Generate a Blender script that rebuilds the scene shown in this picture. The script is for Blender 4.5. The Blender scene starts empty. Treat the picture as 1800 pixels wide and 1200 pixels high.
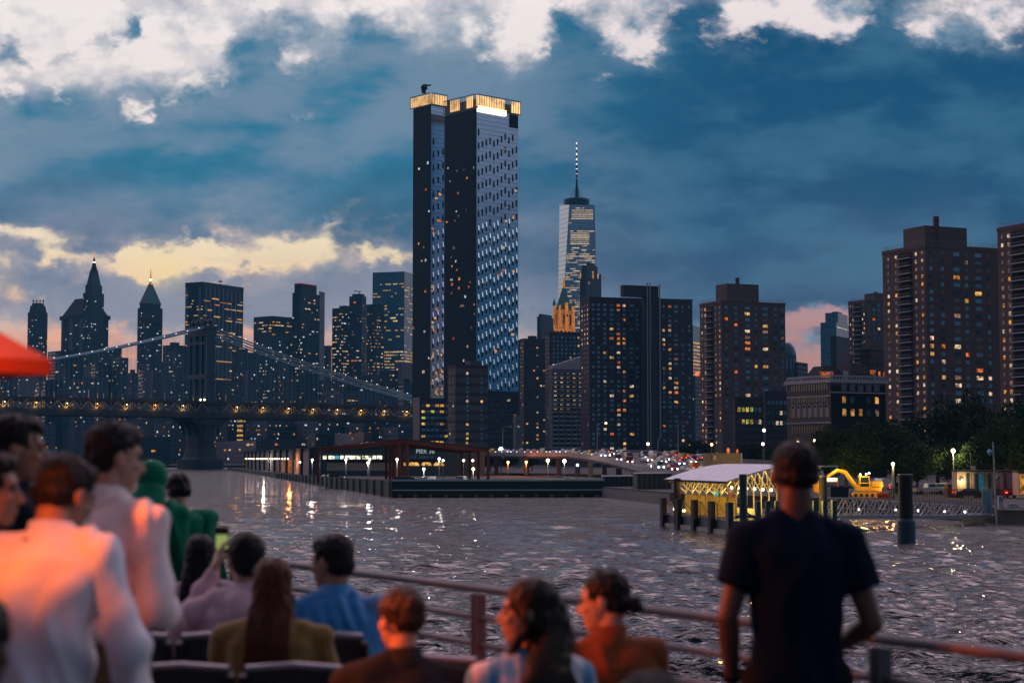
import bpy, bmesh, math, random
import numpy as np
from mathutils import Vector, Matrix, noise as mnoise
R = random.Random(7)
sc = bpy.context.scene
rad = math.radians
# ---------------------------------------------------------------- camera
CZ = 8.0                                   # eye height above the river
F = 3000.0                                 # focal length in photo pixels (60 mm)
PIT = math.atan(203 / 3000)
cam = bpy.data.objects.new('camera', bpy.data.cameras.new('camera'))
sc.collection.objects.link(cam)
cam.location = (0, 0, CZ)
cam.rotation_euler = (rad(90) + PIT, 0, 0)
cam.data.lens = 60; cam.data.sensor_width = 36
cam.data.clip_start = 0.1; cam.data.clip_end = 20000
cam.data.dof.use_dof = True
cam.data.dof.focus_distance = 600
cam.data.dof.aperture_fstop = 2.5
sc.camera = cam
sc.view_settings.view_transform = 'Standard'
sc.view_settings.look = 'None'
sc.view_settings.exposure = 0.0
sc.view_settings.gamma = 1
sc.cycles.use_denoising = True
sc.cycles.max_bounces = 6
sc.cycles.diffuse_bounces = 2
sc.cycles.glossy_bounces = 3
sc.cycles.transmission_bounces = 3
sc.cycles.volume_bounces = 0
sc.cycles.sample_clamp_indirect = 4

# ---------------------------------------------------------------- node helper
class NT:
    def __init__(s, tree): s.t = tree; s.n = tree.nodes; s.l = tree.links
    def new(s, typ, **k):
        n = s.n.new(typ)
        for a, b in k.items(): setattr(n, a, b)
        return n
    def put(s, sock, v):
        if hasattr(v, 'links') or isinstance(v, bpy.types.NodeSocket): s.l.new(v, sock)
        else: sock.default_value = v
    def m(s, op, a, b=0.0, c=0.0, clamp=False):
        n = s.new('ShaderNodeMath', operation=op); n.use_clamp = clamp
        s.put(n.inputs[0], a); s.put(n.inputs[1], b); s.put(n.inputs[2], c)
        return n.outputs[0]
    def step(s, x, a, b, hi=1.0):
        n = s.new('ShaderNodeMapRange', interpolation_type='SMOOTHSTEP')
        s.put(n.inputs[0], x); n.inputs[1].default_value = a; n.inputs[2].default_value = b
        n.inputs[3].default_value = 0; n.inputs[4].default_value = hi
        return n.outputs[0]
    def mix(s, f, a, b, mode='MIX'):
        n = s.new('ShaderNodeMix', data_type='RGBA', blend_type=mode)
        s.put(n.inputs[0], f)
        for k, v in ((6, a), (7, b)):
            if isinstance(v, tuple) and len(v) == 3: v = (*v, 1)
            s.put(n.inputs[k], v)
        return n.outputs[2]
    def ramp(s, f, stops, interp='LINEAR'):
        n = s.new('ShaderNodeValToRGB'); r = n.color_ramp; r.interpolation = interp
        while len(r.elements) < len(stops): r.elements.new(0.5)
        for e, (p, c) in zip(r.elements, stops):
            e.position = p; e.color = (*c, 1) if len(c) == 3 else c
        s.put(n.inputs[0], f); return n.outputs[0]
    def noise(s, vec, scale, detail=4, rough=0.55, dist=0.0, dim='3D'):
        n = s.new('ShaderNodeTexNoise', noise_dimensions=dim)
        if vec is not None: s.put(n.inputs['Vector'], vec)
        n.inputs['Scale'].default_value = scale; n.inputs['Detail'].default_value = detail
        n.inputs['Roughness'].default_value = rough; n.inputs['Distortion'].default_value = dist
        return n.outputs[0]
    def xyz(s, v):
        n = s.new('ShaderNodeSeparateXYZ'); s.put(n.inputs[0], v); return n.outputs
    def comb(s, x, y, z):
        n = s.new('ShaderNodeCombineXYZ'); s.put(n.inputs[0], x); s.put(n.inputs[1], y); s.put(n.inputs[2], z); return n.outputs[0]

# ---------------------------------------------------------------- sky
SUN_EL, SUN_AZ = rad(4), rad(-13)          # behind the clouds, just left of the bridge tower
world = bpy.data.worlds.new('World'); sc.world = world
world.use_nodes = True
w = NT(world.node_tree); w.n.clear()
tc = w.new('ShaderNodeTexCoord').outputs['Generated']
dx, dy, dz = w.xyz(tc)
dyc = w.m('MAXIMUM', dy, 0.3)
p_ = w.m('DIVIDE', dx, dyc); q_ = w.m('DIVIDE', dz, dyc)
U0 = w.m('MULTIPLY_ADD', p_, 3.0, 0.9)     # east-west bearing, in thousandths of the photo's focal length
V0 = w.m('MULTIPLY_ADD', q_, -3.0, 0.803)
wv = w.comb(p_, w.m('MULTIPLY', q_, 1.35), 0.0)
warp1 = w.noise(wv, 16, 5, 0.6)
nv = w.new('ShaderNodeMapping'); w.put(nv.inputs[0], wv); nv.inputs[1].default_value = (3.1, 7.7, 0)
warp2 = w.noise(nv.outputs[0], 16, 5, 0.6)
U = w.m('MULTIPLY_ADD', w.m('SUBTRACT', warp1, .5), 0.30, U0)
V = w.m('MULTIPLY_ADD', w.m('SUBTRACT', warp2, .5), 0.20, V0)
UV = w.comb(U, V, 0.0)
def blobs(lst, UV=UV):
    tot = None
    for cx, cy, sx, sy, wt in lst:
        a = w.new('ShaderNodeVectorMath', operation='SUBTRACT'); w.put(a.inputs[0], UV); a.inputs[1].default_value = (cx / 1000, cy / 1000, 0)
        b = w.new('ShaderNodeVectorMath', operation='MULTIPLY'); w.put(b.inputs[0], a.outputs[0]); b.inputs[1].default_value = (1000 / sx, 1000 / sy, 0)
        c = w.new('ShaderNodeVectorMath', operation='DOT_PRODUCT'); w.put(c.inputs[0], b.outputs[0]); w.put(c.inputs[1], b.outputs[0])
        g = w.m('EXPONENT', w.m('MULTIPLY', c.outputs['Value'], -0.7))
        tot = w.m('MULTIPLY_ADD', g, wt, tot if tot is not None else 0.0)
    return tot
B = [(80,240,200,95,1.1),(330,230,190,85,1.1),(560,200,150,100,1.1),(760,150,130,110,1.15),(640,90,70,45,.7),(500,330,300,90,.9),(120,350,220,60,.8),
     (700,330,160,100,.8),(980,240,150,150,1.0),(1250,260,300,140,1.2),(1560,240,300,150,1.3),(1800,260,250,200,1.2),(1150,430,350,90,1.2),(1600,430,330,90,1.1),
     (1010,60,45,45,.7),(1200,60,40,50,.5),(1560,50,70,40,.7),
     (600,510,150,42,1.1),(330,540,260,30,.6),(150,560,200,26,.5),(250,500,190,28,.7),(90,500,110,30,.9),(420,540,380,28,.7),(30,440,38,22,.8),(950,560,90,60,.55),(1480,505,200,22,.7),(1250,520,150,30,.7),(1120,500,120,40,.8),(1500,600,60,14,.5),(700,540,80,60,.5),
     (192,62,22,16,1.1),(22,82,24,18,.9),(128,76,34,11,.6),(443,88,34,30,.9),(505,42,26,15,.6),(1440,610,60,9,.5),(345,428,34,14,.9),(150,432,26,14,.8),(440,470,40,12,.6),(60,455,30,10,.6),(250,400,40,12,.5),(1240,20,30,26,.8),(1500,25,40,24,.6),
     (905,45,55,62,-1.0),(1120,72,36,28,-1.0),(1385,20,110,34,-1.4),(1660,45,55,24,-.9),(1785,25,30,34,-.8),(1048,148,22,12,-1.0),(524,203,20,10,-1.4),
     (215,182,22,12,-1.2),(20,170,16,14,-.8),(590,372,40,12,-1.0),(560,395,30,20,-.6),(60,405,65,20,-1.0),(330,470,110,20,-1.0),(240,490,60,18,-.8),(490,432,75,22,-.9),(230,445,60,14,-.6),(640,352,26,12,-.9),(575,270,14,8,-.7),(90,235,30,10,-.5),(690,390,30,10,-.5),(1170,300,60,50,-.25),
     (690,455,55,14,-1.1),(240,110,300,45,-.35),(1440,572,70,22,-.8),(1370,516,40,9,-.6),(90,460,70,12,-.6)]
den = blobs(B)
fb = w.noise(wv, 34, 8, 0.58)
fb2 = w.noise(wv, 9, 4, 0.55)
fbt = w.m('ADD', w.m('MULTIPLY', w.m('SUBTRACT', fb, .5), 2.3), w.m('MULTIPLY', w.m('SUBTRACT', fb2, .5), 1.2))
right_ = w.step(U0, .75, 1.25)
low = w.m('SUBTRACT', w.step(V0, .575, .66), w.m('MULTIPLY', right_, .35))                # open strip along the horizon
d = w.m('SUBTRACT', w.m('ADD', w.m('TANH', w.m('MULTIPLY', w.m('SUBTRACT', den, .28), .75)), fbt), w.m('MULTIPLY', low, .38))
right = w.step(U0, .75, 1.25)
Vn = w.m('DIVIDE', V0, .803, clamp=True)
clear = w.ramp(Vn, [(0, (.97, .88, .86)), (.35, (.96, .83, .78)), (.55, (1, .80, .52)), (.64, (1, .66, .40)), (.74, (.88, .44, .30)), (.85, (.85, .36, .16)), (1, (.5, .25, .18))])
strat = w.noise(w.comb(w.m('MULTIPLY', p_, .9), w.m('MULTIPLY', q_, 5.0), .7), 14, 5, .6)
clearR = w.ramp(Vn, [(0, (.93, .82, .82)), (.3, (.80, .70, .72)), (.6, (.42, .32, .40)), (.72, (.50, .26, .26)), (.85, (.48, .25, .22)), (1, (.3, .2, .2))])
clear = w.mix(right, clear, clearR)
clear = w.mix(w.m('MULTIPLY', w.step(strat, .47, .60), w.step(V0, .40, .56, .5)), clear, w.mix(right, (.36, .30, .38), (.30, .26, .34)))
t1 = w.step(w.m('ADD', U0, w.m('MULTIPLY', V0, .5)), .75, 1.45)
cl = w.mix(t1, (.020, .180, .310), (.0, .066, .165))
lil = w.m('MULTIPLY', w.step(w.m('ADD', V0, w.m('MULTIPLY', w.m('SUBTRACT', fb2, .5), .35)), .24, .56), w.m('SUBTRACT', 1.0, w.m('MULTIPLY', right, .80)))
cl = w.mix(lil, cl, (.22, .24, .34))
shade = w.noise(w.comb(w.m('MULTIPLY', p_, .8), w.m('MULTIPLY', q_, 1.9), 0.4), 11, 5, 0.55)
cl = w.mix(w.step(shade, .44, .62, .44), cl, w.mix(right, (.34, .36, .45), (.07, .21, .33)))
cl = w.mix(w.step(shade, .50, .30, .55), cl, (.004, .085, .175))
warm_ = w.m('MULTIPLY', w.step(V0, .22, .42), w.m('SUBTRACT', 1.0, right))
lum = w.mix(w.step(fb, .66, .40), w.mix(warm_, w.mix(right, (.60, .58, .64), (.27, .37, .48)), (.66, .52, .48)), cl)
edge = w.mix(w.step(d, -.30, .38), clear, w.mix(w.step(d, .05, .80), lum, cl))
front = edge
# glow round the hidden sun
glow = blobs([(285, 470, 16, 14, 1.0)])
glow2 = blobs([(285, 474, 38, 26, 1.0)], w.comb(U0, V0, 0.0))
front = w.mix(w.m('MULTIPLY', glow2, .38, clamp=True), front, (1.0, .80, .30))
# higher sky (seen only in the water) and the darker eastern half behind the boat
elev = w.m('DIVIDE', dz, w.m('SQRT', w.m('ADD', w.m('MULTIPLY', dx, dx), w.m('MULTIPLY', dy, dy))))
hin = w.noise(tc, 5, 4, .5)
high = w.mix(w.step(hin, .45, .70), (1.75, 1.25, 1.45), (.36, .31, .46))
front = w.mix(w.step(elev, .262, .32), front, high)
back = w.mix(w.step(w.noise(tc, 2.2, 3, .5), .35, .65), (.125, .112, .165), (.065, .082, .145))
# an unseen pale bank added to the sky, 7 to 15 degrees up, mirrored by the glass tower
bb = w.m('MULTIPLY', w.step(w.m('ADD', elev, w.m('MULTIPLY', w.m('SUBTRACT', w.noise(tc, 30, 4, .6), .5), .02)), .132, .146), 1.0)
fr = w.step(dy, .02, .42)
col = w.mix(fr, back, front)
# north: dark river air low down, a pale bank above it (both put in for the tall tower's bright faces to mirror)
col = w.mix(w.m('MULTIPLY', w.step(dx, .70, .88), w.step(elev, .95, .75)), col, w.mix(w.step(elev, .25, .33), w.mix(bb, (.012, .062, .115), (.27, .28, .37)), (.62, .74, .88)))
col = w.mix(w.step(elev, 1.2, 3.0), col, w.mix(fr, (.13, .14, .21), (.32, .30, .38)))
col = w.mix(w.step(dz, .0, -.06), col, (.03, .035, .05))
nish = w.new('ShaderNodeTexSky'); nish.sky_type = 'NISHITA'; nish.sun_disc = False
nish.sun_elevation = rad(-3); nish.sun_rotation = SUN_AZ
bg1 = w.new('ShaderNodeBackground'); w.put(bg1.inputs[0], nish.outputs[0]); bg1.inputs[1].default_value = 0.05
bg2 = w.new('ShaderNodeBackground'); w.put(bg2.inputs[0], col); bg2.inputs[1].default_value = 1.0
ad = w.new('ShaderNodeAddShader'); w.l.new(bg1.outputs[0], ad.inputs[0]); w.l.new(bg2.outputs[0], ad.inputs[1])
wo = w.new('ShaderNodeOutputWorld'); w.l.new(ad.outputs[0], wo.inputs[0])
world.cycles.sampling_method = 'MANUAL'; world.cycles.sample_map_resolution = 1024
# sun, low and veiled by the cloud bank
sl = bpy.data.lights.new('sun', 'SUN'); sl.energy = 0.015; sl.angle = rad(6); sl.color = (1, .62, .34)
so = bpy.data.objects.new('sun', sl); sc.collection.objects.link(so)
sdir = Vector((math.sin(SUN_AZ) * math.cos(SUN_EL), math.cos(SUN_AZ) * math.cos(SUN_EL), math.sin(SUN_EL)))
so.rotation_euler = sdir.to_track_quat('Z', 'Y').to_euler()
HAZE = 0.55e-4
LAMP = 150.0
# ---------------------------------------------------------------- placing and building helpers
CT, ST = math.cos(PIT), math.sin(PIT)
def P(px, py, D):
    """world point at distance D (metres along +Y) on the sight line through photo pixel px, py"""
    u = (px - 900) / F; v = (600 - py) / F
    t = D / (CT - v * ST)
    return Vector((u * t, D, CZ + (ST + v * CT) * t))
def G(px, D):
    v = P(px, 803, D); v.z = 0.0; return v
def col_link(o): sc.collection.objects.link(o)
def tag(o, label=None, cat=None, group=None, kind=None):
    if label: o['label'] = label
    if cat: o['category'] = cat
    if group: o['group'] = group
    if kind: o['kind'] = kind
    return o
def empty(name, loc, label=None, cat=None, group=None, rz=0):
    o = bpy.data.objects.new(name, None); o.location = loc; o.rotation_euler.z = rz; col_link(o)
    o.empty_display_size = 0.1
    return tag(o, label, cat, group)
class MB:
    def __init__(s): s.v = []; s.f = []; s.mi = []; s.mats = []; s.cur = 0
    def mat(s, m):
        if m not in s.mats: s.mats.append(m)
        s.cur = s.mats.index(m); return s
    def add(s, vs, fs):
        b = len(s.v); s.v += [tuple(v) for v in vs]
        for f in fs: s.f.append([b + i for i in f]); s.mi.append(s.cur)
    def prism(s, poly, z0, z1, poly2=None):
        n = len(poly); p2 = poly2 or poly
        vs = [(p[0], p[1], z0) for p in poly] + [(p[0], p[1], z1) for p in p2]
        fs = [[i, (i + 1) % n, n + (i + 1) % n, n + i] for i in range(n)] + [list(range(n))[::-1], list(range(n, 2 * n))]
        s.add(vs, fs); return s
    def obox(s, c, u, v, w):                       # centre and three half-axis vectors
        vs = [c + u * a + v * b + w * d for d in (-1, 1) for a, b in ((-1, -1), (1, -1), (1, 1), (-1, 1))]
        s.add(vs, [[3, 2, 1, 0], [4, 5, 6, 7], [0, 1, 5, 4], [1, 2, 6, 5], [2, 3, 7, 6], [3, 0, 4, 7]]); return s
    def box(s, x0, x1, y0, y1, z0, z1):
        return s.obox(Vector(((x0 + x1) / 2, (y0 + y1) / 2, (z0 + z1) / 2)), Vector(((x1 - x0) / 2, 0, 0)), Vector((0, (y1 - y0) / 2, 0)), Vector((0, 0, (z1 - z0) / 2)))
    def tube(s, pts, r, n=6, caps=True):
        pts = [Vector(p) for p in pts]; k = len(pts); rs = r if isinstance(r, (list, tuple)) else [r] * k
        b = len(s.v); prev = None
        for i, p in enumerate(pts):
            t = (pts[min(i + 1, k - 1)] - pts[max(i - 1, 0)]).normalized()
            if prev is None:
                a = t.cross(Vector((0, 0, 1)));
                if a.length < 1e-3: a = t.cross(Vector((0, 1, 0)))
            else: a = prev - t * prev.dot(t)
            a.normalize(); prev = a; c = t.cross(a)
            for j in range(n):
                an = 2 * math.pi * j / n
                s.v.append(tuple(p + (a * math.cos(an) + c * math.sin(an)) * rs[i]))
        for i in range(k - 1):
            for j in range(n):
                s.f.append([b + i * n + j, b + i * n + (j + 1) % n, b + (i + 1) * n + (j + 1) % n, b + (i + 1) * n + j]); s.mi.append(s.cur)
        if caps:
            s.f.append([b + j for j in range(n)][::-1]); s.mi.append(s.cur)
            s.f.append([b + (k - 1) * n + j for j in range(n)]); s.mi.append(s.cur)
        return s
    def bar(s, a, b, w, h=None):                   # rectangular bar between two points
        a = Vector(a); b = Vector(b); t = b - a; h = h or w
        x = t.cross(Vector((0, 0, 1)))
        if x.length < 1e-4: x = Vector((1, 0, 0))
        x.normalize(); y = t.normalized().cross(x)
        return s.obox((a + b) / 2, t / 2, x * w / 2, y * h / 2)
    def ball(s, c, r, seg=10, rings=6, sz=1.0):
        c = Vector(c); vs = [c + Vector((0, 0, r * sz))]
        for i in range(1, rings):
            for j in range(seg):
                a = math.pi * i / rings; b = 2 * math.pi * j / seg
                vs.append(c + Vector((r * math.sin(a) * math.cos(b), r * math.sin(a) * math.sin(b), r * sz * math.cos(a))))
        vs.append(c - Vector((0, 0, r * sz))); fs = []
        for j in range(seg): fs.append([0, 1 + j, 1 + (j + 1) % seg])
        for i in range(rings - 2):
            for j in range(seg):
                a = 1 + i * seg; fs.append([a + j, a + seg + j, a + seg + (j + 1) % seg, a + (j + 1) % seg])
        a = 1 + (rings - 2) * seg
        for j in range(seg): fs.append([a + j, len(vs) - 1, a + (j + 1) % seg])
        s.add(vs, fs); return s
    def build(s, name, mat=None, parent=None, smooth=False, loc=None, **t):
        base = Vector(loc) if loc is not None else (parent.matrix_world.translation if parent is not None and parent.type == 'EMPTY' else Vector((0, 0, 0)))
        if parent is not None:
            q = parent; base = Vector((0, 0, 0))
            while q is not None: base = base + Vector(q.location); q = q.parent
        me = bpy.data.meshes.new(name)
        me.from_pydata([tuple(Vector(v) - base) for v in s.v], [], s.f)
        if mat is not None: me.materials.append(mat)
        else:
            for m in s.mats: me.materials.append(m)
            me.polygons.foreach_set('material_index', s.mi)
        if smooth: me.polygons.foreach_set('use_smooth', [True] * len(me.polygons))
        me.update()
        o = bpy.data.objects.new(name, me); col_link(o)
        if parent is not None: o.parent = parent
        else: o.location = base
        return tag(o, **t)
def one(name, mb, m, label, cat, group=None, kind=None, smooth=False):
    """a thing that is a single mesh, its origin at its base"""
    xs = [v[0] for v in mb.v]; ys = [v[1] for v in mb.v]; zs = [v[2] for v in mb.v]
    return mb.build(name, m, None, smooth, loc=((min(xs) + max(xs)) / 2, (min(ys) + max(ys)) / 2, min(zs)), label=label, cat=cat, group=group, kind=kind)

# ---------------------------------------------------------------- materials
def newmat(name):
    m = bpy.data.materials.new(name); m.use_nodes = True; t = NT(m.node_tree)
    return m, t, t.n['Principled BSDF']
def mat(name, col, rough=.7, metal=0.0, var=.18, scale=1.5, bump=0.0, spec=.5, coat=0.0):
    m, t, b = newmat(name)
    g = t.new('ShaderNodeNewGeometry').outputs['Position']
    n = t.noise(g, scale, 5, .6)
    lo = tuple(c * (1 - var) for c in col); hi = tuple(min(1, c * (1 + var)) for c in col)
    t.put(b.inputs['Base Color'], t.ramp(n, [(.3, lo), (.7, hi)]))
    t.put(b.inputs['Roughness'], t.m('MULTIPLY_ADD', n, .25, rough - .12, clamp=True))
    b.inputs['Metallic'].default_value = metal
    b.inputs['Specular IOR Level'].default_value = spec
    b.inputs['Coat Weight'].default_value = coat
    if bump:
        bp = t.new('ShaderNodeBump'); bp.inputs['Strength'].default_value = bump; bp.inputs['Distance'].default_value = .05
        t.put(bp.inputs['Height'], t.noise(g, scale * 6, 4)); t.put(b.inputs['Normal'], bp.outputs[0])
    return m
def emat(name, col, strength, sample=False, vary=.6, ns=.9, lo=.33):
    m = bpy.data.materials.new(name); m.use_nodes = True; t = NT(m.node_tree); t.n.clear()
    e = t.new('ShaderNodeEmission'); e.inputs[0].default_value = (*col, 1)
    if vary:
        oi = t.new('ShaderNodeObjectInfo'); g = t.new('ShaderNodeNewGeometry')
        wn = t.new('ShaderNodeTexNoise'); t.put(wn.inputs['Vector'], g.outputs['Position']); wn.inputs['Scale'].default_value = ns; wn.inputs['Detail'].default_value = 3
        a = t.m('MULTIPLY_ADD', oi.outputs['Random'], vary, 1 - vary)
        a = t.m('MULTIPLY', a, t.step(wn.outputs[0], lo, .62))
        t.put(e.inputs[1], t.m('MULTIPLY', t.m('ADD', a, .08), strength))
    else: e.inputs[1].default_value = strength
    o = t.new('ShaderNodeOutputMaterial'); t.l.new(e.outputs[0], o.inputs[0])
    m.cycles.emission_sampling = 'AUTO' if sample else 'NONE'
    return m
def wallmat(name, col, floor=2.8, line=1.5, bay=0.0, baycol=None, var=.3, rough=.85, phase=0.0, lw=.10, win=None, wx=3.2, spec=.3, metal=0.0, uax=(1, 0)):
    """masonry or curtain wall: mottled, a lighter slab edge at every storey, optional faint unlit panes"""
    m, t, b = newmat(name)
    g = t.new('ShaderNodeNewGeometry').outputs['Position']
    x, y, z = t.xyz(g)
    n = t.noise(g, .12, 6, .6); n2 = t.noise(g, 2.5, 3, .6)
    nn = t.m('ADD', t.m('MULTIPLY', n, .65), t.m('MULTIPLY', n2, .35))
    c = t.ramp(nn, [(.3, tuple(k * (1 - var) for k in col)), (.7, tuple(k * (1 + var) for k in col))])
    fz = t.m('FRACT', t.m('DIVIDE', t.m('ADD', z, phase), floor))
    if win:
        h = t.m('ADD', t.m('MULTIPLY', x, 1.0), t.m('MULTIPLY', y, .83))
        fx = t.m('FRACT', t.m('DIVIDE', h, wx))
        wm = t.m('MULTIPLY', t.m('MULTIPLY', t.m('GREATER_THAN', fx, .34), t.m('LESS_THAN', fx, .72)), t.m('MULTIPLY', t.m('GREATER_THAN', fz, .32), t.m('LESS_THAN', fz, .78)))
        wn = t.new('ShaderNodeTexWhiteNoise')
        t.put(wn.inputs['Vector'], t.comb(t.m('FLOOR', t.m('DIVIDE', h, wx)), t.m('FLOOR', t.m('DIVIDE', t.m('ADD', z, phase), floor)), 0.0))
        wc = t.mix(wn.outputs[0], win, tuple(k * 2.2 for k in win))
        c = t.mix(wm, c, wc)
        t.put(b.inputs['Roughness'], t.m('MULTIPLY_ADD', wm, .15 - rough, rough))
        t.put(b.inputs['Specular IOR Level'], t.m('MULTIPLY_ADD', wm, .5, spec))
    else:
        b.inputs['Roughness'].default_value = rough; b.inputs['Specular IOR Level'].default_value = spec
    ln = t.m('LESS_THAN', fz, lw)
    c = t.mix(ln, c, tuple(min(1, k * line) for k in col))
    if bay:
        fb_ = t.m('FRACT', t.m('DIVIDE', t.m('ADD', x, t.m('MULTIPLY', y, .83)), bay))
        c = t.mix(t.m('LESS_THAN', fb_, .22), c, baycol or tuple(k * 1.8 for k in col))
    t.put(b.inputs['Base Color'], c)
    b.inputs['Metallic'].default_value = metal
    return m
M = {}
M['amber'] = emat('lit_amber', (1, .42, .08), 1.0)
M['gold'] = emat('lit_gold', (1, .55, .14), 1.1)
M['warm'] = emat('lit_warm_white', (1, .74, .46), 1.1)
M['orange'] = emat('lit_orange', (1, .24, .05), .9)
M['white'] = emat('lit_cool_white', (.80, .95, 1), 1.3)
M['dim'] = emat('lit_dim', (.75, .42, .30), .45)
M['green'] = emat('lit_greenish', (.75, 1, .15), .9)
M['lampw'] = emat('lamp_white', (1, .88, .80), 4.5, vary=0)
M['lampo'] = emat('lamp_orange', (1, .36, .10), 14, vary=0)
M['lampy'] = emat('lamp_yellow', (1, .72, .32), 12, vary=0)
M['lampb'] = emat('lamp_bluish', (.72, .80, 1), 6, vary=0)
M['red'] = emat('lamp_red', (1, .05, .02), 5, vary=0)
def glass(name, col, rough=.12):
    m, t, b = newmat(name)
    b.inputs['Base Color'].default_value = (*col, 1); b.inputs['Roughness'].default_value = rough
    oi = t.new('ShaderNodeObjectInfo')
    t.put(b.inputs['Base Color'], t.mix(oi.outputs['Random'], tuple(k * .5 for k in col), tuple(k * 1.8 for k in col)))
    b.inputs['Specular IOR Level'].default_value = .9
    return m
M['pane'] = glass('dark_window_glass', (.012, .03, .04))
M['pane2'] = glass('teal_window_glass', (.10, .27, .34))
M['blind'] = mat('window_blind', (.16, .15, .16), .6, var=.3)
M['roofdark'] = mat('dark_roofing', (.03, .032, .04), .9)
M['steel'] = mat('steel_grey', (.22, .23, .25), .45, .5)
M['concrete'] = mat('concrete', (.19, .18, .18), .85, scale=.8)
M['pale'] = mat('pale_concrete', (.42, .42, .44), .8)
# ---------------------------------------------------------------- river: one sheet of real waves, fine in front, coarse to the horizon
def make_water():
    N = 1024
    def tile(L, seed, peak, wind, spread, kmax):
        rg = np.random.RandomState(seed); k1 = 2 * np.pi * np.fft.fftfreq(N, L / N); KX, KY = np.meshgrid(k1, k1, indexing='ij')
        K = np.hypot(KX, KY); K[0, 0] = 1; kp = 2 * np.pi / peak
        S = np.exp(-1.25 * (kp / K) ** 2) / K ** 3.55 * np.exp(-(K / kmax) ** 2)
        ca = np.abs((KX * math.cos(wind) + KY * math.sin(wind)) / K); S = S * ca ** spread; S[0, 0] = 0
        H = np.sqrt(S) * (rg.normal(size=K.shape) + 1j * rg.normal(size=K.shape))
        return H, KX, KY, K
    # two tiles of different size and heading, laid over one another
    tiles = [(tile(83.0, 3, 5.0, -1.32, 5.0, 14), 83.0), (tile(37.0, 8, 2.6, -1.85, 3.5, 26), 37.0)]
    r = [4.0]
    while r[-1] < 1500:
        D = r[-1]
        r.append(D + max(.13 if D > 48 else .6, min(12, .13 * (D / 60.0) ** 1.7)))
    while r[-1] < 3000: r.append(r[-1] * 1.09)
    r = np.array(r); fa = math.radians(20)
    az = list(np.linspace(-fa, fa, 700)); st = az[1] - az[0]; ext = []; a = fa; s_ = st
    while a < math.radians(118): s_ = min(s_ * 1.12, math.radians(4)); a += s_; ext.append(a)
    az = np.array([-x for x in ext[::-1]] + az + ext)
    RR, AA = np.meshgrid(r, az, indexing='ij'); X = RR * np.sin(AA); Y = RR * np.cos(AA)
    gr = np.clip(.13 * (RR / 60) ** 1.7, .13, 12)
    cuts = [0.0, .8, 1.6, 3.2, 6.4, 13.0]
    Z = np.zeros_like(X); DX = np.zeros_like(X); DY = np.zeros_like(X)
    lvl = np.clip(np.log2(np.maximum(gr * 3.2, .4) / .4), 0, 5)
    for (H, KX, KY, K), L in tiles:
        fx, fy = (X / L) % 1 * N, (Y / L) % 1 * N
        i0, j0 = fx.astype(int) % N, fy.astype(int) % N; i1, j1 = (i0 + 1) % N, (j0 + 1) % N; tx, ty = fx - np.floor(fx), fy - np.floor(fy)
        hh = np.real(np.fft.ifft2(H)); sc_ = 1.0 / np.sqrt(np.mean(np.real(np.fft.ifft2(1j * KX * H)) ** 2 + np.real(np.fft.ifft2(1j * KY * H)) ** 2)) * (.44 if L > 50 else .40)
        for n_, c in enumerate(cuts):
            wgt = np.clip(1 - np.abs(lvl - n_), 0, 1)
            if wgt.max() <= 0: continue
            F_ = H * (np.exp(-(K * c / (2 * np.pi)) ** 4) if c > 0 else 1) * sc_
            for tgt, fld, g_ in ((Z, np.real(np.fft.ifft2(F_)), 1.0), (DX, np.real(np.fft.ifft2(1j * KX / K * F_)), -.75), (DY, np.real(np.fft.ifft2(1j * KY / K * F_)), -.75)):
                v = (fld[i0, j0] * (1 - tx) + fld[i1, j0] * tx) * (1 - ty) + (fld[i0, j1] * (1 - tx) + fld[i1, j1] * tx) * ty
                tgt += v * wgt * g_
    off = np.clip((RR - 22) / 20, 0, 1); Z *= off; DX *= off; DY *= off
    verts = np.stack([X + DX, Y + DY, Z], -1).reshape(-1, 3)
    nr, na = X.shape; idx = np.arange(nr * na).reshape(nr, na)
    q = np.stack([idx[:-1, :-1], idx[:-1, 1:], idx[1:, 1:], idx[1:, :-1]], -1).reshape(-1, 4)[:, ::-1]
    me = bpy.data.meshes.new('river')
    me.vertices.add(len(verts)); me.vertices.foreach_set('co', verts.ravel())
    me.loops.add(q.size); me.loops.foreach_set('vertex_index', q.ravel().astype(np.int32))
    me.polygons.add(len(q)); me.polygons.foreach_set('loop_start', np.arange(0, q.size, 4, dtype=np.int32))
    me.polygons.foreach_set('loop_total', np.full(len(q), 4, dtype=np.int32))
    me.update(calc_edges=True); me.polygons.foreach_set('use_smooth', [True] * len(q))
    o = bpy.data.objects.new('river', me); col_link(o); o['kind'] = 'structure'
    m, t, b = newmat('river_water')
    b.inputs['Base Color'].default_value = (.003, .012, .022, 1)
    b.inputs['Roughness'].default_value = .05; b.inputs['IOR'].default_value = 1.333
    g = t.new('ShaderNodeNewGeometry').outputs['Position']
    mp = t.new('ShaderNodeMapping'); t.put(mp.inputs[0], g); mp.inputs['Rotation'].default_value = (0, 0, rad(-10)); mp.inputs['Scale'].default_value = (1, 2.4, 1)
    h = t.m('ADD', t.m('MULTIPLY', t.noise(mp.outputs[0], 1.6, 3, .6), .55), t.m('MULTIPLY', t.noise(mp.outputs[0], .32, 3, .6), 1.6))
    bp = t.new('ShaderNodeBump'); bp.inputs['Strength'].default_value = 1.0; bp.inputs['Distance'].default_value = BUMPD
    t.put(bp.inputs['Height'], h); t.put(b.inputs['Normal'], bp.outputs[0])
    me.materials.append(m)
BUMPD = .42
make_water()
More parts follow.
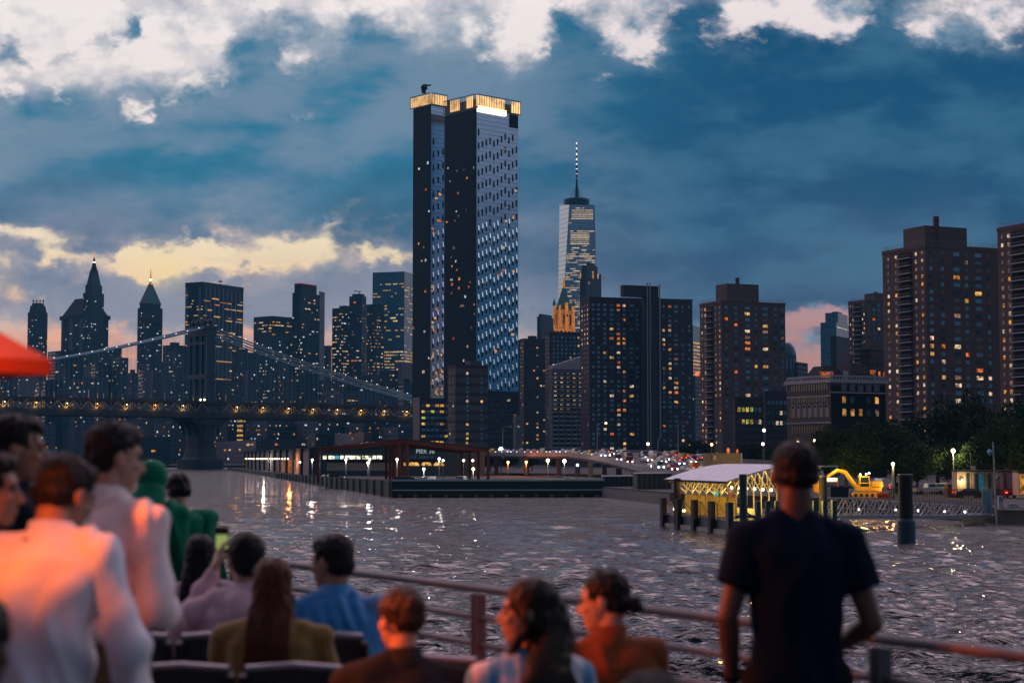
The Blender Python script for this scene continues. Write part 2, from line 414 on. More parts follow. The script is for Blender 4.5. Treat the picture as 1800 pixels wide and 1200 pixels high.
# ---------------------------------------------------------------- buildings
UNIT = {}
def unit(matkey):                                  # shared slim box mesh 1 x 1 (X = along the wall, Y = out, Z = up)
    if matkey not in UNIT:
        b = MB(); b.box(-.5, .5, -.5, .5, -.5, .5)
        me = bpy.data.meshes.new('window_' + matkey); me.from_pydata(b.v, [], b.f); me.materials.append(M[matkey]); UNIT[matkey] = me
    return UNIT[matkey]
class Face:
    def __init__(s, o, u, w, n, z0, z1): s.o = Vector(o); s.u = Vector(u).normalized(); s.w = w; s.n = Vector(n).normalized(); s.z0 = z0; s.z1 = z1
    def pt(s, a, z, out=0.0): return s.o + s.u * (a * s.w) + s.n * out + Vector((0, 0, z - s.o.z))
class Bld:
    def __init__(s, name, label, cat, xl, xc, xr, ytop, D, wall, phi=50, depth=30, z0=1.0, group=None, root=None, part='wall'):
        C = P(xc, ytop, D); h = C.z - CZ
        ph = rad(phi) if xc > xl else 0; s.win = []
        r = (xl - 900) / F
        a = (C.x - r * (CT * C.y + ST * h)) / (math.cos(ph) + r * CT * math.sin(ph)) if xc > xl else 0
        L = Vector((C.x - a * math.cos(ph), C.y + a * math.sin(ph), 0))
        if xr > xc:
            r2 = (xr - 900) / F
            if xc == xl: ph = rad(phi)
            t = (r2 * (CT * C.y + ST * h) - C.x) / (math.sin(ph) - r2 * CT * math.cos(ph))
            rd = Vector((math.sin(ph), math.cos(ph), 0))
            if xc == xl: a = depth; L = Vector((C.x - a * math.cos(ph), C.y + a * math.sin(ph), 0))
        else: t = depth; ph = rad(phi); rd = Vector((math.sin(ph), math.cos(ph), 0))
        Cb = Vector((C.x, C.y, 0)); Rb = Cb + rd * t
        s.poly = [Cb, Rb, Rb + (L - Cb), L]; s.z0 = z0; s.z1 = C.z
        s.root = root or empty(name, ((Cb.x + (L.x + Rb.x - 2 * Cb.x) / 2), (Cb.y + (L.y + Rb.y - 2 * Cb.y) / 2), z0), label, cat, group)
        uL = (Cb - L); uR = (Rb - Cb)
        s.L = Face(L, uL, uL.length, (-uR), z0, C.z) if a > .01 else None
        s.R = Face(Cb, uR, uR.length, (uL if a > .01 else Vector((rd.y, -rd.x, 0))), z0, C.z)
        s.D = D; s.wall = wall
        if s.L is None: s.L = s.R
        if s.R is None: s.R = s.L
        MB().prism(s.poly, z0, C.z).build(part, wall, s.root)
    def z(s, py): return P(900, py, s.D).z
    def rim(s, h=1.1, th=.4, name='parapet', m=None, out=.25):
        c = sum(s.poly, Vector()) / 4; q = [c + (p - c) * (1 + out / (p - c).length) for p in s.poly]
        b = MB(); b.prism(q, s.z1 - th, s.z1 + h); return b.build(name, m or s.wall, s.root)
    def rail(s, h=1.6, name='roof_railing'):
        b = MB(); c = sum(s.poly, Vector()) / 4; q = [c + (p - c) * .985 for p in s.poly]
        for i in range(4):
            a, e = q[i], q[(i + 1) % 4]; L = (e - a).length; k = max(2, int(L / 2.5))
            for hh in (.55, 1.0): b.bar(a + Vector((0, 0, s.z1 + h * hh)), e + Vector((0, 0, s.z1 + h * hh)), .09)
            for j in range(k): p = a.lerp(e, j / k); b.bar(p + Vector((0, 0, s.z1)), p + Vector((0, 0, s.z1 + h)), .08)
        return b.build(name, M['steel'], s.root)
    def block(s, name, a0, a1, d0, d1, h, m=None, z=None, taper=1.0):   # roof block in face coordinates (fractions along R and L directions)
        C, Rr, _, L = s.poly; U_ = Rr - C; V_ = L - C; z = s.z1 if z is None else z
        q = [C + U_ * a + V_ * d for a, d in ((a0, d0), (a1, d0), (a1, d1), (a0, d1))]
        c = sum(q, Vector()) / 4
        return MB().prism(q, z, z + h, [c + (p - c) * taper for p in q]).build(name, m or s.wall, s.root)
    def wins(s, f, us, z_top, dz, rows, w, h, lit=.1, pal=('amber', 'gold', 'warm', 'dim'), dark='pane', colp=None, hf=None, name='window', skipdark=0.0, seed=None):
        rr = random.Random(seed if seed is not None else int(f.o.x * 7 + f.w * 13 + rows))
        for r in range(rows):
            z = z_top - dz * (r + .5)
            if z < f.z0 + 1: break
            for ci, u in enumerate(us):
                ww = w[ci] if isinstance(w, (list, tuple)) else w
                pr = lit(r / rows, u) if callable(lit) else lit
                if colp: pr *= colp[ci % len(colp)]
                on = rr.random() < pr
                if not on and rr.random() < skipdark: continue
                mk = rr.choice(pal) if on else (dark if isinstance(dark, str) else rr.choice(dark))
                s.win.append((on, f, u, z, ww, h, mk, name))
    def strips(s, f, z_top, dz, rows, h, dens, pal=('warm', 'gold', 'amber'), seg=(.04, .25), a0=.02, a1=.98, runs=None, seed=1):
        rr = random.Random(seed + int(f.w * 31))
        for r in range(rows):
            z = z_top - dz * (r + .5)
            if z < f.z0: break
            pr = dens(r / rows) if callable(dens) else dens
            u = a0
            while u < a1:
                L = rr.uniform(*seg)
                if rr.random() < pr:
                    L2 = min(L, a1 - u); mk = rr.choice(pal)
                    if L2 * f.w > .8: s.win.append((True, f, u + L2 / 2, z, L2 * f.w, h * rr.uniform(.75, 1.1), mk, 'window'))
                    u += L2 + rr.choice((.004, .01, .03))
                else: u += L
    def done(s, limit=100, out=.12):
        s.win.sort(key=lambda k: (not k[0], -k[4] * k[5]))
        base = Vector(s.root.location)
        groups = {}
        for k, (on, f, u, z, w_, h, mk, nm) in enumerate(s.win):
            c = f.pt(u, z, 0.0)
            if k < limit:
                o = bpy.data.objects.new(nm, unit(mk)); col_link(o); o.parent = s.root
                X = f.u * w_; Yv = f.n * out * 2; Z = Vector((0, 0, h)); l = c - base
                o.matrix_local = Matrix(((X.x, Yv.x, Z.x, l.x), (X.y, Yv.y, Z.y, l.y), (X.z, Yv.z, Z.z, l.z), (0, 0, 0, 1)))
            else:
                groups.setdefault('all', MB()).mat(M[mk]).obox(c, f.u * w_ / 2, f.n * out, Vector((0, 0, h / 2)))
        for b in groups.values(): b.build('window', None, s.root, kind='stuff')
        return s
def cols(n, a=.06, b=.94): return [a + (b - a) * (i + .5) / n for i in range(n)]
W_ = wallmat
wm = dict(
 fidi=W_('fidi_stone', (.05, .075, .105), 4, 1.25, win=(.02, .03, .045), wx=4.2),
 fidi2=W_('fidi_dark_panels', (.028, .05, .07), 4, 1.4, win=(.012, .03, .045), wx=5),
 ribs=W_('ribbed_steel_tower', (.020, .028, .045), 4, 1.2, bay=12.0, baycol=(.15, .17, .22), win=(.010, .018, .03), wx=3),
 teal=W_('teal_glass_tower', (.05, .20, .27), 3.9, .75, rough=.25, spec=.8, win=(.03, .13, .19), wx=3),
 brown=W_('brown_brick', (.138, .094, .092), 2.75, 1.22, lw=.12),
 brownd=W_('dark_brown_brick', (.075, .058, .072), 2.75, 1.5, lw=.12),
 brownf=W_('far_dark_brick', (.055, .048, .060), 2.75, 1.7, lw=.14),
 greyc=W_('grey_concrete_frame', (.16, .16, .19), 2.8, 1.3),
 stone=W_('rusticated_brownstone', (.125, .095, .090), .9, .80, lw=.25),
 slate=W_('slate_blue_stone', (.06, .08, .11), 3.6, 1.2, win=(.02, .03, .04), wx=4),
 tan=W_('tan_banded_brick', (.135, .105, .105), 5.6, .55, lw=.42),
)
def far(label, xl, xc, xr, y, D, wall='fidi', phi=50, rows=25, dz=4.2, dens=.12, cat='tower', pal=('warm', 'gold', 'amber', 'white'), name='office_tower', seg=(.05, .22), limit=60, base=1.0, h=1.6, ztop=0, zo=6, **k):
    b = Bld(name, label, cat, xl, xc, xr, y, D, wm[wall], phi, group='towers of the far skyline', z0=base, **k)
    for f, q in ((b.L, 1.0), (b.R, 1.0)):
        if f and f.w > 3: b.strips(f, b.z1 - zo, dz, rows, h, dens, pal, seg, seed=int(xl))
    return b
GROUND = 1.8
# --- far skyline, left to right
t = far('slim far tower with rounded shoulders and a roof frame, leftmost of the skyline', 49, 62, 84, 548, 2500, 'fidi', 35, rows=30, dens=.05, pal=('white', 'warm'), seg=(.05, .12))
t.block('shoulder', .06, .94, .06, .94, 10, taper=.86); t.block('crown', .14, .86, .14, .86, 14, taper=.8)
b = MB(); c = sum(t.poly, Vector()) / 4
for dx_ in (-7, -2, 3, 8): b.bar(c + Vector((dx_, 0, t.z1 + 13)), c + Vector((dx_, 0, t.z1 + 20)), 1.0)
b.bar(c + Vector((-9, 0, t.z1 + 17)), c + Vector((9, 0, t.z1 + 17)), 1.0); b.build('roof_frame', M['steel'], t.root); t.done(60)
t = far('broad far tower with a hipped roof and overhanging cornice behind the spired tower', 108, 148, 191, 556, 2600, 'fidi2', 42, rows=30, dens=.035, pal=('white',), seg=(.03, .1))
t.rim(3.5, 3, 'cornice', M['roofdark'], 3.0); t.block('hip_roof', -.02, 1.02, -.02, 1.02, 30, M['roofdark'], taper=.42); t.done(60)
t = far('far tower with domed crown and lit needle, left of the green pyramid', 146, 158, 183, 514, 2500, 'fidi', 35, rows=40, dens=.06, pal=('white', 'warm'), seg=(.05, .1))
t.block('setback', .10, .90, .10, .90, 12); t.block('crown', .16, .84, .16, .84, 22, taper=.55, z=t.z1 + 12)
c = sum(t.poly, Vector()) / 4; z = t.z1 + 33
MB().tube([c + Vector((0, 0, z)), c + Vector((0, 0, z + 9)), c + Vector((0, 0, z + 16)), c + Vector((0, 0, z + 21))], [5.5, 3, 1.6, .9], 8).build('spire', M['roofdark'], t.root)
MB().ball(c + Vector((0, 0, z + 13)), 2.2).build('lantern', emat('spire_lantern', (1, .95, .9), 6, vary=0), t.root)
MB().tube([c + Vector((0, 0, z + 18)), c + Vector((0, 0, z + 31))], [1.2, .3], 6).build('finial', emat('gold_finial', (1, .45, .12), .8, vary=0), t.root); t.done(60)  # finial brightness put in as emission
t = far('far tower with a green copper pyramid roof and glowing gold needle', 242, 258, 286, 540, 2500, 'fidi', 38, rows=36, dens=.08, pal=('white', 'warm', 'dim'), seg=(.04, .12))
t.block('gallery', .08, .92, .08, .92, 6)
copper = mat('green_copper', (.015, .13, .12), .6)
t.block('pyramid_roof', .05, .95, .05, .95, 34, copper, taper=.07, z=t.z1 + 6)
c = sum(t.poly, Vector()) / 4; z = t.z1 + 39
MB().ball(c + Vector((0, 0, z + 3)), 2.0).build('lantern', emat('spire_lantern_b', (1, .95, .9), 6, vary=0), t.root)
MB().tube([c + Vector((0, 0, z - 4)), c + Vector((0, 0, z + 4)), c + Vector((0, 0, z + 20))], [2.6, 1.6, .3], 6).build('finial', emat('finial_gold_glow_b', (1, .45, .12), .6, vary=0), t.root); t.done(60)  # this needle glows by its own emission too
t = far('broad flat-topped far slab with pale vertical ribs and rows of amber office light', 326, 357, 428, 497, 2450, 'ribs', 28, rows=44, dz=4.3, dens=lambda r: .05 if r < .08 else (.40 if int(r * 44) in (2, 3, 4, 6, 9, 14, 19, 24, 28, 33, 36) else .10), pal=('amber', 'warm', 'gold'), seg=(.05, .2), limit=100)
t.rim(1.5, 5, 'parapet', M['roofdark'], .4)
b = MB(); c = sum(t.poly, Vector()) / 4 + Vector((8, 0, t.z1)); b.bar(c, c + Vector((0, 0, 9)), .7); b.bar(c + Vector((-3, 0, 7)), c + Vector((3, 0, 7)), 1.6); b.build('antenna', M['roofdark'], t.root); t.done(100)
t = far('low dark far block with amber light bands, left of the red-edged tower', 446, 478, 517, 555, 2300, 'fidi2', 40, rows=30, dens=lambda r: .45 if r < .12 else .12, pal=('amber', 'warm'), limit=60).done(60)
t = far('pale ribbed far block standing in front of the low dark one, cables crossing it', 455, 472, 504, 588, 2150, 'slate', 40, rows=24, dens=.10, pal=('warm', 'white'), seg=(.03, .08)).done(60)
t = far('tall dark far tower with a red glow along its roof edge', 514, 528, 562, 514, 2250, 'fidi2', 30, rows=48, dens=.10, pal=('amber', 'warm', 'white'), seg=(.03, .12), limit=80, h=1.7)
t.block('roof_storey', .06, .88, .1, .9, 12, M['roofdark']); t.block('roof_light', .06, .88, .1, .9, .9, emat('red_roof_edge', (.9, .06, .04), .35, vary=0), z=t.z1 + 12.01); t.done(80)
t = far('slim pale flank tower just right of the red roof edge', 561, 562, 571, 512, 2350, 'greyc', 20, rows=1, dens=0).done()
t = far('narrow far building with one bright orange edge between two dark towers', 570, 579, 584, 607, 2500, 'slate', 30, rows=20, dens=.06, pal=('white',))
MB().bar(t.R.pt(.9, 20, .6), t.R.pt(.9, t.z1 - 4, .6), 1.4).build('edge_light', emat('edge_orange', (1, .45, .16), .9, vary=0), t.root); t.done()
t = far('dark far tower with scattered amber office strips left of the crane', 584, 600, 618, 541, 2300, 'fidi2', 40, rows=32, dens=.26, pal=('amber', 'warm', 'white'), limit=80); t.block('plant_room', .5, .95, .2, .8, 4, M['roofdark']); t.done(80)
t = far('far tower with a notched top, pink reflections and a small crane on its roof', 614, 636, 644, 520, 2200, 'fidi', 20, rows=40, dens=.10, pal=('dim', 'warm', 'orange'), seg=(.05, .25), limit=70)
t.block('roof_storey', .1, .9, .1, .8, 3, M['roofdark'])
b = MB(); c = t.poly[0] + Vector((-4, 6, t.z1 + 3)); b.bar(c, c + Vector((0, 0, 4)), 1.1); b.bar(c + Vector((-7, 0, 4)), c + Vector((3, 0, 3)), .9); b.build('roof_crane', M['roofdark'], t.root); t.done(70)
t = far('dark far block partly in front of the teal glass tower', 644, 660, 676, 534, 2150, 'fidi2', 40, rows=34, dens=.24, pal=('warm', 'dim', 'amber'), limit=70).done(70)
t = far('teal glass far tower striped with yellow office floors, just left of the tall glass tower', 655, 711, 740, 477, 2250, 'teal', 18, rows=50, dz=4.1, dens=lambda r: 0 if r < .06 else (.22 if r < .4 else (.12 if r < .5 else .75)), pal=('gold', 'gold', 'warm'), seg=(.03, .18), limit=100, h=1.7, zo=2).done(100)
t = far('low grey far building with a white strip below the cables, beside the tall glass tower', 693, 706, 728, 636, 1900, 'greyc', 40, rows=14, dens=.12, pal=('warm', 'white')).done()
# lower far fabric, each a building of its own
low = [(0, 20, 34, 655, 2100, 'fidi'), (30, 40, 66, 652, 1900, 'greyc'), (84, 108, 152, 616, 2200, 'fidi2'), (150, 170, 192, 640, 2050, 'fidi'), (188, 200, 214, 610, 2150, 'fidi2'), (190, 210, 226, 628, 2050, 'fidi'),
       (108, 116, 124, 648, 1850, 'slate'), (60, 80, 110, 668, 1800, 'fidi2'), (120, 150, 190, 664, 1750, 'fidi'), (222, 232, 244, 655, 1950, 'slate'), (243, 268, 312, 650, 1850, 'fidi'),
       (276, 284, 312, 636, 1800, 'slate'), (286, 300, 328, 606, 2200, 'fidi2'), (296, 310, 330, 617, 2050, 'fidi'), (250, 262, 278, 640, 1900, 'fidi2'), (408, 420, 448, 618, 2100, 'fidi2'),
       (425, 436, 456, 650, 1900, 'fidi'), (500, 520, 560, 660, 1800, 'fidi2'), (478, 490, 506, 640, 1850, 'slate'), (556, 566, 586, 668, 1850, 'fidi'), (588, 610, 640, 668, 1750, 'fidi2'), (566, 600, 660, 686, 1650, 'slate'),
       (636, 652, 676, 660, 1800, 'fidi'), (668, 680, 700, 650, 1700, 'fidi2'), (700, 712, 730, 672, 1600, 'fidi'), (378, 396, 420, 668, 1750, 'fidi2')]
what = {'fidi': 'grey stone', 'fidi2': 'dark', 'slate': 'pale blue-grey', 'greyc': 'white-framed'}
for i, (a, c_, e, y, D, wl) in enumerate(low):
    side = 'left of the bridge tower' if e < 330 else 'right of the bridge tower'
    nth = ('first second third fourth fifth sixth seventh eighth ninth tenth eleventh twelfth thirteenth fourteenth fifteenth sixteenth seventeenth eighteenth nineteenth twentieth'.split() + ['twenty-' + x for x in 'first second third fourth fifth sixth'.split()])[sorted(low).index(low[i])]
    b = far('%s low far block %s, %s from the left edge' % (what[wl], side, nth),
            a, c_, e, y, D, wl, 35 + (i * 7) % 25, rows=22, dz=4.4, dens=.075, cat='building', name='city_block', pal=('white', 'warm', 'amber', 'dim'), seg=(.04, .14), zo=3)
    if i % 3 == 0: b.block('plant_room', .3, .7, .3, .7, 4, M['roofdark'])
    b.done(30)
# the quay-side blocks seen under the bridge deck
und = [(0, 30, 62, 722, 1650, 'fidi'), (40, 70, 98, 745, 1500, 'slate'), (160, 190, 235, 722, 1650, 'fidi2'), (228, 262, 300, 735, 1600, 'slate'), (272, 300, 335, 742, 1500, 'fidi'), (160, 210, 300, 766, 1380, 'fidi2'),
       (372, 400, 440, 725, 1650, 'fidi2'), (430, 470, 520, 740, 1600, 'fidi'), (500, 560, 610, 738, 1550, 'slate'), (590, 640, 690, 744, 1500, 'fidi2'), (660, 700, 735, 750, 1450, 'fidi'), (380, 450, 540, 772, 1400, 'slate'), (540, 555, 588, 762, 1320, 'fidi2'), (612, 640, 654, 759, 1310, 'brown'), (0, 60, 100, 790, 1350, 'fidi')]
for i, (a, c_, e, y, D, wl) in enumerate(und):
    b = Bld('quay_block', None, 'building', a, c_, e, y, D, wm[wl], 40 + i * 3, z0=1.0, group='buildings seen under the bridge deck')
    b.root['label'] = '%s building under the bridge deck, %s' % ({'fidi': 'grey', 'fidi2': 'dark', 'slate': 'blue-grey', 'brown': 'reddish brick'}[wl], ['at the far left edge', 'left of the old stone tower', 'right of the old stone tower', 'halfway between the two bridge towers', 'close left of the steel bridge tower', 'low and long between the two bridge towers', 'just right of the steel bridge tower', 'above the left end of the long pier shed', 'above the middle of the long pier shed', 'behind the left arm of the red canopy', 'last before the tall glass tower', 'lowest above the long pier shed', 'small, left of the brick one', 'squat with a flat roof', 'lowest at the far left edge'][i])
    for f in (b.L, b.R): b.strips(f, b.z1 - 2, 4, 16, 1.6, .09, ('white', 'warm', 'amber', 'orange'), (.03, .07), seed=i)
    if i == 6:
        for k in range(7): b.win.append((True, b.R, .55, b.z1 - 8 - 4.6 * k, 6, 2.2, 'gold', 'window'))
    b.done(40)
# pale box on the quay
t = Bld('quay_block', 'pale grey box-like building standing over two white lamps behind the pier', 'building', 588, 590, 613, 761, 1250, M['pale'], 30); t.done()

# --- world-trade style tapering tower with mast
D = 2900
def q4(px, z_py): return [P(px[0], z_py, D + 35), P(px[1], z_py, D), P(px[2], z_py, D + 26), P((px[0] + px[2]) / 2, z_py, D + 70)]
r0 = empty('glass_skyscraper', P(1014, 803, D + 30) - Vector((0, 0, 7)), 'tapering mirrored skyscraper with a ringed roof and tall lit mast', 'skyscraper')
top = q4((983.5, 1000.5, 1045.5), 360); bot = q4((977, 974, 1054), 800)
b = MB(); n_ = 24
cg, tg, bg_ = newmat('mirror_glass_skyscraper')
g = tg.new('ShaderNodeNewGeometry').outputs['Position']; z_ = tg.xyz(g)[2]
fz = tg.m('FRACT', tg.m('DIVIDE', z_, 8.0))
tg.put(bg_.inputs['Base Color'], tg.mix(tg.m('LESS_THAN', fz, .22), (.42, .47, .55), (.26, .31, .38)))
bg_.inputs['Metallic'].default_value = .85; bg_.inputs['Roughness'].default_value = .22
b.add(bot + top, [[0, 1, 5, 4], [1, 2, 6, 5], [2, 3, 7, 6], [3, 0, 4, 7], [4, 5, 6, 7], [3, 2, 1, 0]])
b.build('curtain_wall', cg, r0)
f1 = top[1]; f2 = top[2]
rr = random.Random(3)
wn_ = []
for k in range(58):
    py = 366 + k * 3.7
    fr_ = (py - 360) / 440
    A = top[1].lerp(bot[1], fr_); Bq = top[2].lerp(bot[2], fr_); nrm = (Bq - A).cross(Vector((0, 0, 1))).normalized()
    band = py < 388 and py > 366 or 408 < py < 432
    if 388 < py < 406 or 432 < py < 436: pr = .04
    elif band: pr = 1
    elif py < 470: pr = .45
    else: pr = .52
    u = .12 if band else .02
    while u < .97:
        L = (.80 if py < 388 else .66) if band else rr.uniform(.03, .25)
        if band or rr.random() < pr: wn_.append((A.lerp(Bq, u), A.lerp(Bq, min(.97, u + L)), nrm))
        u += L + .02
        if band: break
wn_.sort(key=lambda k: -(k[1] - k[0]).length)
rest = MB()
for k, (a_, b_, nn_) in enumerate(wn_):
    bb_ = (MB() if k < 100 else rest); bb_.obox((a_ + b_) / 2, (b_ - a_) / 2, nn_ * .5, Vector((0, 0, .75)))
    if k < 100: bb_.build('window', M['warm'], r0)
rest.build('window', M['warm'], r0, kind='stuff')
cx = P(1015, 803, D + 33); zt = top[0].z
b = MB()
for k in range(3):
    zz = zt + 1.5 + k * 3.4; pts = [Vector((cx.x + 21.5 * math.cos(a * math.pi / 12), cx.y + 21.5 * math.sin(a * math.pi / 12), zz)) for a in range(25)]
    b.tube(pts, .8, 4)
for a in range(12): p = Vector((cx.x + 21.5 * math.cos(a * math.pi / 6), cx.y + 21.5 * math.sin(a * math.pi / 6), zt - 4)); b.bar(p, p + Vector((0, 0, 13)), .7)
b.prism([(cx.x + 19 * math.cos(a * math.pi / 8), cx.y + 19 * math.sin(a * math.pi / 8)) for a in range(16)], zt - 2, zt + 8)
b.build('roof_ring', M['roofdark'], r0)
sp = [(0, 3.6), (24, 2.6), (36, 1.7), (74, 1.2), (100, .8), (112, .25)]
MB().tube([Vector((cx.x, cx.y, zt + h)) for h, _ in sp], [r_ for _, r_ in sp], 8).build('mast', M['roofdark'], r0)
b = MB()
for a in range(6):
    an = a * math.pi / 3; b.tube([Vector((cx.x + 12 * math.cos(an), cx.y + 12 * math.sin(an), zt + 8)), Vector((cx.x, cx.y, zt + 34))], .35, 4)
b.build('guy_rod', M['roofdark'], r0)
for h in (38, 44, 52, 61, 70, 79, 88, 98, 107):
    MB().tube([Vector((cx.x, cx.y, zt + h - 1.9)), Vector((cx.x, cx.y, zt + h + 1.9))], [2.1 - h * .012] * 2, 8).build('mast_light', emat('mast_light', (1, .78, .74), 1.6, vary=0) if h == 38 else bpy.data.materials['mast_light'], r0)

# --- golden gothic crown and its neighbours
t = Bld('gothic_tower', 'gothic skyscraper crown floodlit in gold in front of the tapering skyscraper', 'tower', 971, 983, 1011, 577, 2300, emat('gold_floodlight_glow', (1, .32, .04), .75, vary=.55), 42, z0=150)  # floodlight on the stone put in as emission
MB().prism(t.poly, 1.0, 150).build('shaft', wm['fidi2'], t.root)
gold = bpy.data.materials['gold_floodlight_glow']
for f, n_ in ((t.L, 2), (t.R, 4)):
    for k in range(n_):
        for r_ in range(3): t.win.append((False, f, (k + .5) / n_, t.z1 - 4 - r_ * 6, f.w / n_ * .4, 3.2, 'roofpane', 'window'))
M['roofpane'] = mat('shadowed_opening', (.02, .012, .01), .8)
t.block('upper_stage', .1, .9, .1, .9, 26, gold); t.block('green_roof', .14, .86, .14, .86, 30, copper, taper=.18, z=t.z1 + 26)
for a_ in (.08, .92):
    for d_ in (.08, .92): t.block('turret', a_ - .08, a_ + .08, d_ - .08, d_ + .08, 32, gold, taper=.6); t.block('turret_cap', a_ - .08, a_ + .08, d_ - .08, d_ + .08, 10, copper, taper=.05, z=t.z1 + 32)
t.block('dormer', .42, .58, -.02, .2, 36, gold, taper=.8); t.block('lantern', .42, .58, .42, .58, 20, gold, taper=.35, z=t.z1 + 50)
for f, n_ in ((t.L, 2), (t.R, 3)):
    for k in range(n_): t.win.append((False, f, .2 + .6 * (k + .5) / n_, t.z1 + 13, f.w * .09, 14, 'roofpane', 'window'))
t.done()
t = far('blue-grey far tower with orange lit arches on top, right of the tapering skyscraper', 1019, 1030, 1057, 478, 2100, 'slate', 35, rows=1, dens=0)
t.block('crown', .1, .8, .1, .9, 9); t.block('crown_top', .3, .7, .3, .7, 13)
for f, u, z, w_, h_, mk in ((t.R, .45, t.z1 - 2, 3.6, 9, 'amber'), (t.R, .78, t.z1 - 3, 2.5, 6, 'amber'), (t.L, .1, t.z1 - 4, 2.5, 7, 'gold'), (t.R, .2, t.z1 - 13, 4, 3, 'orange'), (t.R, .6, t.z1 - 32, 2, 5, 'amber'), (t.R, .8, t.z1 - 32, 2, 4, 'warm'), (t.R, .3, t.z1 - 38, 3, 4, 'orange'), (t.R, .7, t.z1 - 52, 3, 3, 'amber'), (t.L, .7, t.z1 - 52, 3, 3, 'gold'), (t.R, .25, t.z1 - 36, 1.6, 4, 'warm')): t.win.append((True, f, u, z, w_, h_, mk, 'window'))
t.done()
t = far('plain blue-grey far block with a lower right shoulder, left of the golden crown', 944, 950, 973, 556, 1900, 'slate', 30, rows=1, dens=0); t.block('roof_storey', .1, .9, .1, .9, 3); t.done()
t = far('small far block squeezed between the tall glass tower and brick housing', 908, 916, 946, 597, 1800, 'fidi', 30, rows=12, dens=.03).done()
t = far('narrow teal glass tower glowing with yellow office floors between two brick towers', 1214, 1218, 1236, 572, 1900, 'teal', 25, rows=26, dz=4.0, dens=lambda r: 0 if r < .14 else (.95 if r < .7 else .1), pal=('gold', 'amber', 'gold'), seg=(.2, .5), limit=60, zo=1).done(60)
t = far('low dark block with a red beacon between two brick towers', 1214, 1222, 1240, 660, 1500, 'slate', 25, rows=8, dens=.08); MB().ball(t.R.pt(.2, t.z1 + 2, 0), 1.6).build('beacon', M['red'], t.root); t.done()
# domed hall
t = far('domed municipal building with columns below its dome, behind the long brown institution', 1372, 1380, 1400, 658, 1500, 'slate', 25, rows=1, dens=0)
c = G(1386, 1510); z1 = P(900, 628, 1500).z; zb = P(900, 658, 1500).z
MB().tube([Vector((c.x, c.y, zb - 3)), Vector((c.x, c.y, z1))], [7, 7], 20).build('drum', wm['slate'], t.root, smooth=False)
for k in range(14):
    an = k * math.pi / 7; MB().tube([Vector((c.x + 7.6 * math.cos(an), c.y + 7.6 * math.sin(an), z1 - 10)), Vector((c.x + 7.6 * math.cos(an), c.y + 7.6 * math.sin(an), z1))], .45, 6).build('column', M['pale'], t.root)
pts = [Vector((c.x, c.y, z1 + 14 * math.sin(a * math.pi / 16))) for a in range(9)]
MB().tube(pts, [8 * math.cos(a * math.pi / 16) + .01 for a in range(9)], 20).build('dome', mat('weathered_dome_metal', (.07, .13, .18), .5), t.root, smooth=True)
t.done()
t = far('dark stepped low block right of the dome against the pink sky', 1396, 1402, 1420, 636, 1400, 'fidi2', 30, rows=1, dens=0).done()
t = far('stepped teal glass tower with a row of white lights under its upper step', 1442, 1470, 1493, 566, 1600, 'teal', 25, rows=1, dens=0)
t.block('upper_step', .25, 1.0, .1, .9, 10, wm['teal']); t.block('roof_plant', .5, .8, .3, .7, 12, M['roofdark'])
t.strips(t.R, t.z1 - 3, 3, 1, .9, .9, ('white', 'warm'), (.03, .06)); t.done()
t = far('dark plain block in front of the stepped teal tower', 1460, 1470, 1492, 590, 1400, 'brownf', 30, rows=1, dens=0).done()

# --- the tall dark glass tower with gold crown
gm, tg, bg_ = newmat('tower_curtain_glass')
g = tg.new('ShaderNodeNewGeometry').outputs['Position']; x_, y_, z_ = tg.xyz(g)
fz = tg.m('FRACT', tg.m('DIVIDE', z_, 3.2)); hx = tg.m('FRACT', tg.m('DIVIDE', tg.m('ADD', x_, tg.m('MULTIPLY', y_, .8)), 1.6))
grid = tg.m('MAXIMUM', tg.m('LESS_THAN', fz, .16), tg.m('LESS_THAN', hx, .07))
tg.put(bg_.inputs['Base Color'], tg.mix(grid, (.46, .60, .74), (.26, .36, .46)))
bg_.inputs['Metallic'].default_value = .9
nz_ = tg.noise(g, .35, 4); tg.put(bg_.inputs['Roughness'], tg.m('MULTIPLY_ADD', nz_, .2, .04))
bpn = tg.new('ShaderNodeBump'); bpn.inputs['Strength'].default_value = .25; bpn.inputs['Distance'].default_value = .12
tg.put(bpn.inputs['Height'], tg.noise(g, .22, 4)); tg.put(bg_.inputs['Normal'], bpn.outputs[0])
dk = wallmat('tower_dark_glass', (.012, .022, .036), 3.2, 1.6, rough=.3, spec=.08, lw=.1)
oms = Bld('glass_tower', 'tallest tower, dark blue glass in two stepped shafts with a glowing gold crown', 'skyscraper', 782, 838, 911, 190, 1180, gm, 48, z0=2)
o2 = Bld('x', None, None, 727, 758, 800, 184, 1215, gm, 48, z0=2, root=oms.root)
o2.R.w_full = o2.R.w
def skin(f, m, a0, a1, z0, z1, nm='shaded_flank'):
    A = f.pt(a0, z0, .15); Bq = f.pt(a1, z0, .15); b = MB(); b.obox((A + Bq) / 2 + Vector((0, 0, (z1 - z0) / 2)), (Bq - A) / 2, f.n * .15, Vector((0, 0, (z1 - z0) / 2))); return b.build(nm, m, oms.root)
skin(oms.L, dk, 0, 1, 2, oms.z1 - .5); skin(o2.L, dk, 0, 1, 2, o2.z1 - .5)  # shade of the sky-averted left faces put into a darker glass sheet
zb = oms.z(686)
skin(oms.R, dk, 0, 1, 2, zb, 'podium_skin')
MB().prism(oms.poly, 2, 3).build('plinth', M['concrete'], oms.root)
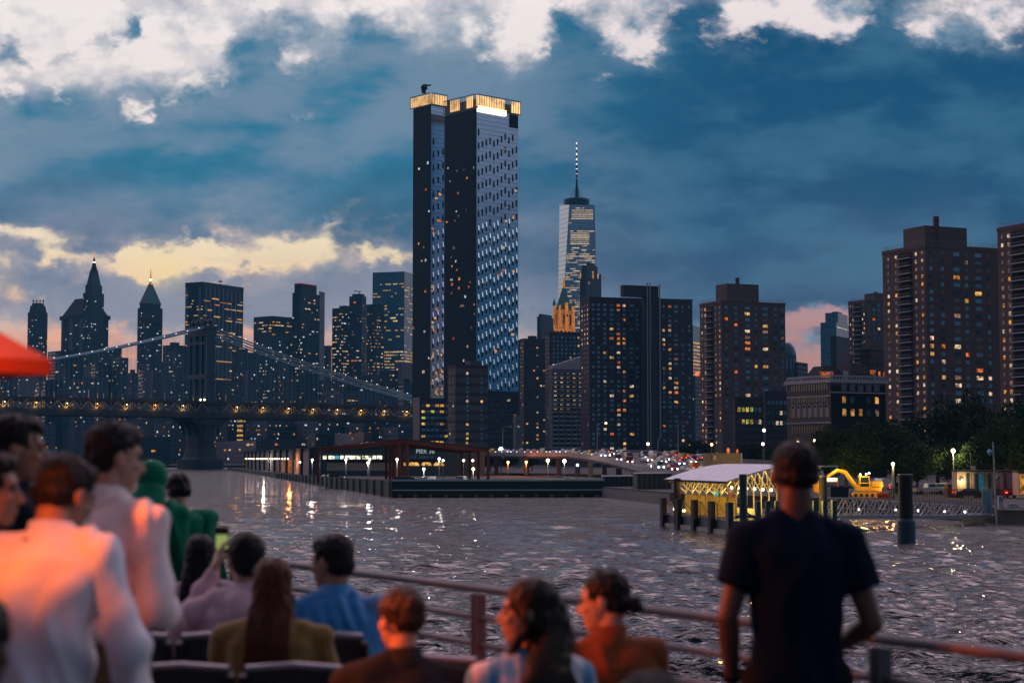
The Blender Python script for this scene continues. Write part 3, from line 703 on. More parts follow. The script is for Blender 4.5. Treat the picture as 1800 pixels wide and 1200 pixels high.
# projecting slot panels on the bright faces: angled panes, dark sky reflection put into the colour above, pale mirrors below
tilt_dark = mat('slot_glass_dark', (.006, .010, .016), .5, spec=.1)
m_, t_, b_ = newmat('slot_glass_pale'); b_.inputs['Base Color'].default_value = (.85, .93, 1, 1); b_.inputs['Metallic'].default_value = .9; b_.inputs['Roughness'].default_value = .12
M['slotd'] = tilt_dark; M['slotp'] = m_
allp = []
for f, n_, bb_ in ((oms.R, 11, oms), (o2.R, 5, o2)):
    for c_ in range(n_):
        if f is o2.R and c_ > 2: continue
        z = oms.z1 - 17 - (0, 4.6, 8.0, 2.2, 6.4)[(c_ * 2 + c_ // 4) % 5]
        while z > zb + 3:
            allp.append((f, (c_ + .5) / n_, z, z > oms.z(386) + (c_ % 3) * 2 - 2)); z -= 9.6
allp.sort(key=lambda k: (k[3], -k[2]))
restd, restp = MB(), MB()
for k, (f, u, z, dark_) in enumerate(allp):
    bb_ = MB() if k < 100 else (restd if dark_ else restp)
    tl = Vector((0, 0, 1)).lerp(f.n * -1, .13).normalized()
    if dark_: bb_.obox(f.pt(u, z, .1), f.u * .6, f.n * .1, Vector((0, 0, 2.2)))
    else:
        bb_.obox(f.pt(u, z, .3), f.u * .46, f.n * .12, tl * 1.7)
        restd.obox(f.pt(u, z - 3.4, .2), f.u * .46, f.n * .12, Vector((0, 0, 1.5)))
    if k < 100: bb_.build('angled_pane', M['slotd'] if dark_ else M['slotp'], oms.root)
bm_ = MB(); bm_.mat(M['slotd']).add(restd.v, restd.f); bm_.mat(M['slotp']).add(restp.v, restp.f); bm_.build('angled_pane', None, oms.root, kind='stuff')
rr = random.Random(11)
def scatter(f, n, zlo, zhi, pal, w=(1.1, 2.5), h=(1.2, 2.1), a0=.05, a1=.95):
    for _ in range(n):
        z = zlo + (zhi - zlo) * rr.random(); z = round(z / 3.2) * 3.2 + 1.6
        oms.win.append((True, f, rr.uniform(a0, a1), z, rr.uniform(*w), rr.uniform(*h), rr.choice(pal), 'window'))
scatter(oms.L, 24, oms.z(660), oms.z(400), ('amber', 'orange', 'warm', 'white', 'dim'), a0=.15)
scatter(oms.L, 12, oms.z(400), oms.z(250), ('warm', 'white', 'amber'), (1, 2), (1, 2))
scatter(o2.L, 13, oms.z(690), oms.z(230), ('amber', 'orange', 'warm', 'white'))
scatter(oms.R, 18, oms.z(680), oms.z(240), ('orange', 'dim', 'warm', 'amber'))
for _ in range(26): oms.win.append((True, o2.R, rr.uniform(.03, .5), oms.z(rr.uniform(600, 690)), rr.uniform(.8, 1.8), rr.uniform(1, 3), rr.choice(('gold', 'amber', 'gold', 'dim')), 'window'))
scatter(o2.R, 14, oms.z(600), oms.z(260), ('orange', 'amber', 'warm'), a0=.03, a1=.5)
scatter(oms.R, 10, oms.z(780), oms.z(700), ('gold', 'amber', 'dim'))
oms.done(100, .3)
# crowns: glowing fins
gl = emat('crown_glow', (1, .58, .24), 1.5, vary=.35, ns=.16, lo=.1); hot = emat('crown_soffit_light', (1, .66, .32), 4.5, vary=0)
finm = mat('bronze_fin', (.12, .10, .09), .4, .6)
def crown(bb_, faces, z0, z1, out=1.2):
    for f, a0, a1, lit_ in faces:
        L = f.w * (a1 - a0); n = max(2, int(L / 2.2)); fins = MB()
        A = f.pt(a0, z0, out * .5); Bq = f.pt(a1, z0, out * .5)
        pan = MB(); rr2 = random.Random(int(L * 10)); u = a0
        while u < a1 - .01:
            w2 = min(rr2.uniform(2.5, 7) / f.w, a1 - u)
            if rr2.random() < lit_:
                p1 = f.pt(u, z0, out * .4); p2 = f.pt(u + w2, z0, out * .4)
                pan.obox((p1 + p2) / 2 + Vector((0, 0, (z1 - z0) / 2)), (p2 - p1) / 2, f.n * .1, Vector((0, 0, (z1 - z0) / 2 - .6)))
            u += w2 + .3 / f.w
        pan.build('crown_screen', gl, oms.root)
        for k in range(n + 1):
            p = f.pt(a0 + (a1 - a0) * k / n, z0, out); fins.obox(p + Vector((0, 0, (z1 - z0) / 2)), f.u * .12, f.n * .15, Vector((0, 0, (z1 - z0) / 2)))
        fins.bar(f.pt(a0, z1, out), f.pt(a1, z1, out), .5); fins.bar(f.pt(a0, z0, out), f.pt(a1, z0, out), .5)
        fins.build('crown_fins', finm, oms.root)
z_l0, z_l1 = o2.z(184), o2.z(164)
crown(o2, [(o2.L, -.12, 1, 1), (o2.R, 0, .62, 1)], z_l0, z_l1)
z_r0, z_r1 = oms.z(189), oms.z(166)
crown(oms, [(oms.L, .0, 1, .6), (oms.R, -.02, 1.03, .75)], z_r0, z_r1)
MB().prism(oms.poly, oms.z1, z_r1 - 3).build('crown_core', finm, oms.root); MB().prism(o2.poly, o2.z1, z_l1 - 3).build('crown_core', finm, oms.root)
MB().obox(oms.R.pt(.35, oms.z(191), .9), oms.R.u * oms.R.w * .33, oms.R.n * .5, Vector((0, 0, 1.9))).build('soffit_light', hot, oms.root)
skin(oms.R, dk, .78, .99, oms.z(214), oms.z(191), 'terrace_recess_shade')  # recess shade put in as a flat dark sheet
b = MB(); c = P(745, 164, 1225)
b.bar(c, c + Vector((0, 0, 3)), 3.0); b.bar(c + Vector((-2, 0, 3)), c + Vector((2.5, 0, 4)), 2.4); b.tube([c + Vector((-2, 0, 4)), c + Vector((0, 0, 6)), c + Vector((4.5, 0, 5.6)), c + Vector((5.5, 0, 6.6))], [.5, .8, .6, .2], 6); b.bar(c + Vector((-1.5, 0, 6)), c + Vector((1, 0, 3.5)), .7)
b.build('maintenance_crane', M['roofdark'], oms.root)
# podium with lit rows, left base
t = Bld('podium_block', 'dark podium block at the foot of the tallest tower with yellow stair windows', 'building', 726, 737, 792, 699, 1120, wm['brownf'], 72, z0=2)
MB().prism([t.poly[3], t.poly[0], t.poly[0] + Vector((.3, -1, 0)), t.poly[3] + Vector((0, -1, 0))], 2, t.z1 + .5).build('pale_end_wall', M['concrete'], t.root)
t.wins(t.R, cols(6), t.z1 - 3, 4, 8, 2.4, 1.6, .35, ('gold', 'green', 'amber'), 'pane2'); t.done()
t = Bld('podium_block', 'dark podium wing right of the tan brick slab under the tallest tower', 'building', 850, 858, 912, 690, 1110, wm['brownf'], 72, z0=2)
t.wins(t.R, cols(8), t.z1 - 3, 3.4, 9, 1.8, 1.4, .12, ('gold', 'amber', 'warm'), 'pane'); t.done()
t = Bld('brick_slab', 'tan banded brick slab with two thin window columns in front of the tallest tower', 'apartment building', 787, 801, 858, 643, 1030, wm['tan'], 66, z0=2)
t.block('roof_house', .5, .85, .2, .8, 3.5); t.rim(.8, .8)
t.wins(t.R, [.36, .80], t.z1 - 3, 2.8, 17, 1.5, 1.4, .14, ('warm', 'gold'), 'pane2'); t.wins(t.L, [.3, .7], t.z1 - 3, 2.8, 17, 1.0, 1.4, .1, ('warm',), 'pane2'); t.done()
t = Bld('service_block', 'pinkish concrete service block under the right edge of the tallest tower', 'building', 902, 906, 917, 730, 1000, M['concrete'], 70, z0=2); t.wins(t.R, [.5], t.z1 - 2, 3, 5, 1, 1, .3); t.done()
print('city A done')
# ---------------------------------------------------------------- brick housing towers on the right half
HG = 'brick housing towers along the river'
warmp = ('amber', 'gold', 'warm', 'orange', 'warm', 'dim')
def housing(label, xl, xc, xr, y, D, wall, phi, storey=2.75, **k):
    t = Bld('brick_tower', label, 'apartment tower', xl, xc, xr, y, D, wm[wall], phi, group=HG, z0=GROUND, **k)
    t.storey = storey; t.rows = int((t.z1 - GROUND - 1) / storey); return t
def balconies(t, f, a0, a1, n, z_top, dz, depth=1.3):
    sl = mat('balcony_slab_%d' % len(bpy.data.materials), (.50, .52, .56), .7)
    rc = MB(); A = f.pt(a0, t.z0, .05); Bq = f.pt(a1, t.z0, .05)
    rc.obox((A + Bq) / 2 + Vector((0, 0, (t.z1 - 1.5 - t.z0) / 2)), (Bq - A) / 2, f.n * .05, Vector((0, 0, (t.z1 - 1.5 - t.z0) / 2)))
    rc.build('balcony_recess_shade', wm['brownd2'], t.root)  # flat near-black sheet stands for the shade behind the balconies
    for k in range(n):
        z = z_top - dz * k; c = (f.pt(a0, z, depth / 2) + f.pt(a1, z, depth / 2)) / 2
        b = MB(); b.obox(c, f.u * (f.w * (a1 - a0) / 2), f.n * depth / 2, Vector((0, 0, .13)))
        o = b.build('balcony', sl, t.root)
        r_ = MB(); e0 = f.pt(a0, z, depth); e1 = f.pt(a1, z, depth)
        r_.bar(e0 + Vector((0, 0, 1.05)), e1 + Vector((0, 0, 1.05)), .06)
        for j in range(7): p = e0.lerp(e1, j / 6); r_.bar(p, p + Vector((0, 0, 1.05)), .04)
        r_.build('railing', M['steel'], o)
def chimney(t, a, d, h, r=.9):
    C, Rr, _, L = t.poly; c = C + (Rr - C) * a + (L - C) * d
    MB().bar(c + Vector((0, 0, t.z1)), c + Vector((0, 0, t.z1 + h)), r * 2, r * 2).build('chimney', t.wall, t.root)
wm['brownd2'] = W_('blackish_brick', (.016, .014, .018), 2.75, 1.3)
# left pair in the distance
t = housing('dark far brick tower with one column of orange windows, beside the tallest glass tower', 914, 921, 962, 596, 1300, 'brownf', 70)
t.block('roof_house', .3, .6, .3, .8, 3); t.rim(.6, .6)
t.wins(t.R, cols(6), t.z1 - 2, 2.9, t.rows - 2, 1.5, 1.3, .07, warmp, 'pane', colp=(1, .3, .3, 4, 1, 1)); t.wins(t.L, cols(2), t.z1 - 2, 2.9, t.rows - 2, 1.0, 1.3, .3, ('dim', 'amber'), 'pane'); t.done()
t = housing('dark far brick tower rising behind the white balcony grid', 958, 966, 1024, 584, 1240, 'brownf', 70)
t.rim(.6, .6); t.wins(t.R, cols(7), t.z1 - 2, 2.9, t.rows - 2, 1.5, 1.4, .07, ('orange', 'warm', 'green', 'dim'), 'pane2'); t.wins(t.L, cols(2), t.z1 - 2, 2.9, t.rows - 2, 1.0, 1.3, .2, ('dim',), 'pane'); t.done()
# white balcony-grid building
t = Bld('balcony_grid_building', 'apartment slab covered with a white grid of lit balconies', 'apartment building', 965, 971, 1026, 648, 1130, wm['greyc'], 72, group=HG, z0=GROUND)
C, Rr, Q, L = t.poly
wedge = MB(); hi = 9.0
wedge.add([C + Vector((0, 0, t.z1)), Rr + Vector((0, 0, t.z1)), Q + Vector((0, 0, t.z1)), L + Vector((0, 0, t.z1)), Rr + Vector((0, 0, t.z1 + hi)), Q + Vector((0, 0, t.z1 + hi)), C + Vector((0, 0, t.z1 + 2)), L + Vector((0, 0, t.z1 + 2))], [[0, 1, 4, 6], [1, 2, 5, 4], [2, 3, 7, 5], [3, 0, 6, 7], [6, 4, 5, 7]])
wedge.build('sloping_roof', M['pale'], t.root)
nc = 5; sl = M['pale']
for r_ in range(17):
    z = t.z1 - 4 - r_ * 2.95
    for c_ in range(nc):
        a0, a1 = (c_ + .08) / nc, (c_ + .82) / nc
        b = MB(); b.obox((t.R.pt(a0, z - .9, .5) + t.R.pt(a1, z - .9, .5)) / 2, t.R.u * t.R.w * (a1 - a0) / 2, t.R.n * .5, Vector((0, 0, .45)))
        if len(t.win) < 5 * 17: t.win.append((True, t.R, (a0 + a1) / 2, z + .95, t.R.w * (a1 - a0) * .55, .45, rr.choice(('warm', 'gold', 'warm', 'dim')), 'ceiling_light'))
        t.win.append((False, t.R, (a0 + a1) / 2, z + .35, t.R.w * (a1 - a0), 1.9, 'pane', 'recess'))
        b.build('balcony', sl, t.root)
t.done(100)
# big dark slab
t = housing('broadest dark brick slab with pale pipes running down its recessed middle', 1020, 1036, 1128, 524, 1050, 'brownd', 74)
t.rim(.9, .7)
dz = 2.95; n = t.rows - 3
t.wins(t.R, [.07, .17, .29, .42, .55, .66, .80, .91], t.z1 - 2.5, dz, n, [1.6, 1.6, 1.8, 2.4, 2.0, 1.8, 2.6, 1.4], 1.5, .13, warmp, ('pane2', 'pane', 'pane2'), colp=(.2, .1, .5, 1.2, 2.2, 2.0, 1.0, .4), skipdark=.1)
t.wins(t.L, cols(3), t.z1 - 2.5, dz, n, 1.2, 1.3, lambda r, u: .9 if r < .25 else .1, ('warm', 'dim'), 'pane'); t.done()
main = t
t2 = housing('projecting dark service core with vertical pale pipes beside the broadest slab', 1128, 1134, 1160, 522, 1040, 'brownf', 70)
t2.block('roof_house', -1.45, .92, .1, .9, 7, wm['brownf'])
b = MB()
for u in (.12, .30): b.tube([t2.R.pt(u, 6, .5), t2.R.pt(u, t2.z1 + 9, .5)], .38, 6)
b.build('riser_pipe', mat('galvanised_pipe', (.36, .38, .42), .5), t2.root)
b = MB(); b.tube([t2.R.pt(.78, t2.z(790), .5), t2.R.pt(.78, t2.z(775), .5), t2.R.pt(.95, t2.z(768), .5), t2.R.pt(.95, t2.z1 + 8, .5)], .45, 6); b.build('riser_pipe', bpy.data.materials['galvanised_pipe'], t2.root); t2.done()
t = housing('right wing of the broadest slab, dark brick with two columns of orange windows', 1152, 1158, 1217, 527, 1050, 'brownd', 74)
t.rim(.9, .7); t.wins(t.R, [.14, .32, .50, .70, .90], t.z1 - 2.5, dz, n, [1.5, 1.8, 2.6, 1.5, 1.3], 1.5, .16, warmp, ('pane2', 'pane', 'pane2'), colp=(1.2, 2, 1.6, .4, .2), skipdark=.1); t.done()
# mid tower with balconies
def ytower(label, xl, xc, xr, y, D, phi, bal, nwin, ww, colp, lit, mech, ch, seed, lwin=True, drop=1.0):
    t = housing(label, xl, xc, xr, y, D, 'brown', phi)
    st = 2.75; n = int((t.z1 - 6) / st) - 1
    t.rim(.5, .7); t.rail(1.9)
    t.wins(t.R, nwin, t.z1 - 1.2, st, int(n * drop), ww, 1.35, lit, warmp, ('pane2', 'pane2', 'pane', 'blind'), colp=colp, seed=seed)
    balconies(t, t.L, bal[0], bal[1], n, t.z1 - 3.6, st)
    for u in ([bal[0] * .35, bal[0] * .8] if bal[0] > .12 else []) + [bal[1] + (1 - bal[1]) * .30, bal[1] + (1 - bal[1]) * .78]:
        t.wins(t.L, [u], t.z1 - 1.2, st, n, min(1.0, t.L.w * .04), 1.2, .62, ('dim', 'warm', 'amber', 'dim'), 'pane', seed=seed + int(u * 100))
    t.block('roof_house', *mech); chimney(t, *ch); return t
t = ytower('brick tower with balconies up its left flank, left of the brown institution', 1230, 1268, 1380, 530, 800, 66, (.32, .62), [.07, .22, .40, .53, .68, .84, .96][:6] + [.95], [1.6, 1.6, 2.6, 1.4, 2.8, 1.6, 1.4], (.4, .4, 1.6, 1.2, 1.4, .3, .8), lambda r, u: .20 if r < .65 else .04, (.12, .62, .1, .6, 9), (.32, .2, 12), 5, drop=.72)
t.done()
t = Bld('brick_annex', 'low dark brick wings stepping out at the foot of the middle balcony tower', 'apartment building', 1288, 1292, 1342, 700, 700, wm['brownf'], 72, z0=GROUND, group=HG)
t.wins(t.R, cols(6), t.z1 - 2, 5, 2, 1.2, 1.8, .35, ('warm', 'gold', 'green'), 'pane2'); t.rim(.6, .5); t.done()
t = Bld('brick_annex', 'dark brick wing against the left end of the long brown institution', 'apartment building', 1342, 1345, 1386, 690, 680, wm['brownf'], 72, z0=GROUND, group=HG)
t.wins(t.R, cols(5), t.z1 - 2, 4, 3, 1.1, 1.5, .12, ('white', 'warm'), 'pane2'); t.rim(.6, .5); t.done()
# far tower behind
t = ytower('more distant brick tower with four visible white balcony fronts, behind the institution', 1491, 1520, 1560, 528, 1000, 62, (.35, .8), cols(4), [1.6] * 4, (1, 1, 1, 1), .12, (.5, 1.0, .1, .7, 5), (.7, .3, 6), 9); t.done()
t = Bld('dark_block', 'dark hip-roofed block behind the right end of the institution', 'building', 1512, 1530, 1560, 614, 640, wm['brownf'], 40, z0=GROUND); t.block('hip_roof', -.05, 1.05, -.05, 1.05, 4, M['roofdark'], taper=.5); t.wins(t.R, cols(3), t.z1 - 3, 4, 3, 1.2, 2, .1, ('orange',), 'pane'); t.done()
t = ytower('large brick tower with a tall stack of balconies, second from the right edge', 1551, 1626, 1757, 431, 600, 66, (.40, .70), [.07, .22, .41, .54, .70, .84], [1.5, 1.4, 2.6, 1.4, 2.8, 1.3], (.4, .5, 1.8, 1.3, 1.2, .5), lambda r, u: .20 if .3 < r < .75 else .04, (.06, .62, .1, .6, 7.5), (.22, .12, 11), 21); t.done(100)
t = ytower('brick tower cut by the right edge of the frame, its balconies facing the river', 1753, 1850, 1990, 386, 520, 66, (.26, .62), cols(5), [1.5] * 5, (1,) * 5, .15, (.1, .6, .1, .6, 7), (.3, .2, 8), 33); t.done(100)
# the long brown institution
t = Bld('institution', 'long brown masonry institution with white cornice and arched windows', 'building', 1383, 1460, 1556, 669, 520, wm['stone'], 62, z0=GROUND)
t.rim(.5, .5, 'cornice', M['pale'], .9)
b = MB(); c = sum(t.poly, Vector()) / 4; q = [c + (p - c) * .995 for p in t.poly]
for i in range(4):
    a, e = q[i], q[(i + 1) % 4]; k = int((e - a).length / 1.1)
    for j in range(k): p = a.lerp(e, j / k); b.bar(p + Vector((0, 0, t.z1 + .4)), p + Vector((0, 0, t.z1 + 1.5)), .28)
    b.bar(a + Vector((0, 0, t.z1 + 1.6)), e + Vector((0, 0, t.z1 + 1.6)), .4)
b.build('balustrade', M['pale'], t.root)
dkw = skin_ = None
def belt(t, f, z, h=.35):
    A, B2 = f.pt(0, z, .12), f.pt(1, z, .12); MB().obox((A + B2) / 2, (B2 - A) / 2, f.n * .14, Vector((0, 0, h / 2))).build('belt_course', M['pale'], t.root)
for f in (t.L, t.R):
    belt(t, f, t.z(695 - (f is t.R) * 6)); 
belt(t, t.L, t.z(742))
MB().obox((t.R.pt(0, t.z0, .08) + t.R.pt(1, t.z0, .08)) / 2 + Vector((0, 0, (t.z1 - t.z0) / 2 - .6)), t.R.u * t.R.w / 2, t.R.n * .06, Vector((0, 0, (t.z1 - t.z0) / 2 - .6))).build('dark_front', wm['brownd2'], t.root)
n = 15
t.wins(t.L, cols(n, .1, .95), t.z(676), 1, 1, .62, 2.0, 0, (), 'pane'); t.wins(t.L, cols(n, .1, .95), t.z(698), 1, 1, .62, 1.8, 0, (), 'pane'); t.wins(t.L, cols(n, .1, .95), t.z(752), 1, 1, .6, 2.2, 0, (), 'pane')
arch = t.z(722)
for u in cols(7, .08, .98):
    w_ = 1.0
    b = MB(); pts = [t.L.pt(u, arch + 1.2, .12) + t.L.u * (w_ * math.cos(a)) + Vector((0, 0, w_ * math.sin(a))) for a in [math.pi * k / 10 for k in range(11)]]
    b.tube([t.L.pt(u, arch - 1.6, .12) + t.L.u * w_] + pts + [t.L.pt(u, arch - 1.6, .12) - t.L.u * w_], .16, 4)
    fr_ = b.build('arched_window', M['pale'], t.root)
    p = MB(); p.obox(t.L.pt(u, arch - .3, .05), t.L.u * w_ * .92, t.L.n * .05, Vector((0, 0, 1.5))); p.build('pane', M['pane'], fr_)
for k, u in enumerate(cols(6, .16, 1.06)[:5]):
    for (py, h, w_) in ((679, 2.0, 1.6), (702, 2.0, 1.4), (724, 2.2, 1.4)):
        z = t.z(py)
        b = MB(); b.obox(t.R.pt(u, z, .16), t.R.u * (w_ / 2 + .25), t.R.n * .06, Vector((0, 0, h / 2 + .25)))
        if py == 679: b.build('window_frame', M['blind'], t.root)
        mk = {(702, 0): 'amber', (702, 4): 'amber', (724, 0): 'gold', (724, 1): 'gold', (724, 2): 'amber', (724, 4): 'dim'}.get((py, k), 'pane2')
        t.win.append((mk not in ('pane2',), t.R, u, z, w_, h, mk, 'window'))
for a0, a1, px_, h in ((.05, .55, 0, 5), (.45, 1.0, 0, 6)):
    t.block('hip_roof', a0, a1, .25 if a0 < .4 else .1, .75, h, M['roofdark'], taper=.45)
t.block('attic_storey', .25, .95, .12, .6, 2.4, wm['brownf'])
for u in (.06, .30, .33, .36, .85): 
    C, Rr, _, L = t.poly; p = C + (Rr - C) * u + (L - C) * .06; MB().bar(p + Vector((0, 0, t.z1)), p + Vector((0, 0, t.z1 + 3.2)), .45).build('roof_vent', M['pale'], t.root)
MB().obox(t.R.pt(.15, t.z1 + 2.2, -6), t.R.u * 2.4, t.R.n * .3, Vector((0, 0, .9))).build('lit_dormer', M['orange'], t.root)
MB().obox(t.R.pt(.93, t.z1 + 2.6, -4), t.R.u * .9, t.R.n * .3, Vector((0, 0, 1.3))).build('lit_dormer', M['orange'], t.root)
for u in (.35, .62): MB().ball(t.L.pt(u, t.z1 + 3.2, -18), .9).build('warning_lamp', M['red'], t.root)
t.done(100, .14)
# ---------------------------------------------------------------- steel suspension bridge
bsteel = mat('bridge_paint_blue', (.045, .075, .105), .55, .2)
bgird = mat('bridge_girder', (.022, .038, .055), .6, .2)
bpale = mat('bridge_truss_grey', (.20, .24, .27), .5, .2)
bcab = mat('cable_wrap', (.18, .34, .42), .5, .2)
bst = mat('pier_granite', (.045, .060, .080), .85, bump=.4)
T0 = G(352, 1144)
bdir = (G(725, 1265) - G(0, 1050)); bdir.z = 0; bdir.normalize(); bper = Vector((-bdir.y, bdir.x, 0))
br = empty('suspension_bridge', (T0.x, T0.y, 0), 'long blue steel suspension bridge with lamp-lit trusses and one tall tower', 'bridge')
def bz(s): return 38.5 - .0035 * max(0, s) * 1.0      # deck height along the bridge
def bp(s, off, z): v = T0 + bdir * s + bper * off; return Vector((v.x, v.y, z))
HW = 13.0
S0, S1 = -190.0, 205.0
def slab(b, s0, s1, o0, o1, zl, zh):
    for k in range(int((s1 - s0) / 40) + 1):
        a = s0 + k * 40; e = min(a + 40, s1)
        if e - a < 1: continue
        z = lambda s, h: bz(s) + h
        vs = [bp(a, o0, z(a, zl)), bp(a, o1, z(a, zl)), bp(e, o1, z(e, zl)), bp(e, o0, z(e, zl)), bp(a, o0, z(a, zh)), bp(a, o1, z(a, zh)), bp(e, o1, z(e, zh)), bp(e, o0, z(e, zh))]
        b.add(vs, [[3, 2, 1, 0], [4, 5, 6, 7], [0, 1, 5, 4], [1, 2, 6, 5], [2, 3, 7, 6], [3, 0, 4, 7]])
b = MB(); slab(b, S0, S1, -HW, HW, -3.8, -2.4); slab(b, S0, S1, -HW - .4, -HW + .6, -4.6, -.6); slab(b, S0, S1, HW - .6, HW + .4, -4.6, -.6); b.build('lower_deck', bgird, br)
b = MB(); slab(b, S0, S1, -HW + 1, HW - 1, 5.4, 6.2); slab(b, S0, S1, -HW - .3, -HW + .4, 4.6, 6.6); slab(b, S0, S1, HW - .4, HW + .3, 4.6, 6.6); b.build('upper_deck', bgird, br)
b = MB(); slab(b, S0, S1, -HW - .1, -HW + .1, -.5, .1); slab(b, S0, S1, -HW - .1, -HW + .1, 8.0, 8.2)
s = S0
while s < S1: b.bar(bp(s, -HW, bz(s) + 6.4), bp(s, -HW, bz(s) + 8.1), .15); s += 3.3
b.build('parapet_rail', bsteel, br)
pitch = 10.35
tr = []
s = S0 + 2; i = 0
while s < S1 - 9:
    if not (-6 < s + pitch / 2 < 6):
        for off in (-HW, HW):
            b = MB(); z0 = bz(s) - .4; z1 = bz(s) + 4.6
            q = [bp(s, off, z0), bp(s + 2.6, off, z0 + 2.6), bp(s + 4.1, off, z1 - .5), bp(s + 5.17, off, z1), bp(s + 6.2, off, z1 - .5), bp(s + 7.7, off, z0 + 2.6), bp(s + 10.35, off, z0)]
            b.tube(q, .30, 5)
            for ds in (3.7, 5.17, 6.6): b.bar(bp(s + ds, off, z0), bp(s + ds, off, z1 - (0 if ds == 5.17 else 1.0)), .22)
            tr.append(b.build('truss_arch', bpale if off < 0 else bgird, br))
        if i % 2 == 0:
            b = MB(); b.bar(bp(s, -HW - .1, z0), bp(s, -HW - .1, z0 + 4.2), .45); b.ball(bp(s, -HW - 1.0, z0 + 3.6), .5)
            lb = MB(); b = MB().bar(bp(s, -HW + .2, z0), bp(s, -HW + .2, z0 + 4.6), .4); post = b.build('lamp_post', bpale, br)
            lb.ball(bp(s + .7, -HW - .9, z0 + 3.4), .3).build('lamp_head', M['lampo'] if i % 4 else M['lampy'], post)
            l = bpy.data.lights.new('bridge_lamp', 'POINT'); l.energy = 800; l.color = (1, .38, .05); l.shadow_soft_size = .5
            lo = bpy.data.objects.new('bridge_lamp', l); col_link(lo); lo.location = bp(s + .1, -HW - 1.7, z0 + 1.9) - br.location; lo.parent = br
        else: MB().bar(bp(s, -HW, z0), bp(s, -HW, z0 + 6.6), .3).build('mid_post', bpale, br)
    s += pitch; i += 1
rr = random.Random(4); s = S0 + 4
while s < S1 - 5:
    if rr.random() < .62:
        b = MB().bar(bp(s, -HW, bz(s) + 6.4), bp(s, -HW, bz(s) + 9.5 + rr.random() * 2), .3); b.build('deck_post', rr.choice((bpale, bpale, M['dim'])), br)
    s += rr.uniform(3, 9)
# tower: four columns, portals, flared foot
ztop = P(352, 583, 1144).z
tw = empty('x', (0, 0, 0)); bpy.data.objects.remove(tw)
b = MB()
for off in (-10.5, -4.2, 4.2, 10.5):
    q = [bp(-3.4, off - 1.3, 0), bp(3.4, off - 1.3, 0), bp(3.4, off + 1.3, 0), bp(-3.4, off + 1.3, 0)]
    b.prism(q, 31, ztop)
tob = b.build('tower', bsteel, br)
b = MB()
for z0, z1 in ((ztop - 3, ztop + 1.5), (ztop - 9, ztop - 7), (60, 63), (30, 33)): b.prism([bp(-3.7, -12, 0), bp(3.7, -12, 0), bp(3.7, 12, 0), bp(-3.7, 12, 0)], z0, z1)
for z in (66, 78):
    for o0, o1 in ((-10.5, -4.2), (4.2, 10.5)): b.bar(bp(0, o0, z), bp(0, o1, z + 11), 1.2); b.bar(bp(0, o1, z), bp(0, o0, z + 11), 1.2)
b.build('portal_beam', bsteel, tob)
b = MB()
for off in (-10.5, -4.2, 4.2, 10.5):
    for sg in (-3.5, 3.5):
        for d_ in (-1.3, 1.3): b.bar(bp(sg, off + d_, 44), bp(sg, off + d_, ztop - 4), .35)
b.build('column_rib', bcab, tob)
b = MB()
b.prism([bp(-5, -13, 0), bp(5, -13, 0), bp(5, 13, 0), bp(-5, 13, 0)], ztop + 1.5, ztop + 3.4)
for off in (-10.5, -4.2, 4.2, 10.5): b.ball(bp(0, off, ztop + 6), 1.9, sz=1.2); b.tube([bp(0, off, ztop + 3), bp(0, off, ztop + 9.8)], [1.2, .3])
b.build('finial', bsteel, tob)
for off in (-16, -9): MB().ball(bp(-4.2, off * .7, 46), .6).build('portal_lamp', M['lampy'], tob)
def oval(rx, ry, n=16): return [bp(rx * math.copysign(abs(math.cos(2 * math.pi * k / n)) ** .6, math.cos(2 * math.pi * k / n)), ry * math.copysign(abs(math.sin(2 * math.pi * k / n)) ** .6, math.sin(2 * math.pi * k / n)), 0) for k in range(n)]
b = MB()
pr = [(30, 6.5, 12.5), (26, 6.0, 11.8), (14, 6.2, 12), (8, 8, 13.5), (5.0, 10, 15)]
for (za, ra, ya), (zb_, rb, yb) in zip(pr, pr[1:]): b.prism(oval(rb, yb), zb_, za, oval(ra, ya))
b.prism(oval(12, 17), -2, 6.2); b.build('pier', bst, br)
b = MB()
for sg in (-1, 1):
    for off in (-11, -4, 4, 11):
        q = [bp(sg * 6, off, 22), bp(sg * 9, off, 29), bp(sg * 16, off, bz(0) - 4.2), bp(sg * 6, off, bz(0) - 4.2)]
        nrm = bper * .7; vs = [p + nrm for p in q] + [p - nrm for p in q]
        b.add(vs, [[0, 1, 2, 3], [7, 6, 5, 4], [0, 4, 5, 1], [1, 5, 6, 2], [2, 6, 7, 3], [3, 7, 4, 0]])
b.prism([bp(-8, -13, 0), bp(8, -13, 0), bp(8, 13, 0), bp(-8, 13, 0)], 29, 33); b.build('bracket', bgird, br)
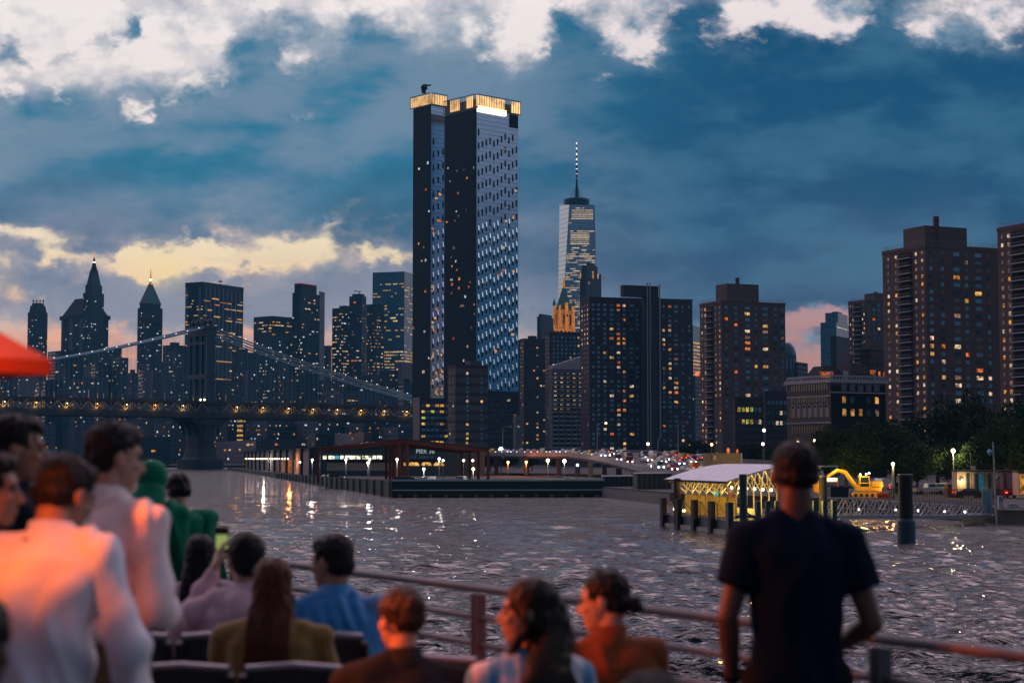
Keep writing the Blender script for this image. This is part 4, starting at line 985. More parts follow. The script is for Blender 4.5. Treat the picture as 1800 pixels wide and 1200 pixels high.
# cables: four, sagging both ways from the tower
def cabz_left(s): u = -s / 190.0; return ztop + 3 - (ztop + 3 - P(0, 662, 1050).z) * (1.46 * u - .46 * u * u)
def cabz_right(s): u = s / 205.0; return ztop + 3 - (ztop + 3 - (bz(205) + 9.0)) * (1.28 * u - .28 * u * u)
for off in (-10.5, -4.2, 4.2, 10.5):
    MB().tube([bp(-190 * k / 24, off, cabz_left(-190 * k / 24)) for k in range(25)], .62, 6).build('main_cable', bcab, br, smooth=True)
    MB().tube([bp(205 * k / 24, off, cabz_right(205 * k / 24)) for k in range(25)], .50, 6).build('main_cable', bcab, br, smooth=True)
n = 0; rest = MB()
for off in (-10.5, 10.5, -4.2, 4.2):
    for k in range(1, 28):
        for sgn, L_ in ((-1, 190), (1, 205)):
            s = sgn * L_ * k / 28; z = cabz_left(s) if s < 0 else cabz_right(s)
            if z - bz(s) < 8: continue
            tgt = MB() if n < 100 else rest
            for d_ in (-.4, .4): tgt.bar(bp(s + d_, off, bz(s) + 6), bp(s + d_, off, z), .09)
            if n < 100: tgt.build('suspender', bcab, br)
            n += 1
rest.build('suspender', bcab, br, kind='stuff')
k = 0
for sgn, L_ in ((-1, 190), (1, 205)):
    for j in range(1, 22):
        for off in (-10.5, 10.5) if sgn > 0 else (-10.5,):
            s = sgn * L_ * (j + (.3 if off > 0 else 0)) / 22; z = cabz_left(s) if s < 0 else cabz_right(s)
            MB().ball(bp(s, off, z + 1.1), .3, 6, 4).build('cable_light', M['mastw'] if 'mastw' in M else M.setdefault('mastw', emat('cable_lamp', (.95, .97, 1), 2.2, vary=0)), br)
# old stone bridge further away, below the first
ob = empty('stone_bridge', tuple(G(130, 1850))[:2] + (0,), 'old stone-towered bridge low behind the steel bridge', 'bridge')
od = Vector((.93, .37, 0)); op_ = Vector((-.37, .93, 0)); O = G(130, 1850)
def o_(s, off, z): v = O + od * s + op_ * off; return Vector((v.x, v.y, z))
gs = mat('pale_granite', (.11, .16, .20), .85)
b = MB()
for z0, z1, rx in ((-2, 6, 21), (6, 40, 19), (40, 84, 17)):
    for o0, o1 in ((-13, -5), (-3, 3), (5, 13)): b.prism([o_(-rx, o0, 0), o_(rx, o0, 0), o_(rx, o1, 0), o_(-rx, o1, 0)], z0, z1)
    b.prism([o_(-rx + 2, -13, 0), o_(rx - 2, -13, 0), o_(rx - 2, 13, 0), o_(-rx + 2, 13, 0)], z0, z0 + 6)
b.prism([o_(-18, -14, 0), o_(18, -14, 0), o_(18, 14, 0), o_(-18, 14, 0)], 78, 84)
b.build('stone_tower', gs, ob)
b = MB()
for s0, s1, z0, z1 in ((-90, 0, 37, 40), (0, 180, 40, 37), (180, 420, 37, 24)):
    for h in (0, 4.5):
        b.add([o_(s0, -12, z0 + h), o_(s1, -12, z1 + h), o_(s1, 12, z1 + h), o_(s0, 12, z0 + h), o_(s0, -12, z0 + h + 1), o_(s1, -12, z1 + h + 1), o_(s1, 12, z1 + h + 1), o_(s0, 12, z0 + h + 1)], [[0, 1, 5, 4], [1, 2, 6, 5], [2, 3, 7, 6], [3, 0, 4, 7], [4, 5, 6, 7], [3, 2, 1, 0]])
    k = int((s1 - s0) / 7)
    for j in range(k):
        a = s0 + (s1 - s0) * j / k; e = s0 + (s1 - s0) * (j + 1) / k; za = z0 + (z1 - z0) * j / k; ze = z0 + (z1 - z0) * (j + 1) / k
        b.bar(o_(a, -12, za + (0 if j % 2 else 5)), o_(e, -12, ze + (5 if j % 2 else 0)), .6)
b.build('deck', mat('old_bridge_deck', (.05, .045, .055), .7), ob)
# ---------------------------------------------------------------- land, pier, roads
gmat = mat('packed_ground', (.055, .052, .052), .95, scale=.3)
asph = mat('asphalt', (.055, .055, .06), .85, scale=.6)
shore = [G(600, 1320), G(735, 1120), G(985, 540), G(1064, 352), G(1178, 296), G(1440, 262), G(1735, 212), G(2600, 178)]
poly = [(v.x, v.y) for v in shore] + [(2600, 150), (2600, 3150), (-2600, 3150), (-2600, 1320)]
MB().prism(poly[::-1], -2.5, GROUND).build('ground', gmat, None, kind='structure')
teal = mat('tarred_timber', (.030, .060, .065), .8, bump=.4)
pierp = [G(690, 343), G(1062, 347), G(985, 560), G(740, 1120), G(400, 1085)]
MB().prism([(v.x, v.y) for v in pierp], .35, 1.45).build('pier_deck', gmat, None, kind='structure')
# timber wall along the pier's river side
A, Bq = G(690, 343), G(1062, 347); C = G(400, 1085)
b = MB()
k = 60
for i in range(k):
    p = A.lerp(C, i / k); q = A.lerp(C, (i + .96) / k); h = 3.3 - 1.5 * min(1, i / 25)
    b.bar(Vector((p.x, p.y, h / 2 - .3)), Vector((q.x, q.y, h / 2 - .3)), .35, h + .6)
w1 = b.build('sheet_wall', teal, None)
ft = empty('pier_wall', (A.x, A.y, 0), 'dark timber-faced wall along the left river side of the long pier', 'wall'); w1.parent = ft; w1.location = -ft.location
b = MB()
for i in range(0, 26): p = A.lerp(C, i / 60); b.tube([Vector((p.x - .5, p.y, -1)), Vector((p.x - .5, p.y, 3.2 - i * .05))], .22, 6)
o = b.build('fender_pile', teal, ft)
ft = empty('pier_fence', (A.x + 20, A.y, 0), 'teal mesh fence with pale rails along the near end of the long pier', 'fence')
pr_ = mat('pale_teal_rail', (.38, .58, .62), .6)
b = MB(); b.bar(Vector((A.x, A.y, 3.35)), Vector((Bq.x, Bq.y, 3.35)), .12, .34); b.build('top_rail', pr_, ft)
b = MB(); b.bar(Vector((A.x, A.y, 1.38)), Vector((Bq.x, Bq.y, 1.38)), .5, .22); b.build('curb', pr_, ft)
b = MB(); n = 60
for i in range(n + 1): p = A.lerp(Bq, i / n); b.bar(Vector((p.x, p.y, 1.4)), Vector((p.x, p.y, 3.3)), .07)
for z in (1.9, 2.4, 2.9): b.bar(Vector((A.x, A.y, z)), Vector((Bq.x, Bq.y, z)), .04)
b.build('fence_post', teal, ft)
b = MB(); b.bar(Vector((A.x, A.y + .2, 2.35)), Vector((Bq.x, Bq.y + .2, 2.35)), .03, 1.7)
b.build('mesh_panel', mat('green_netting', (.045, .075, .070), .9), ft)
b = MB(); b.bar(Vector((A.x, A.y + .3, .75)), Vector((Bq.x, Bq.y + .3, .75)), .4, 1.1)
b.build('fascia', mat('dark_concrete_fascia', (.06, .085, .09), .7), ft)  # one even tone, darker than the other concrete
b = MB()
for i in range(14): p = A.lerp(Bq, (i + .5) / 14); b.bar(Vector((p.x, p.y + .1, -1.5)), Vector((p.x, p.y + .1, .5)), .7)
b.build('pier_pile', M['concrete'], ft)
# low quay from the pier to the landing
q0, q1 = G(1062, 345), G(1182, 290)
b = MB(); b.bar(Vector((q0.x, q0.y, .7)), Vector((q1.x, q1.y, .7)), 1.0, 2.0); wq = empty('quay_wall', tuple(q0)[:2] + (0,), 'low concrete quay wall between the long pier and the ferry landing', 'wall'); b.build('concrete_face', M['concrete'], wq)
b = MB(); b.bar(Vector((q0.x, q0.y - .3, 1.9)), Vector((q1.x, q1.y - .3, 1.9)), .5, .3); b.bar(Vector((q0.x, q0.y - .6, 1.0)), Vector((q1.x, q1.y - .6, 1.0)), .2, .25); b.build('timber_rail', teal, wq)
dsh = mat('dark_shed_cladding', (.03, .04, .05), .8)
for (x0, x1, D, y0, lab) in ((1120, 1180, 330, 833, 'long low dark shed on the quay left of the ferry landing'), (1062, 1122, 360, 838, 'low dark container stack at the pier root behind the mesh fence')):
    a_, e_ = G(x0, D), G(x1, D + 6); z1 = P(x0, y0, D).z
    r_ = empty('quay_shed', (a_.x, a_.y, GROUND), lab, 'shed'); d_ = Vector((0, 12, 0))
    MB().prism([a_, e_, e_ + d_, a_ + d_], GROUND, z1).build('wall', dsh, r_); MB().prism([a_ - Vector((.3, .3, 0)), e_ + Vector((.3, -.3, 0)), e_ + d_ * 1.05, a_ + d_ * 1.05], z1, z1 + .2).build('roof', M['steel'], r_)
    b = MB()
    for k in range(7): p = a_.lerp(e_, (k + .5) / 7); b.bar(p + Vector((0, -.06, GROUND + .1)), p + Vector((0, -.06, z1 - .1)), .12)
    b.build('seam', M['roofdark'], r_)
# --- pier shed
wh = empty('pier_shed', tuple(G(700, 640))[:2] + (1.45,), 'long low pier shed with teal gable wall, lit window band and white PIER 36 lettering', 'shed')
a0, a1, a2, a3 = G(548, 600), G(852, 596), G(740, 1060), G(432, 1010)
zt = P(548, 786, 600).z
MB().prism([a0, a1, a2, a3], 1.45, zt).build('wall', mat('shed_teal_cladding', (.050, .10, .115), .7), wh)
rb = MB(); mid0, mid1 = (a0 + a1) / 2, (a2 + a3) / 2
rb.add([a0 + Vector((-1, -1, zt)), a1 + Vector((1, -1, zt)), mid0 + Vector((0, -1, zt + 2.2)), a3 + Vector((-1, 0, zt)), a2 + Vector((1, 0, zt)), mid1 + Vector((0, 0, zt + 2.2))], [[0, 1, 2], [0, 2, 5, 3], [2, 1, 4, 5], [5, 4, 3]])
rb.build('roof', mat('shed_roof', (.05, .065, .07), .6), wh)
fw = Face(a0, a1 - a0, (a1 - a0).length, Vector((0, -1, 0)), 1.45, zt); sw = Face(a3, a0 - a3, (a0 - a3).length, Vector((-(a0 - a3).y * -1, -(a0 - a3).x, 0)) * 1.0, 1.45, zt)
sn = Vector((-(a0 - a3).y, (a0 - a3).x, 0)).normalized()
if sn.x > 0: sn = -sn
sw.n = sn
def zpx(py, D): return P(900, py, D).z
def fx(px): return (px - 548) / (852 - 548)
def panel(f, u0, u1, z0, z1, m, name, out=.15, th=.08, par=None):
    A_, B_ = f.pt(u0, z0, out), f.pt(u1, z0, out); b = MB(); b.obox((A_ + B_) / 2 + Vector((0, 0, (z1 - z0) / 2)), (B_ - A_) / 2, f.n * th, Vector((0, 0, (z1 - z0) / 2))); return b.build(name, m, par or wh)
litw = emat('shed_window_light', (1, .88, .62), 2.2, vary=.3)
for x0, x1, m_ in ((568, 574, litw), (578, 588, litw), (598, 604, litw), (607, 634, litw), (637, 653, litw), (655, 661, litw), (663, 672, litw)):
    panel(fw, fx(x0), fx(x1), zpx(806.5, 600), zpx(800.5, 600), m_, 'lit_window')
panel(fw, fx(589), fx(596), zpx(806.5, 600), zpx(800.5, 600), emat('blue_window', (.1, .45, .75), .8, vary=0), 'lit_window')
for k in range(10): panel(fw, fx(720 + k * 4.3), fx(723 + k * 4.3), zpx(805.5, 600), zpx(801, 600), M['pane2'], 'dark_window')
panel(fw, fx(574), fx(770), zpx(812, 600), zpx(807.5, 600), M['roofdark'], 'canopy_band', .4, .3)
panel(fw, fx(575), fx(692), zpx(827, 600), zpx(812.5, 600), mat('cream_wall', (.42, .38, .28), .8), 'lower_wall', .2, .1)
for x0 in (706, 728, 750, 772): 
    b = MB(); c = fw.pt(fx(x0), zpx(818, 600), .3); pts = [c + fw.u * (1.9 * math.cos(a)) + Vector((0, 0, 1.5 * math.sin(a))) for a in [math.pi * k / 8 for k in range(9)]]
    b.add(pts + [p + Vector((0, .2, 0)) for p in pts], [list(range(9)), list(range(17, 8, -1))]); b.build('lit_arch', M['gold'], wh)
tx = bpy.data.curves.new('sign_lettering', 'FONT'); tx.body = 'PIER 36'; tx.size = 2.1; tx.extrude = .05; tx.align_x = 'CENTER'
tmp_ = bpy.data.objects.new('t', tx); col_link(tmp_); dg_ = bpy.context.evaluated_depsgraph_get(); tm_ = bpy.data.meshes.new_from_object(tmp_.evaluated_get(dg_)); bpy.data.objects.remove(tmp_)
to = bpy.data.objects.new('sign_lettering', tm_); col_link(to)
to.rotation_euler = (rad(90), 0, math.atan2(fw.u.y, fw.u.x)); to.location = fw.pt(fx(748), zpx(796.5, 600), .35) - wh.location; to.parent = wh
tm_.materials.clear(); tm_.materials.append(emat('sign_white_glow', (.72, .85, .9), .45, vary=0))  # letters glow faintly, their brightness put in as emission
n = 12
for k in range(n + 1): panel(sw, k / n - .004, k / n + .004, 1.45, zt - .3, M['roofdark'], 'wall_column', .5, .5)
panel(sw, 0, 1, 1.45, zt - 1.5, mat('pale_shed_side', (.22, .21, .22), .8), 'side_wall', .15, .05)
for k in range(26):
    u = .04 + .035 * k
    if u < .80: MB().ball(sw.pt(u, zpx(806, 600 + 410 * (1 - u)), .9), .34, 6, 4).build('wall_lamp', M['lampw'] if k % 5 else M['lampo'], wh)
for k in range(7): panel(sw, .62 + .035 * k, .645 + .035 * k, 1.6, 7.2, M['orange'] if 2 < k < 5 else M['dim'], 'lit_doorway', .3, .1)
def plight(loc, e, col, size=.4, par=None, name='lamp_light'):
    l = bpy.data.lights.new(name, 'POINT'); l.energy = e; l.color = col; l.shadow_soft_size = size
    o = bpy.data.objects.new(name, l); col_link(o); o.location = Vector(loc) - (Vector(par.location) if par else Vector((0, 0, 0)))
    if par: o.parent = par
    return o
plight(sw.pt(.86, 6, 3), 2500, (1, .30, .06), .5, wh); plight(sw.pt(.5, 6.5, 3), 2500, (1, .8, .7), .5, wh)
# red open frame canopy over the sports courts
redm = mat('red_oxide_steel', (.16, .022, .014), .55, .1)
rc_ = empty('red_canopy', tuple(G(705, 480))[:2] + (1.45,), 'dark red steel gable canopy on clustered posts in front of the pier shed', 'canopy')
def cz(px, py, D): return P(px, py, D)
L0 = P(560, 791, 440); Ap = P(708, 776, 440); R0 = P(858, 792, 440); dep = Vector((0, 1, 0))
for k, dd in enumerate((0, 26, 52, 78)):
    off = Vector((-3.0 * k, dd, 0)); b = MB()
    for a_, e_ in ((L0, Ap), (Ap, R0)):
        for j in range(8): b.bar(a_.lerp(e_, j / 8) + off, a_.lerp(e_, (j + 1) / 8) + off, .6, 1.2 - .5 * abs(j - 4) / 4 if 1 else 1)
    b.build('gable_beam', redm, rc_)
    for p in (L0, Ap + Vector((-.9, 0, 0)), Ap + Vector((1.2, 0, 0)), R0):
        q = p + off; MB().bar(Vector((q.x, q.y, 1.45)), q, .75).build('post', redm, rc_)
b = MB()
for j in range(0, 9):
    for a_, e_ in ((L0, Ap), (Ap, R0)):
        p = a_.lerp(e_, j / 8); b.bar(p, p + Vector((-9, 78, 0)), .3)
b.build('purlin', redm, rc_)
ro = MB()
for a_, e_ in ((L0, Ap), (Ap, R0)): u_ = Vector((0, 0, .75)); ro.add([a_ + u_ * .9, e_ + u_ * .9, e_ + Vector((-9, 78, 0)) + u_, a_ + Vector((-9, 78, 0)) + u_, a_ + u_ * 1.1, e_ + u_ * 1.1, e_ + Vector((-9, 78, 0.2)) + u_, a_ + Vector((-9, 78, .2)) + u_], [[0, 1, 2, 3], [7, 6, 5, 4], [0, 4, 5, 1], [1, 5, 6, 2], [2, 6, 7, 3], [3, 7, 4, 0]])
ro.build('roof_sheet', mat('canopy_roof', (.10, .025, .02), .6), rc_)
# pier lamps
def lamp(name, px, py, D, key, label, group, e=0, r=.35, arm=0.0, z0=1.45, col=(1, .9, .8), post=.09):
    c = P(px, py, D); r_ = empty(name, (c.x + arm, c.y, z0), label, 'lamp', group)
    b = MB(); b.tube([Vector((c.x + arm, c.y, z0)), Vector((c.x + arm, c.y, c.z + (.4 if arm else -.1)))], [post * 1.5, post], 6)
    if arm: b.tube([Vector((c.x + arm, c.y, c.z + .4)), Vector((c.x, c.y, c.z + .25))], post * .7, 5)
    b.build('post', M['steel'], r_)
    MB().ball(c, r, 10, 6).build('globe', M[key], r_)
    if e: plight(c - Vector((0, r + .35, .3)), e, col, .3, r_)
    return r_
for i, (px, py, D, key, lab, e) in enumerate((
    (527, 812, 520, 'lampw', 'pier lamp against the orange lit doorway of the shed', 0),
    (549, 808, 470, 'lampw', 'pier lamp just left of the red canopy post cluster', 900), (608, 808, 450, 'lampw', 'second white globe lamp from the left under the red canopy', 900),
    (650, 807, 450, 'lampw', 'white globe lamp above a lower yellow one under the canopy', 900), (647, 813, 470, 'lampy', 'yellow globe lamp below the white one under the canopy', 1500),
    (698, 807, 420, 'lampw', 'globe lamp at the middle canopy posts', 1500), (772, 806, 430, 'lampb', 'bluish globe lamp right of the PIER 36 lettering', 900),
    (779, 809, 450, 'lampw', 'smaller globe lamp beside the bluish one', 0), (745, 824, 400, 'lampw', 'low lamp near the parked van on the pier', 900),
    (815, 809, 430, 'lampw', 'globe lamp left of the right canopy post cluster', 0), (831, 809, 440, 'lampw', 'globe lamp inside the right canopy post cluster', 0), (832, 824, 400, 'lampy', 'low lamp at the foot of the right canopy posts', 900))):
    lamp('pier_lamp', px, py, D, key, lab, 'globe lamps on the pier', e * .5, r=.33)
for px, D in ((884, 600), (1050, 560), (1192, 520)):
    c = P(px, 745 if px > 900 else 752, D); r_ = empty('street_lamp', (c.x, c.y, 7.5), {884: 'tall thin unlit mast by the left end of the viaduct', 1050: 'tall street lamp standing on the viaduct where it bends', 1192: 'tall street lamp beside the descending road, trees behind'}[px], 'street lamp')
    MB().tube([Vector((c.x, c.y, 7.5)), c], [.22, .12], 6).build('post', M['steel'], r_)
    MB().tube([c, c + Vector((1.2, 0, .5)), c + Vector((2.6, 0, .5))], .1, 5).build('arm', M['steel'], r_); MB().ball(c + Vector((2.8, 0, .3)), .35, 8, 5).build('lamp_head', M['lampo' if px == 1050 else 'steel'], r_)

# --- elevated highway coming down to the right
NE = [(700, 760, 799), (857, 640, 798.5), (1000, 560, 799), (1060, 510, 807), (1130, 440, 826), (1200, 400, 837), (1300, 360, 846), (1500, 340, 849)]
FE = [(700, 800, 797), (857, 690, 796), (1000, 640, 795), (1060, 610, 794), (1130, 590, 795.5), (1200, 555, 801), (1300, 480, 812), (1500, 420, 823)]
ne = [P(x, y, D) for x, D, y in NE]; fe = [P(x, y, D) for x, D, y in FE]
hw = MB()
vs = []
for p, q in zip(ne, fe): vs += [p, q, q - Vector((0, 0, 1.2)), p - Vector((0, 0, 1.2))]
fs = []
for i in range(len(ne) - 1):
    a_ = i * 4; e_ = a_ + 4; fs += [[a_, e_, e_ + 1, a_ + 1], [a_ + 3, a_ + 2, e_ + 2, e_ + 3], [a_, a_ + 3, e_ + 3, e_], [a_ + 1, e_ + 1, e_ + 2, a_ + 2]]
hw.add(vs, fs); hw.build('road', asph, None, kind='structure')
def poly_at(pts, t):
    t = max(0, min(.9999, t)) * (len(pts) - 1); i = int(t); return pts[i].lerp(pts[i + 1], t - i)
par_ = empty('viaduct', tuple(G(980, 560))[:2] + (GROUND,), 'pale concrete barrier and piers carrying the elevated road', 'viaduct')
b = MB()
for i in range(len(ne) - 1): b.bar(ne[i] + Vector((0, 0, .2)), ne[i + 1] + Vector((0, 0, .2)), .4, 1.5)
b.build('river_side_barrier', mat('barrier_concrete', (.26, .27, .31), .75), par_)
b = MB()
for i in range(len(ne) - 1): b.bar(fe[i] + Vector((0, 0, .3)), fe[i + 1] + Vector((0, 0, .3)), .4, 1.3)
b.build('land_side_barrier', M['concrete'], par_)
for k in range(10):
    p = poly_at(ne, .05 + k * .055); q = poly_at(fe, .05 + k * .055)
    MB().bar(Vector((p.x, p.y + 3, GROUND)), Vector((p.x, p.y + 3, p.z - 1.2)), 1.4).build('column', M['concrete'], par_)
    MB().bar(Vector((q.x, q.y, GROUND)), Vector((q.x, q.y, q.z - 1.2)), 1.4).build('column', M['concrete'], par_)
mk_ = MB()
for lane in (.2, .4, .6, .8):
    for k in range(80):
        t = k / 80; p = poly_at(ne, t).lerp(poly_at(fe, t), lane); q = poly_at(ne, t + .006).lerp(poly_at(fe, t + .006), lane)
        mk_.bar(p + Vector((0, 0, .03)), q + Vector((0, 0, .03)), .2, .02)
mk_.build('lane_markings', mat('road_paint', (.6, .6, .58), .7), None, kind='structure')
for k, (px, py, D, key) in enumerate(((868, 805, 560, 'lampo'), (893, 806, 540, 'lampo'), (930, 806, 540, 'lampo'), (963, 809, 520, 'lampy'), (992, 810, 520, 'lampy'), (1016, 816, 480, 'lampb'), (903, 822, 470, 'lampb'))):
    pass
def signlamp(px, py, D, key, lab, e, col, r=.45): return lamp('street_lamp', px, py, D, key, lab, 'lamps under and around the viaduct', e, r, z0=GROUND, col=col)
signlamp(963, 809, 520, 'lampy', 'yellow lamp under the viaduct, left of the pair', 900, (1, .6, .3), .5)
signlamp(992, 810, 520, 'lampw', 'bright white lamp under the viaduct, right of the pair', 1000, (1, .75, .5), .6)
signlamp(893, 812, 590, 'lampo', 'orange lamp glowing under the left end of the viaduct', 3500, (1, .25, .04), .4)
signlamp(925, 812, 570, 'lampo', 'second orange lamp under the viaduct, further right', 2500, (1, .25, .04), .4)
signlamp(1015, 817, 450, 'lampb', 'bluish low lamp under the viaduct behind the mesh fence', 0, (1, 1, 1), .35)
signlamp(881, 790, 640, 'lampb', 'largest bluish white lamp at the left end of the viaduct traffic', 0, (1, 1, 1), 1.0)
signlamp(1139, 780, 500, 'lampy', 'small yellow lamp beside the trees above the traffic', 0, (1, 1, 1), .4)

# --- cars: one of each kind, copied
def carmesh(kind):
    L, Wd = (4.6, 1.85) if kind != 'van' else (5.2, 2.0)
    prof = {'sedan': [(-2.3, .35), (-2.3, .95), (-1.6, 1.0), (-1.0, 1.42), (.5, 1.45), (1.2, 1.0), (2.2, .85), (2.3, .35)],
            'suv': [(-2.3, .4), (-2.3, 1.1), (-2.1, 1.75), (.5, 1.78), (1.2, 1.15), (2.2, 1.0), (2.3, .4)],
            'van': [(-2.6, .4), (-2.6, 2.1), (1.2, 2.15), (1.9, 1.2), (2.6, 1.0), (2.6, .4)],
            'pickup': [(-2.7, .45), (-2.7, 1.15), (-.6, 1.15), (-.5, 1.85), (.8, 1.85), (1.3, 1.2), (2.6, 1.1), (2.7, .45)]}[kind]
    b = MB(); n = len(prof); vs = []
    for sgn in (-1, 1):
        for x, z in prof: vs.append((x, sgn * (Wd / 2 - (.18 if z > 1.3 else 0)), z))
    b.add(vs, [list(range(n)), list(range(2 * n - 1, n - 1, -1))] + [[i, n + i, n + (i + 1) % n, (i + 1) % n] for i in range(n)])
    g = MB(); zr = max(z for _, z in prof); x0 = {'sedan': -1.2, 'suv': -2.0, 'van': .6, 'pickup': -.45}[kind]; x1 = {'sedan': .8, 'suv': .75, 'van': 1.7, 'pickup': .95}[kind]
    zl = {'sedan': 1.02, 'suv': 1.15, 'van': 1.3, 'pickup': 1.25}[kind]
    for sgn in (-1, 1): g.add([(x0, sgn * (Wd / 2 + .005), zl), (x1 + .25, sgn * (Wd / 2 + .005), zl), (x1 - .25, sgn * (Wd / 2 - .15), zr - .1), (x0 + .25, sgn * (Wd / 2 - .15), zr - .1)], [[0, 1, 2, 3]])
    g.add([(x1 + .32, -.75, zl), (x1 + .32, .75, zl), (x1 - .22, .65, zr - .06), (x1 - .22, -.65, zr - .06)], [[0, 1, 2, 3]])
    return b, g
paints = [mat('car_paint_' + n_, c, .3, .3, coat=.5, var=.05) for n_, c in (('white', (.7, .7, .72)), ('silver', (.35, .36, .38)), ('black', (.02, .02, .025)), ('red', (.3, .02, .02)), ('blue', (.03, .06, .16)), ('yellow_cab', (.7, .38, .03)))]
tyre = mat('tyre_rubber', (.015, .015, .016), .9)
def car(kind, pi):
    b, g = carmesh(kind); r_ = empty('parked_car', (0, 0, 0)); r_['category'] = 'car'
    b.build('body', paints[pi], r_); g.build('window_glass', M['pane'], r_)
    xw = {'sedan': 1.4, 'suv': 1.4, 'van': 1.6, 'pickup': 1.7}[kind]
    for x in (-xw, xw):
        for sgn in (-1, 1):
            MB().tube([(x, sgn * .72, .34), (x, sgn * .95, .34)], .34, 12).build('wheel', tyre, r_)
    f_ = 2.3 if kind in ('sedan', 'suv') else 2.65
    for sgn in (-1, 1):
        MB().ball((f_, sgn * .68, .75), .24, 6, 4).build('headlight', M['lampw'] if pi % 2 else M['lampb'], r_)
        MB().obox(Vector((-f_, sgn * .72, .85)), Vector((.05, 0, 0)), Vector((0, .16, 0)), Vector((0, 0, .1))).build('tail_light', M['red'], r_)
    return r_
def copy_tree(o, parent=None):
    c = o.copy(); col_link(c); c.parent = parent
    if parent is not None: c.matrix_parent_inverse = o.matrix_parent_inverse
    for ch in list(o.children): copy_tree(ch, c)
    return c
protos = {}
def putcar(kind, pi, loc, yaw, label, group, name='car'):
    if (kind, pi) not in protos: protos[(kind, pi)] = c = car(kind, pi)
    else: c = copy_tree(protos[(kind, pi)])
    c.name = name; c.location = loc; c.rotation_euler = (0, 0, yaw); tag(c, label, 'car', group); return c
rr = random.Random(77)
pn = ['white', 'silver', 'black', 'red', 'blue', 'yellow']
kinds = ['sedan', 'suv', 'van', 'sedan', 'suv']
def roadcar(t, lane, away, i):
    p = poly_at(ne, t).lerp(poly_at(fe, t), lane); q = poly_at(ne, t + .01).lerp(poly_at(fe, t + .01), lane); d_ = q - p
    yaw = math.atan2(d_.y, d_.x) + (math.pi if away else 0)
    k = kinds[i % 5]; pi = rr.choice((0, 1, 2, 4, 5, 1, 0, 3))
    where = 'high viaduct' if t < .42 else ('viaduct bend' if t < .55 else ('descending road' if t < .7 else 'lowest stretch of road'))
    ln_ = 'nearest the river' if lane < .2 else ('second from the river' if lane < .35 else ('in the middle lane' if lane < .5 else 'on the land side'))
    c = putcar(k, pi, p + Vector((0, 0, .02)), yaw, '%s %s with %s, %s, on the %s' % (pn[pi], {'suv': 'four-by-four'}.get(k, k), 'red tail lights' if away else 'headlights lit', ln_, where), 'cars in the evening traffic')
    c.rotation_euler = (0, -math.atan2(d_.z, math.hypot(d_.x, d_.y)) * (-1 if away else 1), yaw)
i = 0
t = .145
while t < .44:
    roadcar(t, .16, False, i); i += 1; t += rr.uniform(.009, .018)
    if rr.random() < .35: roadcar(t, .75, rr.random() < .5, i); i += 1
for _ in range(62):
    t = rr.uniform(.42, .86); lane = rr.choice((.12, .26, .40, .55)); 
    if rr.random() < .22: lane = rr.choice((.72, .86)); aw = True
    else: aw = rr.random() < .12
    roadcar(t, lane, aw, i); i += 1
putcar('pickup', 0, P(1632, 862, 275) * 1.0, math.radians(8), 'white pickup truck parked behind the gangway fence', 'vehicles parked on the quay'); 
# ---------------------------------------------------------------- ferry landing, gangway, quay equipment
def gz(px, D, z=GROUND): v = G(px, D); return Vector((v.x, v.y, z))
bpy.context.view_layer.update()
last = [o for o in sc.objects if o.get('label') == 'white pickup truck parked behind the gangway fence'][0]; last.location = gz(1632, 285)
VG = 'vehicles parked on the quay'
putcar('suv', 0, gz(1654, 292), rad(10), 'pale four-door car parked right of the white pickup', VG)
putcar('sedan', 2, gz(1702, 262), rad(4), 'dark saloon parked in front of the lit trailer', VG)
putcar('suv', 2, gz(1738, 266), rad(80), 'black car with red tail lights in front of the blue door', VG)
putcar('sedan', 3, gz(1766, 262), rad(95), 'red-lit car right of the leaning pole', VG)
putcar('suv', 2, gz(1588, 300), rad(5), 'dark car half hidden by the thick mooring pile', VG)
putcar('van', 0, gz(1548, 330), rad(100), 'white van seen end-on beyond the digger', VG)
for k, (px, D, kd, pi) in enumerate(((716, 395, 'van', 2), (590, 480, 'suv', 2), (575, 500, 'sedan', 2), (757, 392, 'van', 0), (812, 400, 'van', 1))):
    putcar(kd, pi, gz(px, D, 1.45), rad(20 * k), ['dark van on the pier by the middle canopy posts', 'dark car inside the left of the red canopy', 'low dark car by the left canopy posts', 'white van right of the low pier lamp', 'silver van beside the right canopy posts'][k], 'vehicles on the pier')
# floating landing
Lp, Cp = G(1170, 197), G(1288, 176); e1 = (Cp - Lp); LEN = e1.length; e1 = e1.normalized(); e2 = Vector((-e1.y, e1.x, 0))
if e2.x < 0: e2 = -e2
WID = 12.0
def dk_(a, b_, z): v = Lp + e1 * a + e2 * b_; return Vector((v.x, v.y, z))
ld = empty('ferry_landing', tuple(dk_(LEN / 2, WID / 2, 0)), 'floating ferry landing with white membrane roof over yellow-lit panels and dark fenders', 'ferry landing')
hull = mat('barge_hull_steel', (.10, .12, .15), .7, .1, bump=.3)
MB().prism([dk_(0, 0, 0), dk_(LEN, 0, 0), dk_(LEN, WID, 0), dk_(0, WID, 0)], -.4, 1.45).build('barge', hull, ld)
b = MB(); b.bar(dk_(-.2, -.15, .25), dk_(LEN + .2, -.15, .25), .5, .5); b.bar(dk_(LEN + .15, -.2, .25), dk_(LEN + .15, WID, .25), .5, .5); b.build('rubbing_strake', M['steel'], ld)
tl = mat('dark_teal_paint', (.022, .075, .095), .55)
blk = mat('black_fender', (.018, .018, .022), .7)
